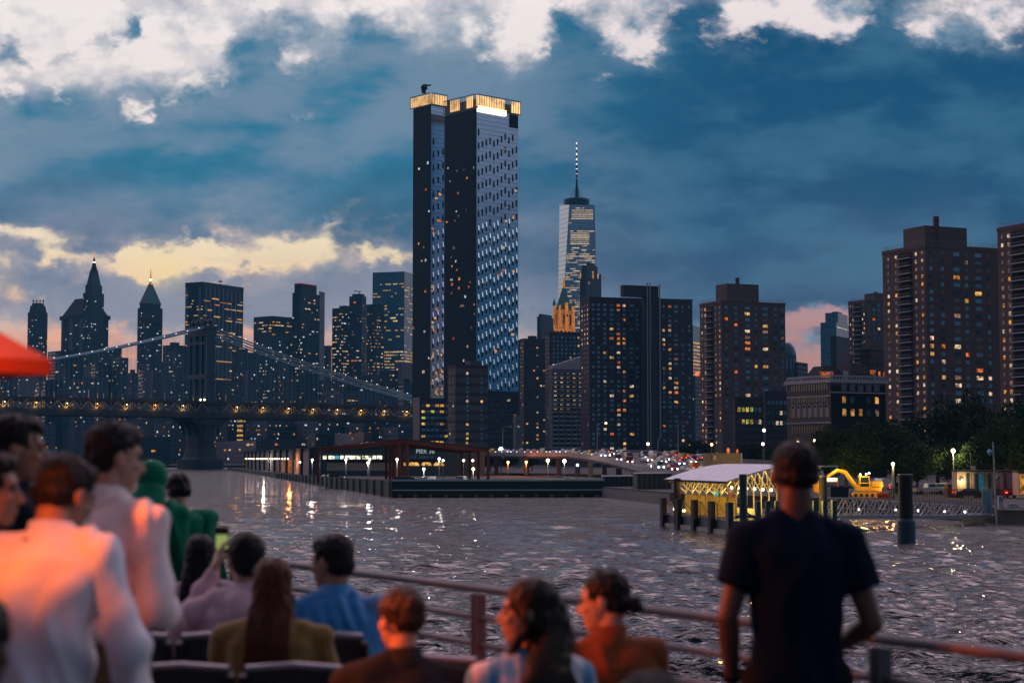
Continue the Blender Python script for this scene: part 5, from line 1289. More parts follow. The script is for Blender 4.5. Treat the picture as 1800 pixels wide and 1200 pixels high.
for k in range(5):
    a = LEN * (k + .02) / 4.05; b = MB()
    b.obox(dk_(a, -.35, 1.7), e1 * .42, e2 * .28, Vector((0, 0, 1.65))); o = b.build('fender_pile', blk if k < 4 else tl, ld)
    if k < 4:
        b = MB(); a2 = a + LEN / 4.05 * .82
        b.bar(dk_(a + .5, .1, 3.2), dk_(a2, .1, 1.55), .10); b.bar(dk_(a + .5, .1, 3.1), dk_(a + .5, .1, 1.5), .12); b.bar(dk_(a + .5, .1, 1.6), dk_(a2 + .4, .1, 1.6), .14)
        b.bar(dk_(a + .5, .1, 2.5), dk_(a + 1.4, .1, 2.5), .06); b.build('edge_frame', mat('lit_timber_%d' % k, (.28, .20, .09), .7), ld)
for k in range(9):
    bb_ = 2.6 + k * 1.05; MB().obox(dk_(LEN + .3, bb_, 2.0), e2 * .24, e1 * .2, Vector((0, 0, 1.5))).build('end_fender', tl, ld)
b = MB(); b.bar(dk_(LEN + .1, .2, 1.9), dk_(LEN + .1, 2.4, 1.9), .3, .3); b.bar(dk_(LEN + .1, .4, 3.2), dk_(LEN + .1, 2.2, 1.7), .14); b.bar(dk_(LEN + .1, 1.6, 1.7), dk_(LEN + .1, 1.4, .5), .08); b.build('end_bracket', tl, ld)
# roof
roofm = mat('white_membrane', (.78, .79, .86), .5)
def rz(b_, lift=0.0): u = (b_ - .2) / 11.6; return 5.35 + 1.75 * math.sin(min(1, u * 1.15) * math.pi * .62) + lift
nb = 12; rb = MB(); vs = []
for i, a in enumerate((-1.2, LEN * .5, LEN - 2.5)):
    for j in range(nb + 1): bb_ = .2 + 11.6 * j / nb; vs.append(dk_(a + (1.2 * (j / nb) * 2 if i == 2 else 0), bb_, rz(bb_)))
top_n = len(vs); vs += [v + Vector((0, 0, .12)) for v in vs]; fs = []
for i in range(2):
    for j in range(nb):
        q = [i * (nb + 1) + j, i * (nb + 1) + j + 1, (i + 1) * (nb + 1) + j + 1, (i + 1) * (nb + 1) + j]
        fs.append(q); fs.append([x + top_n for x in q][::-1])
for j in range(nb):
    for base_ in (0, 2 * (nb + 1)): fs.append([base_ + j, base_ + j + 1, base_ + j + 1 + top_n, base_ + j + top_n])
for i in range(2):
    for base_ in (0, nb): fs.append([i * (nb + 1) + base_, (i + 1) * (nb + 1) + base_, (i + 1) * (nb + 1) + base_ + top_n, i * (nb + 1) + base_ + top_n])
rb.add(vs, fs); rb.build('membrane_roof', roofm, ld, smooth=False)
yel = mat('galvanised_lit_steel', (.42, .38, .30), .5, .2)
eb = MB(); eb.bar(dk_(-1.2, .15, rz(.2)), dk_(LEN - 2.4, .15, rz(.2)), .16, .22); eb.build('eave_beam', M['roofdark'], ld)
for k in range(8):
    a = .6 + k * (LEN - 4.2) / 7.5
    for side in (2.2, 9.6):
        b = MB(); b.bar(dk_(a, side, 1.45), dk_(a, side, 4.1), .13)
        b.tube([dk_(a, side, 4.0), dk_(a, side - 1.7, rz(max(.2, side - 1.7)) - .1)], .06, 5); b.tube([dk_(a, side, 4.0), dk_(a, side + 1.9, rz(side + 1.9) - .1)], .06, 5)
        b.tube([dk_(a, side, 4.0), dk_(a + 1.0, side, rz(side) - .1)], .05, 5); b.tube([dk_(a, side, 4.0), dk_(a - 1.0, side, rz(side) - .1)], .05, 5)
        b.build('branching_column', yel, ld)
    b = MB()
    for j in range(nb): b.bar(dk_(a, .2 + 11.6 * j / nb, rz(.2 + 11.6 * j / nb) - .12), dk_(a, .2 + 11.6 * (j + 1) / nb, rz(.2 + 11.6 * (j + 1) / nb) - .12), .1, .2)
    b.build('roof_rib', yel, ld)
pm, pt, pb = newmat('translucent_panel'); tr_ = pt.new('ShaderNodeBsdfTranslucent'); df_ = pt.new('ShaderNodeBsdfDiffuse'); mx_ = pt.new('ShaderNodeMixShader')
n_c = pt.ramp(pt.noise(pt.new('ShaderNodeNewGeometry').outputs['Position'], 1.6, 4), [(.3, (.45, .36, .14)), (.7, (.72, .62, .30))]); pt.put(tr_.inputs[0], n_c); pt.put(df_.inputs[0], n_c); mx_.inputs[0].default_value = .4
pt.l.new(tr_.outputs[0], mx_.inputs[1]); pt.l.new(df_.outputs[0], mx_.inputs[2]); pt.l.new(mx_.outputs[0], pt.n['Material Output'].inputs[0])
for k in range(7):
    a = .7 + k * (LEN - 4.2) / 7.5; a2 = a + (LEN - 4.2) / 7.5 - .15
    b = MB(); b.obox((dk_(a, 2.1, 2.65) + dk_(a2, 2.1, 2.65)) / 2, e1 * ((a2 - a) / 2), e2 * .03, Vector((0, 0, 1.1))); b.build('wall_panel', pm, ld)
b = MB(); b.bar(dk_(.3, 2.0, 3.85), dk_(LEN - 3, 2.0, 3.85), .09); b.bar(dk_(.3, 1.9, 1.55), dk_(LEN - 3, 1.9, 1.55), .1); b.bar(dk_(LEN - 1, 3.0, 2.6), dk_(LEN - 1, 7.5, 2.6), .07)
for k in range(8): b.bar(dk_(LEN - 1, 3 + k * .6, 1.5), dk_(LEN - 1, 3 + k * .6, 2.6), .05)
b.build('hand_rail', yel, ld)
MB().obox(dk_(9.5, 2.6, 3.95), e1 * .5, e2 * .05, Vector((0, 0, .22))).build('teal_notice', emat('teal_notice', (.05, .75, .55), .8, vary=0), ld)
MB().obox(dk_(14.5, 2.4, 3.9), e1 * .4, e2 * .05, Vector((0, 0, .35))).build('red_notice', emat('red_notice', (.8, .1, .05), .6, vary=0), ld)
for k in range(6):
    p = dk_(LEN - 3 - k * 3.0, 5.4 + .25 * k, 4.55); MB().ball(p, .17, 8, 5).build('ceiling_lamp', M['lampw'], ld)
    if k in (0, 2, 4): plight(p - Vector((0, 0, .5)), 700, (1, .64, .15), .3, ld)
for k in range(4): plight(dk_(3 + k * 4.6, 3.9, 3.6), 600, (1, .62, .10), .3, ld)
plight(dk_(LEN - 1.2, 7.5, 5.0), 600, (1, .70, .26), .3, ld)
for q, z_ in ((dk_(1.6, .5, 0), 1.9), (dk_(4.8, .5, 0), 1.8)): MB().ball(Vector((q.x, q.y, z_ + .2)), .16, 8, 5).build('deck_lamp', M['lampy'], ld)
# people waiting shapes are too small to make out; benches
b = MB(); b.bar(dk_(4, 5, 1.9), dk_(14, 5, 1.9), .5, .08); b.bar(dk_(4, 5.3, 2.2), dk_(14, 5.3, 2.2), .06, .5); b.build('bench', yel, ld)
def pile(px, D, r, zt, label, col=blk, base=None, cap=True):
    p = G(px, D); r_ = empty('mooring_pile', (p.x, p.y, 0), label, 'pile', 'mooring piles round the ferry landing')
    MB().tube([Vector((p.x, p.y, -2)), Vector((p.x, p.y, zt))], r, 20).build('shaft', col, r_, smooth=False)
    if base: MB().tube([Vector((p.x, p.y, -2)), Vector((p.x, p.y, base[1])), Vector((p.x, p.y, base[1] + .25))], [base[0], base[0], base[0] * .86], 20).build('collar', tl, r_)
    MB().tube([Vector((p.x, p.y, zt)), Vector((p.x, p.y, zt + .12))], r * 1.05, 20).build('cap', M['steel'], r_)
rust = mat('rusty_pile', (.05, .028, .022), .85, bump=.5)
pile(1190, 193, .40, zpx(842, 193), 'rusty brown mooring pile at the far left corner of the landing', rust)
pile(1306, 175, .42, zpx(835, 175), 'dark mooring pile at the near corner of the landing roof', tl)
pile(1446, 182, .42, zpx(838, 182), 'dark mooring pile at the right end of the landing by the gangway', blk)
pile(1591, 161, .66, zpx(835, 161), 'thickest black mooring pile, standing alone in the water with a wide collar', blk, (.86, 2.0))
# gangway
gl_, gr_ = G(1450, 187), G(1732, 204); gw = empty('gangway', tuple((gl_ + gr_) / 2)[:2] + (1.2,), 'long aluminium truss gangway from the ferry landing to the quay', 'gangway')
alu = mat('aluminium_truss', (.30, .31, .36), .45, .3)
def gp(t, side, h): z0 = 1.45 - .55 * t; hh = 2.05 - .75 * max(0, t - .3) / .7; v = gl_.lerp(gr_, t); return Vector((v.x, v.y + side, z0 + hh * h))
n = 16
for side in (0, 2.2):
    b = MB(); b.bar(gp(0, side, 0), gp(1, side, 0), .18, .42); b.build('bottom_chord', alu, gw)
    b = MB(); 
    for k in range(n): b.bar(gp(k / n, side, 1), gp((k + 1) / n, side, 1), .14, .16)
    b.build('top_chord', alu, gw)
    b = MB(); 
    for k in range(n + 1): b.bar(gp(k / n, side, 0), gp(k / n, side, 1), .09)
    for k in range(n):
        if k % 2: b.bar(gp(k / n, side, 0), gp((k + 1) / n, side, 1), .08)
        else: b.bar(gp(k / n, side, 1), gp((k + 1) / n, side, 0), .08); b.bar(gp(k / n, side, 0), gp((k + 1) / n, side, 1), .06)
    b.bar(gp(0, side, .5), gp(1, side, .5), .05); b.build('truss_web', alu, gw)
b = MB(); vs = [gp(0, 0, 0), gp(1, 0, 0), gp(1, 2.2, 0), gp(0, 2.2, 0)]; b.add(vs + [v + Vector((0, 0, .1)) for v in vs], [[3, 2, 1, 0], [4, 5, 6, 7], [0, 1, 5, 4], [2, 3, 7, 6]]); b.build('walkway', M['steel'], gw)
for px in (1465, 1505, 1568, 1608, 1655, 1693):
    t = (px - 1450) / 282; MB().ball(gp(t, .35, .42), .15, 8, 5).build('walkway_lamp', M['lampw'], gw)
    plight(gp(t, .8, .55), 9, (1, .75, .55), .1, gw)
ab = gz(1722, 214, 0); MB().prism([gz(1690, 208, 0), gz(1745, 205, 0), gz(1745, 212, 0), gz(1690, 214, 0)], -1, 1.05).build('abutment', M['concrete'], gw)
gate = empty('gate_cabin', tuple(gz(1734, 206, 1.1)), 'glazed gate cabin where the gangway meets the quay', 'gate'); b = MB()
for q in ((1726, 203), (1742, 203), (1726, 207), (1742, 207)): v = gz(q[0], q[1], 1.05); b.bar(v, v + Vector((0, 0, 3.2)), .12)
b.bar(gz(1726, 203, 4.2), gz(1742, 203, 4.2), .2); b.bar(gz(1726, 203, 1.2), gz(1742, 203, 1.2), .2); b.build('frame', alu, gate)
MB().obox((gz(1726, 204, 2.7) + gz(1742, 204, 2.7)) / 2, Vector((.5, 0, 0)), Vector((0, .03, 0)), Vector((0, 0, 1.3))).build('glass_panel', M['pane2'], gate)
# leaning pole with balloon
pp = gz(1750, 196, 0); r_ = empty('leaning_pole', tuple(pp), 'tall pale pole leaning slightly left beside the gangway gate', 'pole'); tp = P(1745.5, 776, 196)
MB().tube([pp, tp], [.13, .09], 8).build('shaft', alu, r_); MB().bar(pp.lerp(tp, .55) + Vector((.2, 0, 0)), pp.lerp(tp, .6) + Vector((.5, 0, 0)), .3).build('bracket_box', M['steel'], r_)
bc = P(1739.5, 794, 195.5); b = MB(); b.ball(bc, .27, 14, 10, 1.15); b.tube([bc - Vector((0, 0, .28)), bc - Vector((0, 0, .42))], [.12, .02], 8)
one('balloon', b, mat('light_blue_balloon', (.12, .42, .62), .35), 'light blue balloon tied near the top of the leaning pole', 'balloon', smooth=True)
# fence along the quay
fq = empty('quay_fence', tuple(gz(1640, 232)), 'tall reddish-brown mesh fence along the quay behind the gangway', 'fence'); fm = mat('rusty_mesh', (.060, .040, .040), .8)
b = MB(); fa_, fb_ = gz(1562, 250), gz(1760, 222); n = 44
for k in range(n + 1): p = fa_.lerp(fb_, k / n); b.bar(p, p + Vector((0, 0, 1.9)), .05)
for k in range(240): p = fa_.lerp(fb_, k / 240); b.bar(p, p + Vector((0, 0, 1.8)), .018)
for z in (.2, 1.0, 1.85): b.bar(fa_ + Vector((0, 0, z)), fb_ + Vector((0, 0, z)), .05)
b.build('mesh_bars', fm, fq)
qw = empty('quay_wall', tuple(gz(1780, 200, 0)), 'dark quay wall with pale coping at the right edge of the frame', 'wall')
b = MB(); b.bar(gz(1748, 206, .5), gz(2100, 190, .5), 1, 2.4); b.build('wall_face', M['concrete'], qw); b = MB(); b.bar(gz(1748, 205, 1.8), gz(2100, 189, 1.8), .8, .18); b.build('coping', M['pale'], qw)
for px, h, lab, mm in ((1757, 1.5, 'narrow white notice box by the leaning pole', M['pale']), (1778, .55, 'small white container on the quay at right', M['pale'])):
    r_ = empty('equipment_box', tuple(gz(px, 205, 1.9)), lab, 'box'); b = MB(); c = gz(px, 205, 1.9 + h / 2); b.obox(c, Vector((.28 if px < 1770 else .7, 0, 0)), Vector((0, .3, 0)), Vector((0, 0, h / 2))); b.build('casing', mm, r_); MB().obox(c + Vector((0, -.31, h * .2)), Vector((.2, 0, 0)), Vector((0, .02, 0)), Vector((0, 0, h * .15))).build('door_panel', M['steel'], r_)
# trailers
def trailer(x0, x1, D, y0, lab, col, doors, lampx=None):
    a_, e_ = gz(x0, D), gz(x1, D); z1 = zpx(y0, D); r_ = empty('site_trailer', tuple((a_ + e_) / 2), lab, 'trailer', 'site trailers on the quay'); d_ = Vector((0, 3.2, 0))
    MB().prism([a_, e_, e_ + d_, a_ + d_], GROUND + .5, z1).build('body', mat('trailer_cladding_%d' % x0, col, .7), r_)
    MB().prism([a_ + Vector((-.3, -.4, 0)), e_ + Vector((.3, -.4, 0)), e_ + d_ * 1.1, a_ + d_ * 1.1], z1, z1 + .25).build('roof', M['roofdark'], r_)
    b = MB()
    for k in range(int((e_.x - a_.x) / .45)): p = a_ + Vector((.3 + k * .45, -.03, 0)); b.bar(p + Vector((0, 0, .5)), Vector((p.x, p.y, z1 - .1)), .03)
    b.build('wall_rib', mat('trailer_rib_%d' % x0, tuple(c * .7 for c in col), .7), r_)
    for px, w_, m_, nm in doors:
        p = gz(px, D - .06, (GROUND + z1) / 2 + .2); MB().obox(p, Vector((w_, 0, 0)), Vector((0, .05, 0)), Vector((0, 0, (z1 - GROUND) / 2 - .45))).build(nm, m_, r_)
    if lampx: q = P(lampx, 843, D - .6); MB().ball(q, .14).build('wall_lamp', M['lampy'], r_); plight(q + Vector((0, -.3, -.1)), 260, (1, .72, .36), .1, r_)
    return r_
bdoor = mat('bright_blue_door', (.03, .30, .50), .6)
trailer(1682, 1746, 262, 829, 'long beige site trailer with a bright blue door and a wall lamp', (.36, .28, .22), [(1716, .25, M['pane'], 'window'), (1724, .38, bdoor, 'door'), (1738, .22, M['pane'], 'window'), (1700, .2, M['pane'], 'window')], 1691)
trailer(1758, 1788, 262, 829, 'pinkish site trailer with a grey door right of the leaning pole', (.36, .24, .22), [(1766, .18, M['pane'], 'window'), (1780, .65, M['steel'], 'door')])
trailer(1790, 1840, 256, 830, 'pale pink trailer with a lit orange window at the right edge', (.45, .30, .28), [(1797, .45, M['amber'], 'window')])
r_ = empty('utility_mast', tuple(gz(1711, 262, 5)), 'thin mast with a white box on the long trailer roof', 'mast'); MB().tube([gz(1706, 262, 5.6), gz(1706, 262, 8.6)], .05, 5).build('mast', M['steel'], r_); MB().obox(gz(1711, 262, 6.3), Vector((.28, 0, 0)), Vector((0, .2, 0)), Vector((0, 0, .33))).build('white_box', M['pale'], r_)
r_ = empty('skip', tuple(gz(1672, 268)), 'rusty orange-brown metal skip left of the lit trailer', 'skip'); sk = mat('rusty_skip', (.22, .07, .02), .8)
b = MB(); a_, e_ = gz(1665, 266), gz(1681, 266); b.prism([a_, e_, e_ + Vector((0, 2, 0)), a_ + Vector((0, 2, 0))], GROUND, GROUND + 2.0); b.build('tub', sk, r_); b = MB()
for k in range(5): p = a_.lerp(e_, (k + .1) / 4.3); b.bar(p + Vector((0, -.08, 0)), p + Vector((0, -.08, 2)), .1)
b.bar(a_ + Vector((0, -.08, 1.95)), e_ + Vector((0, -.08, 1.95)), .14); b.build('stiffener', sk, r_)
# excavator
ye = mat('digger_yellow', (.62, .36, .02), .45, var=.1)
ex = empty('excavator', tuple(gz(1515, 262)), 'yellow tracked excavator with raised boom and three work lamps', 'excavator'); E = gz(1520, 262)
def X(x, y, z): return E + Vector((x, y, z))
for sy in (-1.0, 1.0):
    b = MB(); b.tube([X(-2.0, sy, .45), X(2.0, sy, .45)], .02, 4); pr2 = [(-2.0, .05), (2.0, .05), (2.3, .45), (2.0, .9), (-2.0, .9), (-2.3, .45)]
    vs = [X(x, sy - .3, z) for x, z in pr2] + [X(x, sy + .3, z) for x, z in pr2]; b.add(vs, [list(range(6)), list(range(11, 5, -1))] + [[i, 6 + i, 6 + (i + 1) % 6, (i + 1) % 6] for i in range(6)])
    tk = b.build('track', ye if sy < 0 else blk, ex); w_ = MB()
    for k in range(5): w_.tube([X(-1.7 + k * .85, sy - .34, .42), X(-1.7 + k * .85, sy - .30, .42)], .27, 10)
    w_.build('roller', blk, tk)
b = MB(); b.box(E.x - 1.4, E.x + 2.3, E.y - 1.2, E.y + 1.2, E.z + 1.05, E.z + 1.7); b.box(E.x + .9, E.x + 2.4, E.y - 1.2, E.y + 1.2, E.z + 1.6, E.z + 2.5); b.build('house', ye, ex)
b = MB(); c0 = X(-.3, -.6, 2.35)
for dx_ in (-.75, .75):
    for dy_ in (-.55, .55): b.bar(c0 + Vector((dx_, dy_, -.75)), c0 + Vector((dx_ * .9, dy_, .85)), .12)
b.box(c0.x - .8, c0.x + .8, c0.y - .6, c0.y + .6, c0.z + .8, c0.z + .95); b.bar(c0 + Vector((-.8, -.56, -.1)), c0 + Vector((.8, -.56, -.1)), .12); cb = b.build('cab', ye, ex)
MB().obox(c0, Vector((.66, 0, 0)), Vector((0, .5, 0)), Vector((0, 0, .75))).build('cab_glass', M['pane'], cb)
b = MB(); b.tube([X(-1.2, .3, 1.6), X(-3.0, .3, 3.9), X(-4.2, .3, 4.2)], [.30, .36, .26], 6); b.build('boom', ye, ex); MB().tube([X(-4.1, .3, 4.25), X(-7.2, .3, 2.2)], [.28, .18], 6).build('stick', ye, ex)
MB().tube([X(-1.6, .3, 1.4), X(-2.9, .1, 3.2)], .1, 6).build('ram', M['steel'], ex)
b = MB(); pts = [X(-7.0, -.2, 2.4), X(-7.9, -.2, 1.9), X(-7.9, -.2, 1.0), X(-7.2, -.2, .6), X(-6.7, -.2, 1.2)]; b.add(pts + [p + Vector((0, 1.0, 0)) for p in pts], [list(range(5)), list(range(9, 4, -1))] + [[i, i + 1, i + 6, i + 5] for i in range(4)]); b.build('bucket', ye, ex)
for x, z in ((-.9, 3.55), (.0, 3.6), (.45, 3.75)):
    MB().ball(X(x, -.9, z), .17, 8, 5).build('work_lamp', M['lampw'], ex)
plight(X(-1.0, -2.2, 4.0), 600, (1, .62, .15), .3, ex); plight(X(-4.8, -1.2, 4.9), 420, (1, .60, .15), .3, ex); plight(X(2.8, -2, 1.8), 250, (1, .42, .10), .2, ex); plight(X(-7, -2.0, 3.4), 420, (1, .42, .08), .2, ex)
r_ = empty('site_barrier', tuple(gz(1551, 256)), 'orange-lit mesh barrier box at the right of the excavator', 'barrier'); ob_ = mat('orange_barrier', (.5, .10, .02), .6); b = MB(); a_, e_ = gz(1541, 256), gz(1563, 256)
for z in (.1, .9): b.bar(a_ + Vector((0, 0, z)), e_ + Vector((0, 0, z)), .14)
for k in range(9): p = a_.lerp(e_, k / 8); b.bar(p, p + Vector((0, 0, .95)), .07)
b.prism([a_ + Vector((.1, .1, 0)), e_ + Vector((-.1, .1, 0)), e_ + Vector((-.1, 1, 0)), a_ + Vector((.1, 1, 0))], GROUND, GROUND + .75); b.build('frame', ob_, r_)
r_ = empty('container', tuple(gz(1474, 252)), 'dark blue open container left of the excavator tracks', 'container'); b = MB(); a_, e_ = gz(1459, 252), gz(1491, 252); b.prism([a_, e_, e_ + Vector((0, 3, 0)), a_ + Vector((0, 3, 0))], GROUND + .2, GROUND + 1.75); b.build('tub', mat('dark_blue_container', (.025, .04, .08), .6), r_); b = MB()
for k in range(8): p = a_.lerp(e_, (k + .1) / 7.3); b.bar(p + Vector((0, -.06, .2)), p + Vector((0, -.06, 1.7)), .07)
b.bar(a_ + Vector((0, -.06, 1.75)), e_ + Vector((0, -.06, 1.75)), .12); b.build('stiffener', blk, r_)
r_ = empty('work_tent', tuple(gz(1458, 275)), 'small white-topped site shelter lit orange, left of the excavator', 'shelter'); a_, e_ = gz(1450, 272), gz(1472, 272); MB().prism([a_, e_, e_ + Vector((0, 3, 0)), a_ + Vector((0, 3, 0))], GROUND + 2.3, GROUND + 2.9).build('top', roofm, r_); b = MB()
for p in (a_, e_, a_ + Vector((0, 3, 0)), e_ + Vector((0, 3, 0))): b.bar(p, p + Vector((0, 0, 2.4)), .12)
b.build('leg', ob_, r_); plight(gz(1461, 271, GROUND + 3.6), 260, (1, .75, .4), .2, r_)
lamp('quay_lamp', 1569.5, 815, 255, 'lampw', 'quay lamp with a yellow-lit post behind the thick pile', 'lamps among the quay trees', 260, .26, z0=GROUND, col=(1, .6, .2), post=.16)
lamp('quay_lamp', 1675.5, 792, 290, 'lampy', 'bright acorn street lamp shining in front of the dark trees', 'lamps among the quay trees', 1400, .36, z0=GROUND, col=(1, .8, .4))
lamp('quay_lamp', 1431.5, 774, 330, 'lampy', 'small yellow street lamp left of the nearest tree', 'lamps among the quay trees', 0, .22, z0=GROUND)
lamp('quay_lamp', 1343, 756, 520, 'lampw', 'upper white street lamp in front of the dark brick wings', 'lamps among the quay trees', 0, .5, z0=GROUND)
lamp('quay_lamp', 1341, 780, 500, 'lampw', 'lower white street lamp in front of the dark brick wings', 'lamps among the quay trees', 0, .45, z0=GROUND)
lamp('quay_lamp', 1402, 777, 420, 'lampy', 'flame-yellow street lamp at the foot of the brown institution', 'lamps among the quay trees', 500, .4, z0=GROUND, col=(1, .7, .3))
lamp('quay_lamp', 1251, 781, 470, 'lampo', 'orange lamp above the tan concrete block', 'lamps among the quay trees', 0, .35, z0=GROUND)
# tan block with barrels
r_ = empty('concrete_block', tuple(gz(1273, 330)), 'large plain tan block standing behind the ferry landing roof', 'block house'); a_, e_ = gz(1241, 330), gz(1305, 330); z1 = zpx(796, 330)
MB().prism([a_, e_, e_ + Vector((0, 5, 0)), a_ + Vector((0, 5, 0))], GROUND, z1).build('wall', mat('tan_render', (.24, .18, .12), .85), r_); MB().obox(P(1256, 804, 329.6), Vector((.35, 0, 0)), Vector((0, .1, 0)), Vector((0, 0, .45))).build('wall_plate', M['pale'], r_); MB().bar(gz(1303.5, 329.8, GROUND), gz(1303.5, 329.8, z1), .25).build('corner_strip', M['pale'], r_)
plight(P(1296, 815, 322), 900, (1, .68, .3), .3, r_)
for px in (1280, 1296):
    p = P(px, 795, 332); r_ = empty('traffic_barrel', tuple(p), {1280: 'larger orange barrel on top of the tan block', 1296: 'smaller orange barrel on top of the tan block'}[px], 'barrel', 'orange barrels'); b = MB(); s_ = .32 if px == 1280 else .24
    b.tube([Vector((p.x, p.y, z1)), Vector((p.x, p.y, z1 + 3 * s_))], [s_ * 1.1, s_ * .85], 12); b.build('drum', mat('barrel_orange_%d' % px, (.8, .22, .02), .5), r_); MB().tube([Vector((p.x, p.y, z1 + 1.2 * s_)), Vector((p.x, p.y, z1 + 1.7 * s_))], s_ * 1.06, 12).build('stripe', M['pale'], r_)
    plight(Vector((p.x, p.y - 1.0, z1 + .9)), 30, (1, .5, .1), .1, r_)
# ---------------------------------------------------------------- trees
leafm, lt, lb = newmat('tree_leaves'); oi = lt.new('ShaderNodeObjectInfo'); g_ = lt.new('ShaderNodeNewGeometry')
lt.put(lb.inputs['Base Color'], lt.ramp(lt.noise(g_.outputs['Position'], 1.3, 3), [(.3, (.008, .020, .009)), (.7, (.034, .062, .020))])); lb.inputs['Roughness'].default_value = .8; lb.inputs['Specular IOR Level'].default_value = .15
bark = mat('bark', (.035, .028, .022), .9, bump=.5)
def treemesh(seed, h=1.0):
    """unit tree: crown radius about 1, height about 2; many small leaf faces in clumps"""
    rg = np.random.RandomState(seed); n_cl = 46; V_ = []; Fc = []
    cl = []
    for _ in range(n_cl):
        d_ = rg.normal(size=3); d_ /= np.linalg.norm(d_); r_ = rg.uniform(.35, .95) ** .6
        c = np.array([d_[0] * .95 * r_, d_[1] * .95 * r_, 1.12 + d_[2] * .62 * r_]); c[2] = max(c[2], .62); cl.append((c, rg.uniform(.20, .38)))
    for c, r_ in cl:
        m_ = int(130 * (r_ / .3) ** 2); d_ = rg.normal(size=(m_, 3)); d_ /= np.linalg.norm(d_, axis=1)[:, None]
        p = c + d_ * r_ * rg.uniform(.55, 1.08, (m_, 1)) * np.array([1, 1, .75])
        for q in p:
            a = rg.normal(size=3); a /= np.linalg.norm(a); b_ = np.cross(a, rg.normal(size=3)); b_ /= np.linalg.norm(b_); s_ = rg.uniform(.022, .045)
            k = len(V_); V_ += [q - a * s_ * 1.3, q + b_ * s_ * .7, q + a * s_ * 1.3, q - b_ * s_ * .7]; Fc.append((k, k + 1, k + 2, k + 3))
    me = bpy.data.meshes.new('tree_crown'); me.from_pydata([tuple(v) for v in V_], [], Fc); me.materials.append(leafm)
    b = MB(); b.tube([(0, 0, -.05), (.01, 0, .35), (.03, .01, .75), (0, .02, 1.25)], [.065, .05, .04, .015], 8)
    for c, r_ in cl[:16]:
        st_ = rg.uniform(.35, .8); b.tube([(.01, 0, st_), tuple((c + np.array([0, 0, st_])) / 2 + rg.normal(size=3) * .05), tuple(c)], [.028, .018, .006], 5)
    mt = bpy.data.meshes.new('tree_trunk'); mt.from_pydata([tuple(v) for v in b.v], [], b.f); mt.materials.append(bark)
    return me, mt
TM = [treemesh(s) for s in (1, 2, 3, 4)]
def tree(px, pbase, D, rpx, hpx, k, label, group, z0=GROUND):
    p = gz(px, D, z0); s_ = rpx * D / F; hz = hpx * D / F / 1.95
    r_ = empty('tree', tuple(p), label, 'tree', group, rz=k * 1.3)
    for nm, me in (('crown', TM[k % 4][0]), ('trunk', TM[k % 4][1])):
        o = bpy.data.objects.new(nm, me); col_link(o); o.parent = r_; o.scale = (s_, s_, hz)
    return r_
TG = 'trees along the quay'
for i, (px, D, r_, h, lab) in enumerate((
    (1487, 285, 62, 135, 'nearest round tree above the excavator, lit from below'), (1572, 300, 52, 120, 'tree right of the excavator behind the yellow-lit post'), (1612, 292, 50, 100, 'spreading tree over the parked pickup'),
    (1648, 340, 60, 150, 'taller tree behind the spreading one, right of centre'), (1700, 380, 62, 175, 'tall tree rising between the two largest brick towers'), (1740, 330, 58, 145, 'dark tree behind the long site trailer'),
    (1775, 300, 55, 150, 'tree whose lower leaves glow yellow at the right edge'), (1805, 350, 60, 165, 'tree cut by the right edge of the frame'), (1545, 380, 45, 130, 'tree in front of the right end of the brown institution'),
    (1675, 300, 45, 95, 'low tree behind the acorn lamp'), (1450, 380, 36, 90, 'small tree left of the nearest round tree'), (1725, 290, 40, 100, 'low bushy tree over the blue trailer door'))):
    tree(px, 0, D, r_, h, i, lab, TG)
for i, (px, D, r_, h, lab) in enumerate(((1228, 640, 26, 66, 'distant dark tree at the foot of the middle balcony tower'), (1205, 660, 22, 56, 'distant tree left of the balcony tower'), (1180, 680, 18, 48, 'distant tree behind the descending road'), (1320, 560, 30, 60, 'distant tree below the dark brick wings'),
    (1360, 540, 26, 58, 'distant tree left of the institution'), (862, 760, 20, 40, 'distant tree right of the tan slab'), (893, 770, 20, 38, 'distant tree behind the left end of the viaduct'), (935, 760, 16, 34, 'distant small tree above the viaduct traffic'), (980, 750, 16, 32, 'distant tree below the white balcony grid'), (1100, 740, 18, 34, 'distant tree below the broadest slab'), (1400, 500, 24, 50, 'distant tree under the arched windows'))):
    tree(px, 0, D, r_, h, i + 2, lab, 'distant trees inland')
plight(gz(1487, 279, GROUND + 2.6), 500, (1, .75, .15), .3); plight(gz(1783, 293, GROUND + 4), 420, (1, .80, .15), .3)
for o in [o for o in sc.objects if o.type == 'LIGHT' and o.parent is None and o.name.startswith('lamp_light')]: o.name = 'ground_light'
# ---------------------------------------------------------------- ferry deck
DZ = 6.27
def rl(y): return Vector((-1.38 + (10.6 - y) * .63, y, 0))           # the line of the rail
boat = empty('ferry_deck', (-2, 6, 0.3), 'ferry upper deck with grey steel handrails along its edge', 'ferry')
hullp = [rl(-3), rl(15), Vector((-9, 17, 0)), Vector((-12, 15, 0)), Vector((-12, -3, 0))]
MB().prism([(p.x, p.y) for p in hullp], .2, DZ - .12).build('hull', mat('hull_white', (.5, .5, .52), .5), boat)
MB().prism([(p.x, p.y) for p in hullp], DZ - .12, DZ).build('deck_floor', mat('deck_paint_grey', (.12, .13, .14), .7), boat)
railm = mat('handrail_grey', (.075, .08, .105), .5, .1)
for h, r_ in ((1.07, .021), (.925, .016), (.79, .016), (.5, .016), (.2, .016)):
    MB().tube([rl(-2.8 + k) + Vector((0, 0, DZ + h)) for k in range(18)], r_, 12).build('handrail' if h > 1 else 'rail', railm, boat, smooth=True)
rd_ = (rl(0) - rl(1)).normalized(); rn_ = Vector((-rd_.y, rd_.x, 0))
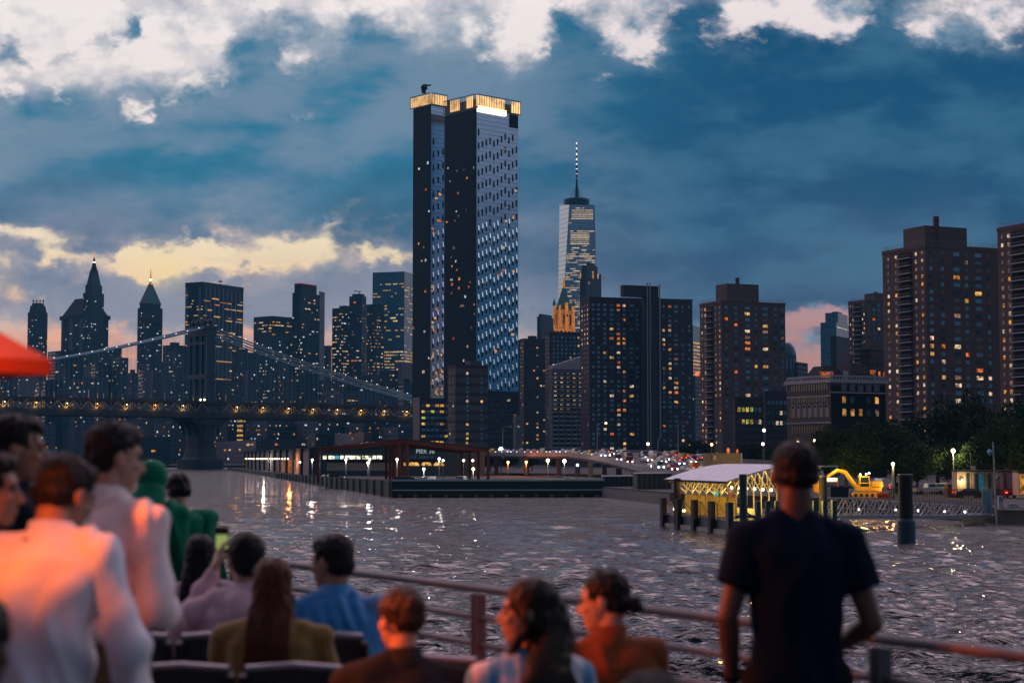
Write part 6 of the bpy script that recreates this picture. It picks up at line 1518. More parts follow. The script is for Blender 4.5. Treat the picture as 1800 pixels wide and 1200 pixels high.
for y in (14.0, 11.3, 8.68, 6.28, 3.9, 1.5):
    b = MB(); c = rl(y)
    for o_s in (-.022, .022): b.obox(c + rd_ * o_s + Vector((0, 0, DZ + .52)), rd_ * .010, rn_ * .028, Vector((0, 0, .52)))
    b.obox(c + Vector((0, 0, DZ + .02)), rd_ * .08, rn_ * .07, Vector((0, 0, .02))); b.build('stanchion', railm, boat)

# benches: airport-style seats in rows
seatm = mat('perforated_seat_grey', (.055, .06, .075), .5, .2, scale=6); edgem = mat('seat_edge_alu', (.32, .30, .34), .35, .7); legm = mat('seat_frame_black', (.012, .012, .014), .6)
def bench(x0, x1, y, top, lab, n, slope=0.0):
    r_ = empty('bench', ((x0 + x1) / 2, y + .2, DZ), lab, 'bench', 'rows of metal deck seats'); wd = (x1 - x0) / n
    for k in range(n):
        a = x0 + wd * k + .02; e = a + wd - .07; yy = y + slope * (k + .5)
        u = Vector((1, 0, 0)); back = Vector((0, -.16, 1)).normalized()
        c = Vector(((a + e) / 2, yy, DZ + top - .25)); b = MB()
        prf = [(-.25, 0), (-.18, .015), (0, .03), (.18, .02), (.25, 0)]
        vs = []
        for t_, o_ in prf:
            for sx in (-1, 1): vs.append(c + u * sx * (e - a) / 2 + back * t_ + Vector((0, o_, 0)))
            for sx in (1, -1): vs.append(c + u * sx * (e - a) / 2 + back * t_ + Vector((0, o_ + .018, 0)))
        fs = [[i * 4 + j, i * 4 + (j + 1) % 4, (i + 1) * 4 + (j + 1) % 4, (i + 1) * 4 + j] for i in range(4) for j in range(4)] + [[0, 1, 2, 3], [19, 18, 17, 16]]
        b.add(vs, fs); b.build('backrest', seatm, r_)
        ce = c + back * .255; MB().tube([ce - u * (e - a) / 2 + Vector((0, .01, -.01)), ce + Vector((0, .012, .004)), ce + u * (e - a) / 2 + Vector((0, .01, -.01))], .016, 8).build('top_edge', edgem, r_)
        b = MB(); s_ = Vector(((a + e) / 2, yy + .28, DZ + .43)); b.obox(s_, u * (e - a) / 2, Vector((0, .22, .02)), Vector((0, 0, .012))); b.build('seat', seatm, r_)
        for sx in (-1, 1):
            p = Vector(((a + e) / 2 + sx * ((e - a) / 2 + .008), yy, DZ)); b = MB()
            b.bar(p + Vector((0, -.04, top - .03)), p + Vector((0, .06, .42)), .035, .05); b.build('side_bar', legm, r_)
    b = MB(); b.bar(Vector((x0, y + .25 + slope * .5, DZ + .38)), Vector((x1, y + .25 + slope * n, DZ + .38)), .06)
    for xx in (x0 + .3, x1 - .3): b.bar(Vector((xx, y + .25, DZ)), Vector((xx, y + .25, DZ + .38)), .05); b.bar(Vector((xx, y, DZ + .02)), Vector((xx, y + .5, DZ + .02)), .05)
    b.build('beam', legm, r_)
def wx(px, D): return (px - 900) / F * D
bench(wx(233, 7.0), wx(628, 7.0), 7.0, .885, 'nearest row of grey metal seats below the long red hair', 2)
bench(wx(150, 7.75), wx(660, 7.75), 7.75, .935, 'second row of grey metal seats, behind the pink and blue shirts', 3)
bench(wx(60, 9.2), wx(350, 9.2), 9.2, .93, 'farthest row of grey seats under the black-haired woman', 2)
bench(wx(640, 6.75), wx(1080, 6.75), 6.75, .945, 'row of grey seats between the grey-haired head and the striped blouse', 2)
bench(wx(560, 5.45), wx(1240, 5.45), 5.45, .80, 'row of seats carrying the three women at bottom centre', 3)

# ---------------------------------------------------------------- figures
def remesh(b, voxel, name, m, smooth=6, fold=None):
    me = bpy.data.meshes.new('tmp'); me.from_pydata(b.v, [], b.f); o = bpy.data.objects.new('tmp', me); col_link(o)
    md = o.modifiers.new('r', 'REMESH'); md.mode = 'VOXEL'; md.voxel_size = voxel; md.adaptivity = 0
    if smooth: s_ = o.modifiers.new('s', 'SMOOTH'); s_.factor = .5; s_.iterations = smooth
    dg = bpy.context.evaluated_depsgraph_get(); dg.update()
    out = bpy.data.meshes.new_from_object(o.evaluated_get(dg)); bpy.data.objects.remove(o); bpy.data.meshes.remove(me)
    out.name = name
    if fold:
        n = len(out.vertices); co = np.empty(n * 3); no = np.empty(n * 3); out.vertices.foreach_get('co', co); out.vertex_normals.foreach_get('vector', no)
        co = co.reshape(-1, 3); no = no.reshape(-1, 3); co = co + no * fold(co)[:, None]; out.vertices.foreach_set('co', co.ravel()); out.update()
    out.polygons.foreach_set('use_smooth', [True] * len(out.polygons)); out.materials.clear(); out.materials.append(m)
    return out
def ell(b, c, r, seg=20, rings=12, rot=None):
    c = Vector(c); t = MB(); t.ball((0, 0, 0), 1, seg, rings)
    vs = [Vector((v[0] * r[0], v[1] * r[1], v[2] * r[2])) for v in t.v]
    if rot is not None: vs = [rot @ v for v in vs]
    b.add([c + v for v in vs], t.f)
def caps(b, p, q, r0, r1, n=12):
    p = Vector(p); q = Vector(q); b.tube([p, q], [r0, r1], n); b.ball(p, r0, n, 8); b.ball(q, r1, n, 8)
def limb(b, pts, rs, n=14):
    for p, r_ in zip(pts, rs): b.ball(p, r_, n, 8)
    for i in range(len(pts) - 1): b.tube([pts[i], pts[i + 1]], [rs[i], rs[i + 1]], n)
def loft(b, rings, n=24):
    """rings: (centre, side vector, front vector)"""
    vs = []
    for c, u, v in rings:
        for k in range(n):
            a = 2 * math.pi * k / n; ca, sa = math.cos(a), math.sin(a)
            vs.append(Vector(c) + Vector(u) * math.copysign(abs(ca) ** .85, ca) + Vector(v) * math.copysign(abs(sa) ** .85, sa))
    m_ = len(rings); fs = [[i * n + k, i * n + (k + 1) % n, (i + 1) * n + (k + 1) % n, (i + 1) * n + k] for i in range(m_ - 1) for k in range(n)] + [list(range(n))[::-1], list(range((m_ - 1) * n, m_ * n))]
    b.add(vs, fs)
def foldfn(seed, amp=.006, verts=6.0, tilt=.6):
    r_ = np.random.RandomState(seed); ks = []
    for _ in range(7):
        a = r_.normal(0, tilt); ks.append((math.cos(a) * verts * r_.uniform(1.6, 6), r_.uniform(-2, 2) * 2, math.sin(a) * verts * r_.uniform(1.0, 3.0), r_.uniform(0, 6.3)))
    def f(co):
        t = np.zeros(len(co)); wv_ = .25 * np.sin(co[:, 2] * 9 + co[:, 0] * 7 + seed)
        for kx, ky, kz, ph in ks: t += np.maximum(0, np.sin(kx * (co[:, 0] + wv_ * .25) + ky * co[:, 1] + kz * co[:, 2] + ph)) ** 3
        return (t / 2.2 - .4) * amp
    return f
def clothmat(name, col, rough=.85, sheen=.3, weave=True, pattern=None):
    m, t, b_ = newmat(name); g = t.new('ShaderNodeTexCoord').outputs['Object']
    n = t.noise(g, 4, 5, .6); c = t.ramp(n, [(.3, tuple(k * .88 for k in col)), (.7, tuple(min(1, k * 1.08) for k in col))])
    if pattern:
        x, y, z = t.xyz(g); wv_ = t.m('SINE', t.m('MULTIPLY', t.m('ADD', x, t.m('MULTIPLY', n, .10)), 60)); c = t.mix(t.step(wv_, -.1, .3), c, pattern)
    t.put(b_.inputs['Base Color'], c); b_.inputs['Roughness'].default_value = rough; b_.inputs['Sheen Weight'].default_value = sheen if max(col) > .2 else 0.0; b_.inputs['Specular IOR Level'].default_value = .25 if max(col) > .1 else .06
    bp_ = t.new('ShaderNodeBump'); bp_.inputs['Strength'].default_value = .35; bp_.inputs['Distance'].default_value = .004
    t.put(bp_.inputs['Height'], t.noise(g, 260, 2)); t.put(b_.inputs['Normal'], bp_.outputs[0]); return m
def skinmat(name, col):
    m, t, b_ = newmat(name); g = t.new('ShaderNodeTexCoord').outputs['Object']
    t.put(b_.inputs['Base Color'], t.ramp(t.noise(g, 18, 4), [(.3, tuple(k * .88 for k in col)), (.7, tuple(k * 1.1 for k in col))]))
    b_.inputs['Roughness'].default_value = .5; b_.inputs['Subsurface Weight'].default_value = .12; b_.inputs['Subsurface Radius'].default_value = (.02, .008, .004); b_.inputs['Subsurface Scale'].default_value = .5; return m
def hairmat(name, col):
    m, t, b_ = newmat(name); g = t.new('ShaderNodeTexCoord').outputs['Object']
    mp_ = t.new('ShaderNodeMapping'); t.put(mp_.inputs[0], g); mp_.inputs['Scale'].default_value = (1, 1, .12)
    n = t.noise(mp_.outputs[0], 170, 4, .7); t.put(b_.inputs['Base Color'], t.ramp(n, [(.3, tuple(k * .45 for k in col)), (.7, tuple(k * 1.5 for k in col))]))
    b_.inputs['Roughness'].default_value = .5; b_.inputs['Specular IOR Level'].default_value = .25; bp_ = t.new('ShaderNodeBump'); bp_.inputs['Strength'].default_value = .6; bp_.inputs['Distance'].default_value = .004
    t.put(bp_.inputs['Height'], n); t.put(b_.inputs['Normal'], bp_.outputs[0]); return m
skinA = skinmat('skin_tan', (.34, .18, .115)); skinB = skinmat('skin_fair', (.44, .26, .18)); skinC = skinmat('skin_brown', (.11, .05, .032))
eyem = mat('eye_dark', (.01, .008, .007), .2)
def hand(b, w, d, nrm, side, curl=.5, s=1.0):
    """palm and five fingers: wrist w, direction d, palm normal nrm, side +1 right hand"""
    d = Vector(d).normalized(); nrm = (Vector(nrm) - d * d.dot(Vector(nrm))).normalized(); u = d.cross(nrm).normalized() * side
    w = Vector(w)
    for k in (-1, -.33, .33, 1): caps(b, w + u * k * .014 * s, w + d * .085 * s + u * k * .030 * s, .016 * s, .013 * s, 10)
    for k, L_ in ((-1, .062), (-.33, .075), (.33, .082), (1, .072)):
        p = w + d * .088 * s + u * k * .030 * s; dd = d.copy()
        for j, (f_, r_) in enumerate(((.45, .0095), (.32, .0085), (.25, .0075))):
            ang = curl * (.35 + .55 * j); dd2 = (dd * math.cos(ang) + nrm * math.sin(ang)).normalized(); q = p + dd2 * L_ * f_ * 1.15 * s; caps(b, p, q, r_ * s, (r_ - .0008) * s, 8); p = q; 
            dd = dd2
    p = w + d * .025 * s + u * .028 * s; q = p + (d * .55 + u * .8 + nrm * .3).normalized() * .042 * s; r2 = q + (d * .85 + u * .25 + nrm * .45).normalized() * .032 * s
    caps(b, p, q, .013 * s, .011 * s, 8); caps(b, q, r2, .011 * s, .009 * s, 8)
def person(label, px, D, H, yaw, lean=(0, 3, 5, 8), head=(0, 0, 0), arms=None, seated=False, female=False, skin=skinA, hair='short', hcol=None, shirt=None, sleeve='long', trousers=None, seed=1, wide=1.0, zoff=0.0, collar=True, hem=.0, drop=None, group='people on the ferry deck', top=None):
    base = Vector((wx(px, D), D, DZ)); root = empty('person', base, label, 'person', group)
    s = H / 1.75; hipz = (.52 if seated else .94 * s) + zoff
    a1, a2, a3, a4 = [rad(x) for x in lean]
    P0 = Vector((0, 0, hipz))
    def st(p, a, L_): return p + Vector((0, math.sin(a), math.cos(a))) * L_ * s
    Pw = st(P0, a1, .14); Pc = st(Pw, a2, .20); Ps = st(Pc, a3, .155); Pn = st(Ps, a3, .045); Hc = st(Pn, a4, .165)
    Rz = Matrix.Rotation(yaw and rad(yaw), 3, 'Z') if yaw else Matrix.Identity(3)
    def T(p): return Rz @ Vector(p)
    fw = 0.90 if female else 1.0; sw_ = (.165 if female else .195) * s * wide
    def V2(a): return Vector((0, math.cos(a), -math.sin(a)))
    def ring(p, a, rx, ry): return (T(p), T(Vector((rx * s * wide, 0, 0))), T(V2(a) * ry * s))
    def torso(b, g, low=0):
        hips = .172 if female else .165
        rs = []
        if low > 0: rs += [ring(P0 + Vector((0, 0, -low * s)), a1, hips + g + .005, .125 + g), ring(P0, a1, hips + g, .118 + g)]
        else: rs.append(ring(P0.lerp(Pw, -low / .14), a1, hips + g, .118 + g))
        rs += [ring(Pw, a2, (.135 if female else .152) + g * 1.3, .100 + g * 1.2), ring(Pc, a3, .168 * fw + g, .118 + g), ring(Pc.lerp(Ps, .55), a3, .182 * fw + g, .112 + g), ring(Ps, a3, .150 * fw + g * .7, .078 + g), ring(Ps.lerp(Pn, .7), a3, .085 + g * .5, .066 + g * .5)]
        loft(b, rs)
        for sx in (-1, 1):
            sh = T(Ps + Vector((sx * sw_, -.005, -.035 * s))); limb(b, [T(Pn + Vector((sx * .03, -.01, -.02))), T(Ps + Vector((sx * sw_ * .55, -.008, -.006 * s))), sh], [(.052 + g * .4) * s, (.052 + g * .6) * s, (.056 + g) * s])
        if female: 
            for sx in (-1, 1): ell(b, T(Pc + Vector((sx * .075, .085, .02)) * s if 0 else Pc + Vector((sx * .075 * s, .085 * s, .02 * s))), ((.06 + g) * s,) * 3)
    arms = arms or {}
    AR = {}
    for sx, key in ((-1, 'L'), (1, 'R')):
        sh = Ps + Vector((sx * sw_, -.005, -.035 * s))
        e, w_, hd, cu = arms.get(key, ((sx * .255, -.02, hipz + .21 * s), (sx * .27, .06, hipz - .03 * s), (0, .15, -1), .5))
        AR[key] = (sh, Vector(e), Vector(w_), Vector(hd), cu, sx)
    # ---- body: one continuous skin surface
    b = MB(); torso(b, 0)
    for key, (sh, e, w_, hd, cu, sx) in AR.items():
        th = .86 if female else 1.0
        limb(b, [T(sh), T(sh.lerp(e, .45)), T(e), T(e.lerp(w_, .3)), T(w_)], [.052 * s * th, .047 * s * th, .038 * s * th, .040 * s * th, .026 * s * th])
        hn = Vector((-sx, .2, 0)) if abs(hd.z) > .6 else Vector((0, .1, -1))
        hand(b, T(w_), T(hd), T(hn), sx, cu, s * (.9 if female else 1))
    L0 = {}
    for sx in (-1, 1):
        hp = P0 + Vector((sx * .092 * s, 0, -.02))
        if seated: kn = hp + Vector((sx * .06, .44 * s, .0)); an = Vector((kn.x, kn.y + .03, .09))
        else: kn = Vector((sx * .105 * s, .02, .50 * s + zoff)); an = Vector((sx * .11 * s, -.01, .09))
        limb(b, [T(hp), T(hp.lerp(kn, .5)), T(kn), T(kn.lerp(an, .35)), T(an)], [.088 * s, .078 * s, .056 * s, .055 * s, .038 * s])
        caps(b, T(an + Vector((0, -.03, -.045))), T(an + Vector((sx * .02, .15, -.055))), .038, .030); L0[sx] = (hp, kn, an)
    # head
    hy, hpit, hrol = [rad(x) for x in head]
    HR = Rz @ Matrix.Rotation(hy, 3, 'Z') @ Matrix.Rotation(hpit, 3, 'X') @ Matrix.Rotation(hrol, 3, 'Y')
    hs = s * 1.02; HC = T(Hc)
    def h(p): return HC + HR @ (Vector(p) * hs)
    neck0 = T(Ps.lerp(Pn, .3)); limb(b, [neck0, h((0, -.025, -.07))], [.060 * s * fw, .054 * s * fw])
    def he(c, r_): ell(b, h(c), tuple(k * hs for k in r_), rot=HR)
    he((0, -.012, .015), (.074, .094, .090)); he((0, .030, -.045), (.059, .058, .080)); he((0, .058, -.100), (.030, .030, .026)); he((0, .03, -.085), (.050, .045, .035))
    he((0, .074, .018), (.046, .014, .012)); he((.034, .062, -.03), (.024, .022, .020)); he((-.034, .062, -.03), (.024, .022, .020))
    caps(b, h((0, .086, .0)), h((0, .108, -.040)), .0075 * hs, .0115 * hs, 10); caps(b, h((-.010, .094, -.046)), h((.010, .094, -.046)), .0085 * hs, .0085 * hs, 8)
    he((0, .087, -.070), (.021, .010, .006)); he((0, .085, -.080), (.019, .011, .007))
    for sx in (-1, 1): he((sx * .077, -.008, -.018), (.009, .020, .031)); he((sx * .080, -.002, -.036), (.008, .012, .012))
    body = bpy.data.objects.new('body', remesh(b, .0065, 'body', skin, 3)); col_link(body); body.parent = root
    for sx in (-1, 1):
        e_ = MB(); ell(e_, h((sx * .030, .079, -.004)), (.013 * hs, .009 * hs, .007 * hs), 10, 6, HR); e_.build('eye', eyem, None).parent = root
        e_ = MB(); caps(e_, h((sx * .016, .090, .016)), h((sx * .046, .080, .019)), .0035, .003, 6); e_.build('eyebrow', hcol or bark, None).parent = root
    # ---- shirt
    sc_ = MB(); g = .020 if not female else .014; torso(sc_, g, low=(.10 if not seated else .06) + hem)
    for key, (sh, e, w_, hd, cu, sx) in AR.items():
        th = .88 if female else 1.0
        if sleeve == 'long': limb(sc_, [T(sh), T(sh.lerp(e, .5)), T(e), T(e.lerp(w_, .5)), T(e.lerp(w_, .93))], [.072 * s * th, .064 * s * th, .056 * s * th, .052 * s * th, .044 * s * th])
        elif sleeve == 'roll': limb(sc_, [T(sh), T(sh.lerp(e, .5)), T(e), T(e.lerp(w_, .35))], [.072 * s * th, .066 * s * th, .058 * s * th, .056 * s * th])
        elif sleeve == 'short': limb(sc_, [T(sh), T(sh.lerp(e, .38))], [.070 * s * th, .076 * s * th]); sc_.tube([T(sh.lerp(e, .2)), T(sh.lerp(e, .60))], [.072 * s * th, .074 * s * th], 16)
    if sleeve is not None or 1:
        me = remesh(sc_, .011, 'shirt', shirt, 5, foldfn(seed, .036 if not seated and sleeve == 'long' else ((.016 if female else .026) if sleeve == 'long' else .012))); o = bpy.data.objects.new('shirt', me); col_link(o); o.parent = root
    if collar:
        cb_ = MB(); c0 = T(Ps.lerp(Pn, .75)); c1 = c0.lerp(h((0, -.03, -.07)), .55); ax = (c1 - c0)
        n_ = 20; vs = []
        for j, (p, rr_) in enumerate(((c0, .078 * s), (c1, .067 * s), (c1 + ax * .04, .072 * s), (c0 - ax * .35, .094 * s))):
            for k in range(n_):
                a = 2 * math.pi * k / n_; v_ = Vector((math.cos(a) * rr_, math.sin(a) * rr_ * .95, .012 * math.sin(a) * (-1 if j in (1, 2) else 0))); vs.append(p + T(v_))
        cb_.add(vs, [[j * n_ + k, j * n_ + (k + 1) % n_, (j + 1) * n_ + (k + 1) % n_, (j + 1) * n_ + k] for j in range(3) for k in range(n_)]); o = cb_.build('collar', shirt, None, smooth=True); o.parent = root
    # ---- trousers
    tb = MB(); loft(tb, [ring(P0 + Vector((0, 0, -.09 * s)), 0, .168 + .012, .125), ring(P0, a1, .168 + .010, .125), ring(P0.lerp(Pw, .5), a1, .160, .118)])
    for sx in (-1, 1):
        hp, kn, an = L0[sx]; limb(tb, [T(hp), T(hp.lerp(kn, .5)), T(kn), T(kn.lerp(an, .5)), T(an.lerp(kn, .08))], [.105 * s, .093 * s, .074 * s, .068 * s, .062 * s])
        sh_ = MB(); caps(sh_, T(an + Vector((0, -.04, -.045))), T(an + Vector((sx * .02, .17, -.05))), .050, .042); o = bpy.data.objects.new('shoe', remesh(sh_, .01, 'shoe', legm, 2)); col_link(o); o.parent = root
    o = bpy.data.objects.new('trousers', remesh(tb, .014, 'trousers', trousers or legm, 5, foldfn(seed + 3, .008))); col_link(o); o.parent = root
    # ---- hair
    hb_ = MB()
    def hh(c, r_): ell(hb_, h(c), tuple(k * hs for k in r_), rot=HR)
    rg = random.Random(seed)
    hn_ = lambda amp, fr: (lambda co: np.array([mnoise.noise(Vector((c[0] * fr, c[1] * fr, c[2] * fr * .45))) for c in co]) * amp)
    if hair == 'short':
        hh((0, -.020, .028), (.083, .094, .088)); hh((0, -.050, -.022), (.074, .062, .062)); hh((0, .030, .070), (.058, .052, .040)); vx = .008
    elif hair == 'fade':
        hh((0, -.020, .026), (.080, .092, .084)); hh((0, -.048, -.010), (.072, .060, .052)); vx = .008
    elif hair in ('long', 'black'):
        hh((0, -.020, .028), (.088, .098, .090)); hh((0, -.045, -.03), (.086, .070, .085)); dn = drop or .48
        pts = [h((0, -.055, .0)), h((0, -.085, -.10)), T(Ps + Vector((0, -.125, -.02))), T(Ps + Vector((0, -.160, -dn * .55))), T(Ps + Vector((0.0, -.165, -dn)))]
        for dxx in (-.045, -.016, .016, .045): limb(hb_, [p + T(Vector((dxx * (1.0 if i < 3 else .85), 0, rg.uniform(-.02, .02) if i > 2 else 0))) for i, p in enumerate(pts)], [.038, .040, .036, .030, .012], 10)
        for sx in (-1, 1): limb(hb_, [h((sx * .062, .010, .03)), h((sx * .074, -.005, -.05)), T(Pn + Vector((sx * .085, -.02, .0))), T(Ps + Vector((sx * .095, -.085, -.10)))], [.018, .019, .020, .010], 10)
        vx = .009
    elif hair == 'bun':
        hh((0, -.020, .026), (.083, .096, .086)); hh((0, -.052, -.02), (.072, .058, .058)); hh((0, -.122, -.048), (.034, .032, .034)); caps(hb_, h((0, -.12, -.025)), h((.008, -.150, .0)), .012, .006, 8); vx = .008
    elif hair == 'updo':
        hh((0, -.018, .028), (.084, .098, .088)); hh((0, -.062, .0), (.068, .060, .060)); hh((0, -.105, .045), (.040, .026, .040)); vx = .008
    elif hair == 'scarf':
        hh((0, -.012, .012), (.098, .112, .115)); hh((0, -.01, -.09), (.088, .088, .07)); limb(hb_, [h((0, -.02, -.11)), T(Ps + Vector((0, -.02, .02)))], [.095, .115]); vx = .010
    me = remesh(hb_, vx, 'hair', hcol, 2, hn_(.010 if hair != 'scarf' else .012, 55 if hair != 'scarf' else 14)); o = bpy.data.objects.new('headscarf' if hair == 'scarf' else 'hair', me); col_link(o); o.parent = root
    if hair not in ('scarf',):
        sb = MB(); 
        if hair in ('long', 'black'):
            for _ in range(150):
                x_ = rg.uniform(-.085, .085); dn_ = (drop or .48) * rg.uniform(.75, 1.08); y0 = rg.uniform(-.03, .0)
                a_ = h((x_ * .85, -.07 + y0 + .05 * abs(x_) / .08, rg.uniform(-.02, .05))); sb.tube([a_, h((x_ * 1.05, -.105 + y0 + .05 * abs(x_) / .08, -.08)), T(Ps + Vector((x_ * 1.1, -.165 - rg.uniform(0, .02), -.03))), T(Ps + Vector((x_ * 1.0 + rg.uniform(-.02, .02), -.195, -dn_ * .6))), T(Ps + Vector((x_ * .9 + rg.uniform(-.02, .02), -.185, -dn_)))], [.003, .004, .004, .003, .001], 4, False)
        else:
            for _ in range(260 if hair == 'short' else 120):
                u_ = rg.uniform(-1, 1); v_ = rg.uniform(0, math.pi); cu_ = math.sqrt(1 - u_ * u_); p = Vector((math.cos(v_) * .084 * cu_, u_ * .092 - .02, .028 + math.sin(v_) * .088 * cu_)); q = p + Vector((rg.uniform(-.012, .012), rg.uniform(-.014, .006), .001)) + p.normalized() * .004
                sb.tube([h(p * .97), h(q)], [.0022, .0008], 3, False)
        o = sb.build('hair_strands', hcol, None, smooth=True); o.parent = root; o['kind'] = 'stuff'
    for p_ in root.children: pass
    return root, T, h, AR
hblack = hairmat('hair_black', (.006, .0055, .007)); hbrown = hairmat('hair_dark_brown', (.012, .008, .006)); hred = hairmat('hair_auburn', (.085, .022, .010)); hgrey = hairmat('hair_light_brown', (.030, .019, .013))
whitec = clothmat('white_cotton', (.72, .72, .80)); pinkc = clothmat('pale_pink_cotton', (.80, .70, .72)); navy = clothmat('navy_jersey', (.0035, .011, .028)); bluec = clothmat('blue_cotton', (.03, .22, .52)); pinks = clothmat('pink_shirt', (.62, .40, .46))
green = clothmat('green_scarf', (.0, .17, .09)); olive = clothmat('mustard_knit', (.26, .15, .04)); rustc = clothmat('rust_knit', (.20, .055, .015)); darkc = clothmat('charcoal_knit', (.022, .024, .028)); jackc = clothmat('dark_jacket', (.018, .022, .035)); striped = clothmat('striped_blouse', (.62, .66, .74), pattern=(.10, .32, .50))
khaki = clothmat('khaki_twill', (.22, .13, .075)); blackc = clothmat('black_cloth', (.012, .012, .015)); brownc = clothmat('brown_jacket', (.06, .035, .025)); rosec = clothmat('rose_blouse', (.52, .36, .38))
# the man in the navy T-shirt at the rail
r1, T1, h1, A1 = person('man in a navy T-shirt standing with his back to us at the right rail', 1397, 6.1, 1.785, 0, (0, 2, 4, 4), (8, 0, 0), {'L': ((-.250, -.03, 1.17), (-.222, .08, .935), (.1, .1, -1), .6), 'R': ((.262, -.02, 1.145), (.170, .16, 1.045), (-.45, .35, -.75), .7)},
    skin=skinC, hair='fade', hcol=hblack, shirt=navy, sleeve='short', trousers=blackc, seed=4, wide=.87, collar=False)
b = MB(); sh, e, w_, hd, cu, sx = A1['L']; ax = (w_ - e).normalized(); c = w_ - ax * .015; b.tube([T1(c - ax * .012), T1(c + ax * .012)], [.034, .032], 16); o = b.build('wristwatch', blackc, None); o.parent = r1
# standing group at left
r2, T2, h2, A2 = person('man in an untucked white shirt, back to us, head bowed, largest at left', 70, 5.35, 1.765, -12, (2, 8, 20, 34), (-22, -24, 0), {'L': ((-.30, .04, 1.16), (-.24, .22, .98), (.1, .5, -.6), .6), 'R': ((.29, .02, 1.155), (.275, .20, .965), (-.2, .5, -.6), .6)},
    skin=skinA, hair='short', hcol=hbrown, shirt=whitec, sleeve='long', trousers=jackc, seed=9, wide=.95, hem=-.15)
r3, T3, h3, A3 = person('tall man in a pink-lit white shirt and khaki trousers behind the largest man', 184, 6.35, 1.855, -28, (0, 3, 6, 10), (-28, -8, 0), {'L': ((-.27, .02, 1.22), (-.22, .24, 1.14), (.3, .9, -.1), .6), 'R': ((.27, -.03, 1.20), (.16, .17, 1.16), (-.5, .7, .1), .7)},
    skin=skinB, hair='short', hcol=hblack, shirt=pinkc, sleeve='long', trousers=khaki, seed=15, wide=.94, hem=-.18)
person('man with short dark hair in a dark jacket looking right at the left edge', 14, 6.6, 1.885, -68, (0, 2, 4, 6), (-8, -4, 0), None, skin=skinA, hair='short', hcol=hblack, shirt=jackc, trousers=blackc, seed=21)
person('orange-lit face of a man cut by the left edge of the frame', -42, 5.6, 1.74, -80, (0, 2, 5, 8), (0, -4, 0), None, skin=skinB, hair='short', hcol=hbrown, shirt=brownc, trousers=blackc, seed=22)
person('woman in a green headscarf and green tunic looking down at the rail', 256, 10.6, 1.715, -8, (2, 6, 14, 26), (10, -24, 0), {'L': ((-.22, .06, 1.10), (-.16, .26, 1.04), (.3, .9, -.2), .6), 'R': ((.25, .04, 1.12), (.20, .20, .98), (-.1, .6, -.6), .6)}, female=True, skin=skinA, hair='scarf', hcol=green, shirt=green, trousers=blackc, seed=31, collar=False, wide=1.1, hem=.1)
person('dark-haired person bending forward just beyond the green headscarf', 316, 11.2, 1.66, 12, (4, 10, 24, 40), (20, -28, 0), None, female=True, skin=skinA, hair='short', hcol=hblack, shirt=green, trousers=blackc, seed=33, collar=False)
# seated
SA = {'L': ((-.24, .06, .76), (-.14, .32, .64), (.3, .9, -.1), .6), 'R': ((.24, .06, .76), (.14, .32, .64), (-.3, .9, -.1), .6)}
def seat(label, px, D, topy, yaw, lean, head, **k):
    want = CZ - (topy - 803) / F * D - DZ                              # height of the crown above the deck
    H = k.pop('H', 1.72); s = H / 1.75; a = [rad(x) for x in lean]
    hgt = .52 + s * (.14 * math.cos(a[0]) + .20 * math.cos(a[1]) + .20 * math.cos(a[2]) + .165 * math.cos(a[3]) + .118)
    return person(label, px, D, H, yaw, lean, head, k.pop('arms', SA), seated=True, zoff=want - hgt, **k)
seat('woman with long straight black hair sitting in the farthest row of seats', 354, 9.55, 938, 5, (0, 4, 6, 8), (0, -2, 0), H=1.64, female=True, skin=skinA, hair='black', hcol=hblack, shirt=rosec, seed=41, wide=1.1, drop=.42, collar=False)
r9, T9, h9, A9 = seat('man in a pink shirt raising a phone, sitting in the second row', 436, 8.05, 935, 12, (0, 6, 12, 12), (14, 2, 0), H=1.82, skin=skinB, hair='short', hcol=hblack, shirt=pinks, sleeve='long', seed=43, wide=1.08,
    arms={'L': ((-.30, .20, .86), (-.135, .30, 1.19), (.25, .2, .9), .9), 'R': ((.25, .06, .84), (.16, .30, .80), (-.3, .9, -.1), .6)})
seat('woman with long auburn hair and a mustard top in the nearest row', 481, 7.3, 977, 0, (0, 5, 7, 6), (0, 3, 0), H=1.66, female=True, skin=skinB, hair='long', hcol=hred, shirt=olive, seed=45, wide=1.22, drop=.40, collar=False)
seat('man in a bright blue shirt, dark hair, face turned to the left', 590, 7.95, 938, 18, (0, 4, 8, 10), (42, -6, 0), H=1.80, skin=skinA, hair='short', hcol=hblack, shirt=bluec, sleeve='long', seed=47, wide=1.08)
seat('woman with light brown pinned-up hair in a charcoal top', 712, 6.15, 1030, 14, (0, 6, 10, 10), (22, -4, 0), H=1.66, female=True, skin=skinB, hair='updo', hcol=hgrey, shirt=darkc, seed=51, wide=1.22)
seat('woman with long dark hair in profile wearing a blue-white striped blouse', 938, 5.85, 1012, 22, (0, 4, 6, 6), (62, -2, 0), H=1.66, female=True, skin=skinA, hair='long', hcol=hbrown, shirt=striped, sleeve='short', seed=53, wide=1.1, drop=.46, collar=False)
seat('woman with a black bun in profile wearing a rust sweater', 1068, 6.45, 998, 16, (0, 4, 8, 8), (58, -10, 0), H=1.66, female=True, skin=skinB, hair='bun', hcol=hblack, shirt=rustc, seed=55, wide=1.16)
seat('blurred dark head of a near passenger rising from the bottom edge', 1150, 3.4, 1176, 5, (0, 4, 6, 6), (0, 0, 0), H=1.70, skin=skinB, hair='short', hcol=hbrown, shirt=blackc, seed=57)
seat('blurred brown shoulder of a near passenger in the bottom left corner', -75, 3.9, 1050, -10, (0, 6, 12, 16), (0, -8, 0), H=1.74, skin=skinC, hair='short', hcol=hblack, shirt=brownc, seed=59)
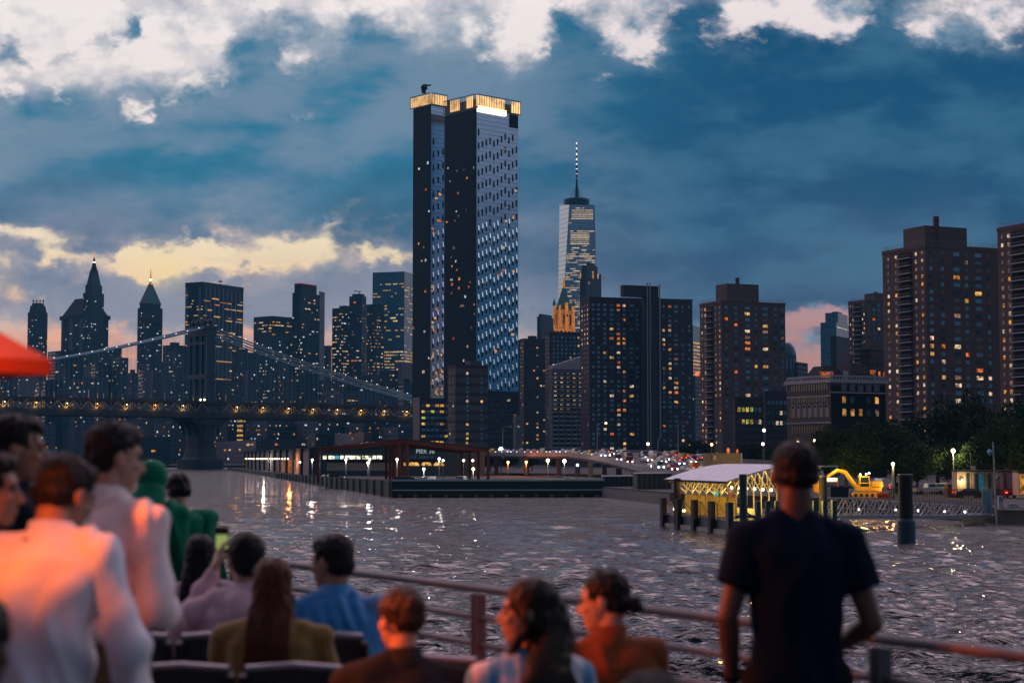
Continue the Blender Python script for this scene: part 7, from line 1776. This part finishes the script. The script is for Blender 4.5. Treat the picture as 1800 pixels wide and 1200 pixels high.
# the phone held up
hp_ = r9.location + T9(A9['L'][2] + Vector((.035, .055, .135)))
ph = empty('phone', hp_, 'phone with a pale green screen held up by the man in the pink shirt', 'phone'); PR = Matrix.Rotation(rad(8), 3, 'Z')
b = MB(); b.obox(hp_, PR @ Vector((.033, 0, 0)), PR @ Vector((0, .0045, 0)), Vector((0, 0, .064))); b.build('case', legm, ph)
b = MB(); b.obox(hp_ + PR @ Vector((0, -.0052, -.006)), PR @ Vector((.028, 0, 0)), PR @ Vector((0, .0008, 0)), Vector((0, 0, .034))); b.build('screen', emat('phone_screen', (.52, .66, .22), .5, vary=0), ph)

# ---------------------------------------------------------------- red parasol at the left with the orange lamp under it
um = clothmat('parasol_red', (.72, .055, .006)); ur = empty('parasol', (wx(88, 5.2) - 1.5, 5.2, DZ), 'square red parasol corner lit from beneath at the left edge', 'parasol')
cx_, cy_ = ur.location.x, ur.location.y; zc = CZ + (803 - 632) / F * 5.2; hw_ = 1.25; apex = Vector((cx_, cy_, zc + .80))
cor = [Vector((cx_ + sx * 1.5, cy_ + sy * 1.5, zc)) for sx, sy in ((0, -1), (1, 0), (0, 1), (-1, 0))]
b = MB(); vs = [apex] + cor + [apex - Vector((0, 0, .02))] + [c - Vector((0, 0, .02)) for c in cor]
b.add(vs, [[0, 1, 2], [0, 2, 3], [0, 3, 4], [0, 4, 1], [5, 7, 6], [5, 8, 7], [5, 9, 8], [5, 6, 9]]); b.build('canopy', um, ur)
b = MB()
for i in range(4):
    a_, e_ = cor[i], cor[(i + 1) % 4]; o_ = (a_ - e_).cross(Vector((0, 0, 1))).normalized() * .004; d_ = Vector((0, 0, -.045))
    b.add([a_ + o_, e_ + o_, e_ + o_ + d_ * 1.1, a_ + o_ + d_ * 1.1, a_ - o_, e_ - o_, e_ - o_ + d_, a_ - o_ + d_], [[0, 1, 2, 3], [7, 6, 5, 4], [3, 2, 6, 7]])
b.build('valance', um, ur)
MB().tube([Vector((cx_, cy_, DZ)), apex], .022, 10).build('pole', legm, ur)
b = MB()
for c in cor: b.tube([apex - Vector((0, 0, .03)), c - Vector((0, 0, .03))], .009, 6)
b.build('rib', legm, ur)
# orange deck flood lamps on short poles, left of the frame; the narrow pair is added for the rail
bulb = emat('orange_bulb', (1, .22, .03), 30, vary=0)
def flood(x, y, h, aim, e, half, blend, col, lab):
    fl = empty('deck_lamp', (x, y, DZ), lab, 'lamp', 'orange deck flood lamps'); q = Vector((x, y, DZ + h)); dr = (Vector(aim) - q).normalized()
    MB().tube([Vector((x, y, DZ)), q - Vector((0, 0, .12))], .03, 10).build('pole', legm, fl)
    MB().tube([q - dr * .16, q - dr * .02, q + dr * .04], [.06, .10, .11], 16, caps=False).build('shade', legm, fl)
    MB().ball(q - dr * .08, .04, 12, 8).build('bulb', bulb, fl)
    l = bpy.data.lights.new('flood', 'SPOT'); l.energy = e; l.color = col; l.shadow_soft_size = .05; l.spot_size = 2 * rad(half); l.spot_blend = blend
    lo = bpy.data.objects.new('flood', l); col_link(lo); lo.parent = fl; lo.location = q + dr * .05 - fl.location; lo.rotation_euler = (-dr).to_track_quat('Z', 'Y').to_euler()
flood(-1.95, 4.55, 2.08, (-1.42, 6.0, DZ + 1.60), LAMP * .72, 34, .5, (1, .15, .008), 'orange flood lamp on a pole under the red parasol, lighting the standing men')
flood(-1.98, 5.98, 2.0, (.2, 6.12, DZ + 1.1), LAMP * 1.6, 21, .4, (1, .13, .004), 'orange flood lamp on a lower pole, aimed at the seated women')
flood(-1.04, 2.9, 2.25, (-.22, 8.72, DZ + 1.0), LAMP * 5, 4.0, .3, (1, .11, .002), 'added narrow orange lamp on an unseen pole, aimed at the nearest rail stanchion')  # extra lamp put in to turn this stretch of rail orange
flood(-1.12, 2.8, 2.35, (1.62, 6.0, DZ + 1.07), LAMP * 9.0, 1.7, .3, (1, .11, .002), 'added narrow orange lamp on an unseen pole, aimed at the rail beyond the navy T-shirt')  # extra lamp put in for the short orange stretch at right
# ---------------------------------------------------------------- evening haze over the whole river
hb = MB(); hb.box(-3400, 3400, -3400, 3400, -3.5, 620)
ho = hb.build('haze', None); ho['kind'] = 'stuff'
hm = bpy.data.materials.new('haze_air'); hm.use_nodes = True; ht = NT(hm.node_tree); ht.n.clear()
pv = ht.new('ShaderNodeVolumePrincipled'); pv.inputs['Color'].default_value = (.12, .60, .95, 1)
pv.inputs['Density'].default_value = HAZE; pv.inputs['Anisotropy'].default_value = 0.0
oo = ht.new('ShaderNodeOutputMaterial'); ht.l.new(pv.outputs[0], oo.inputs['Volume'])
ho.data.materials.append(hm)
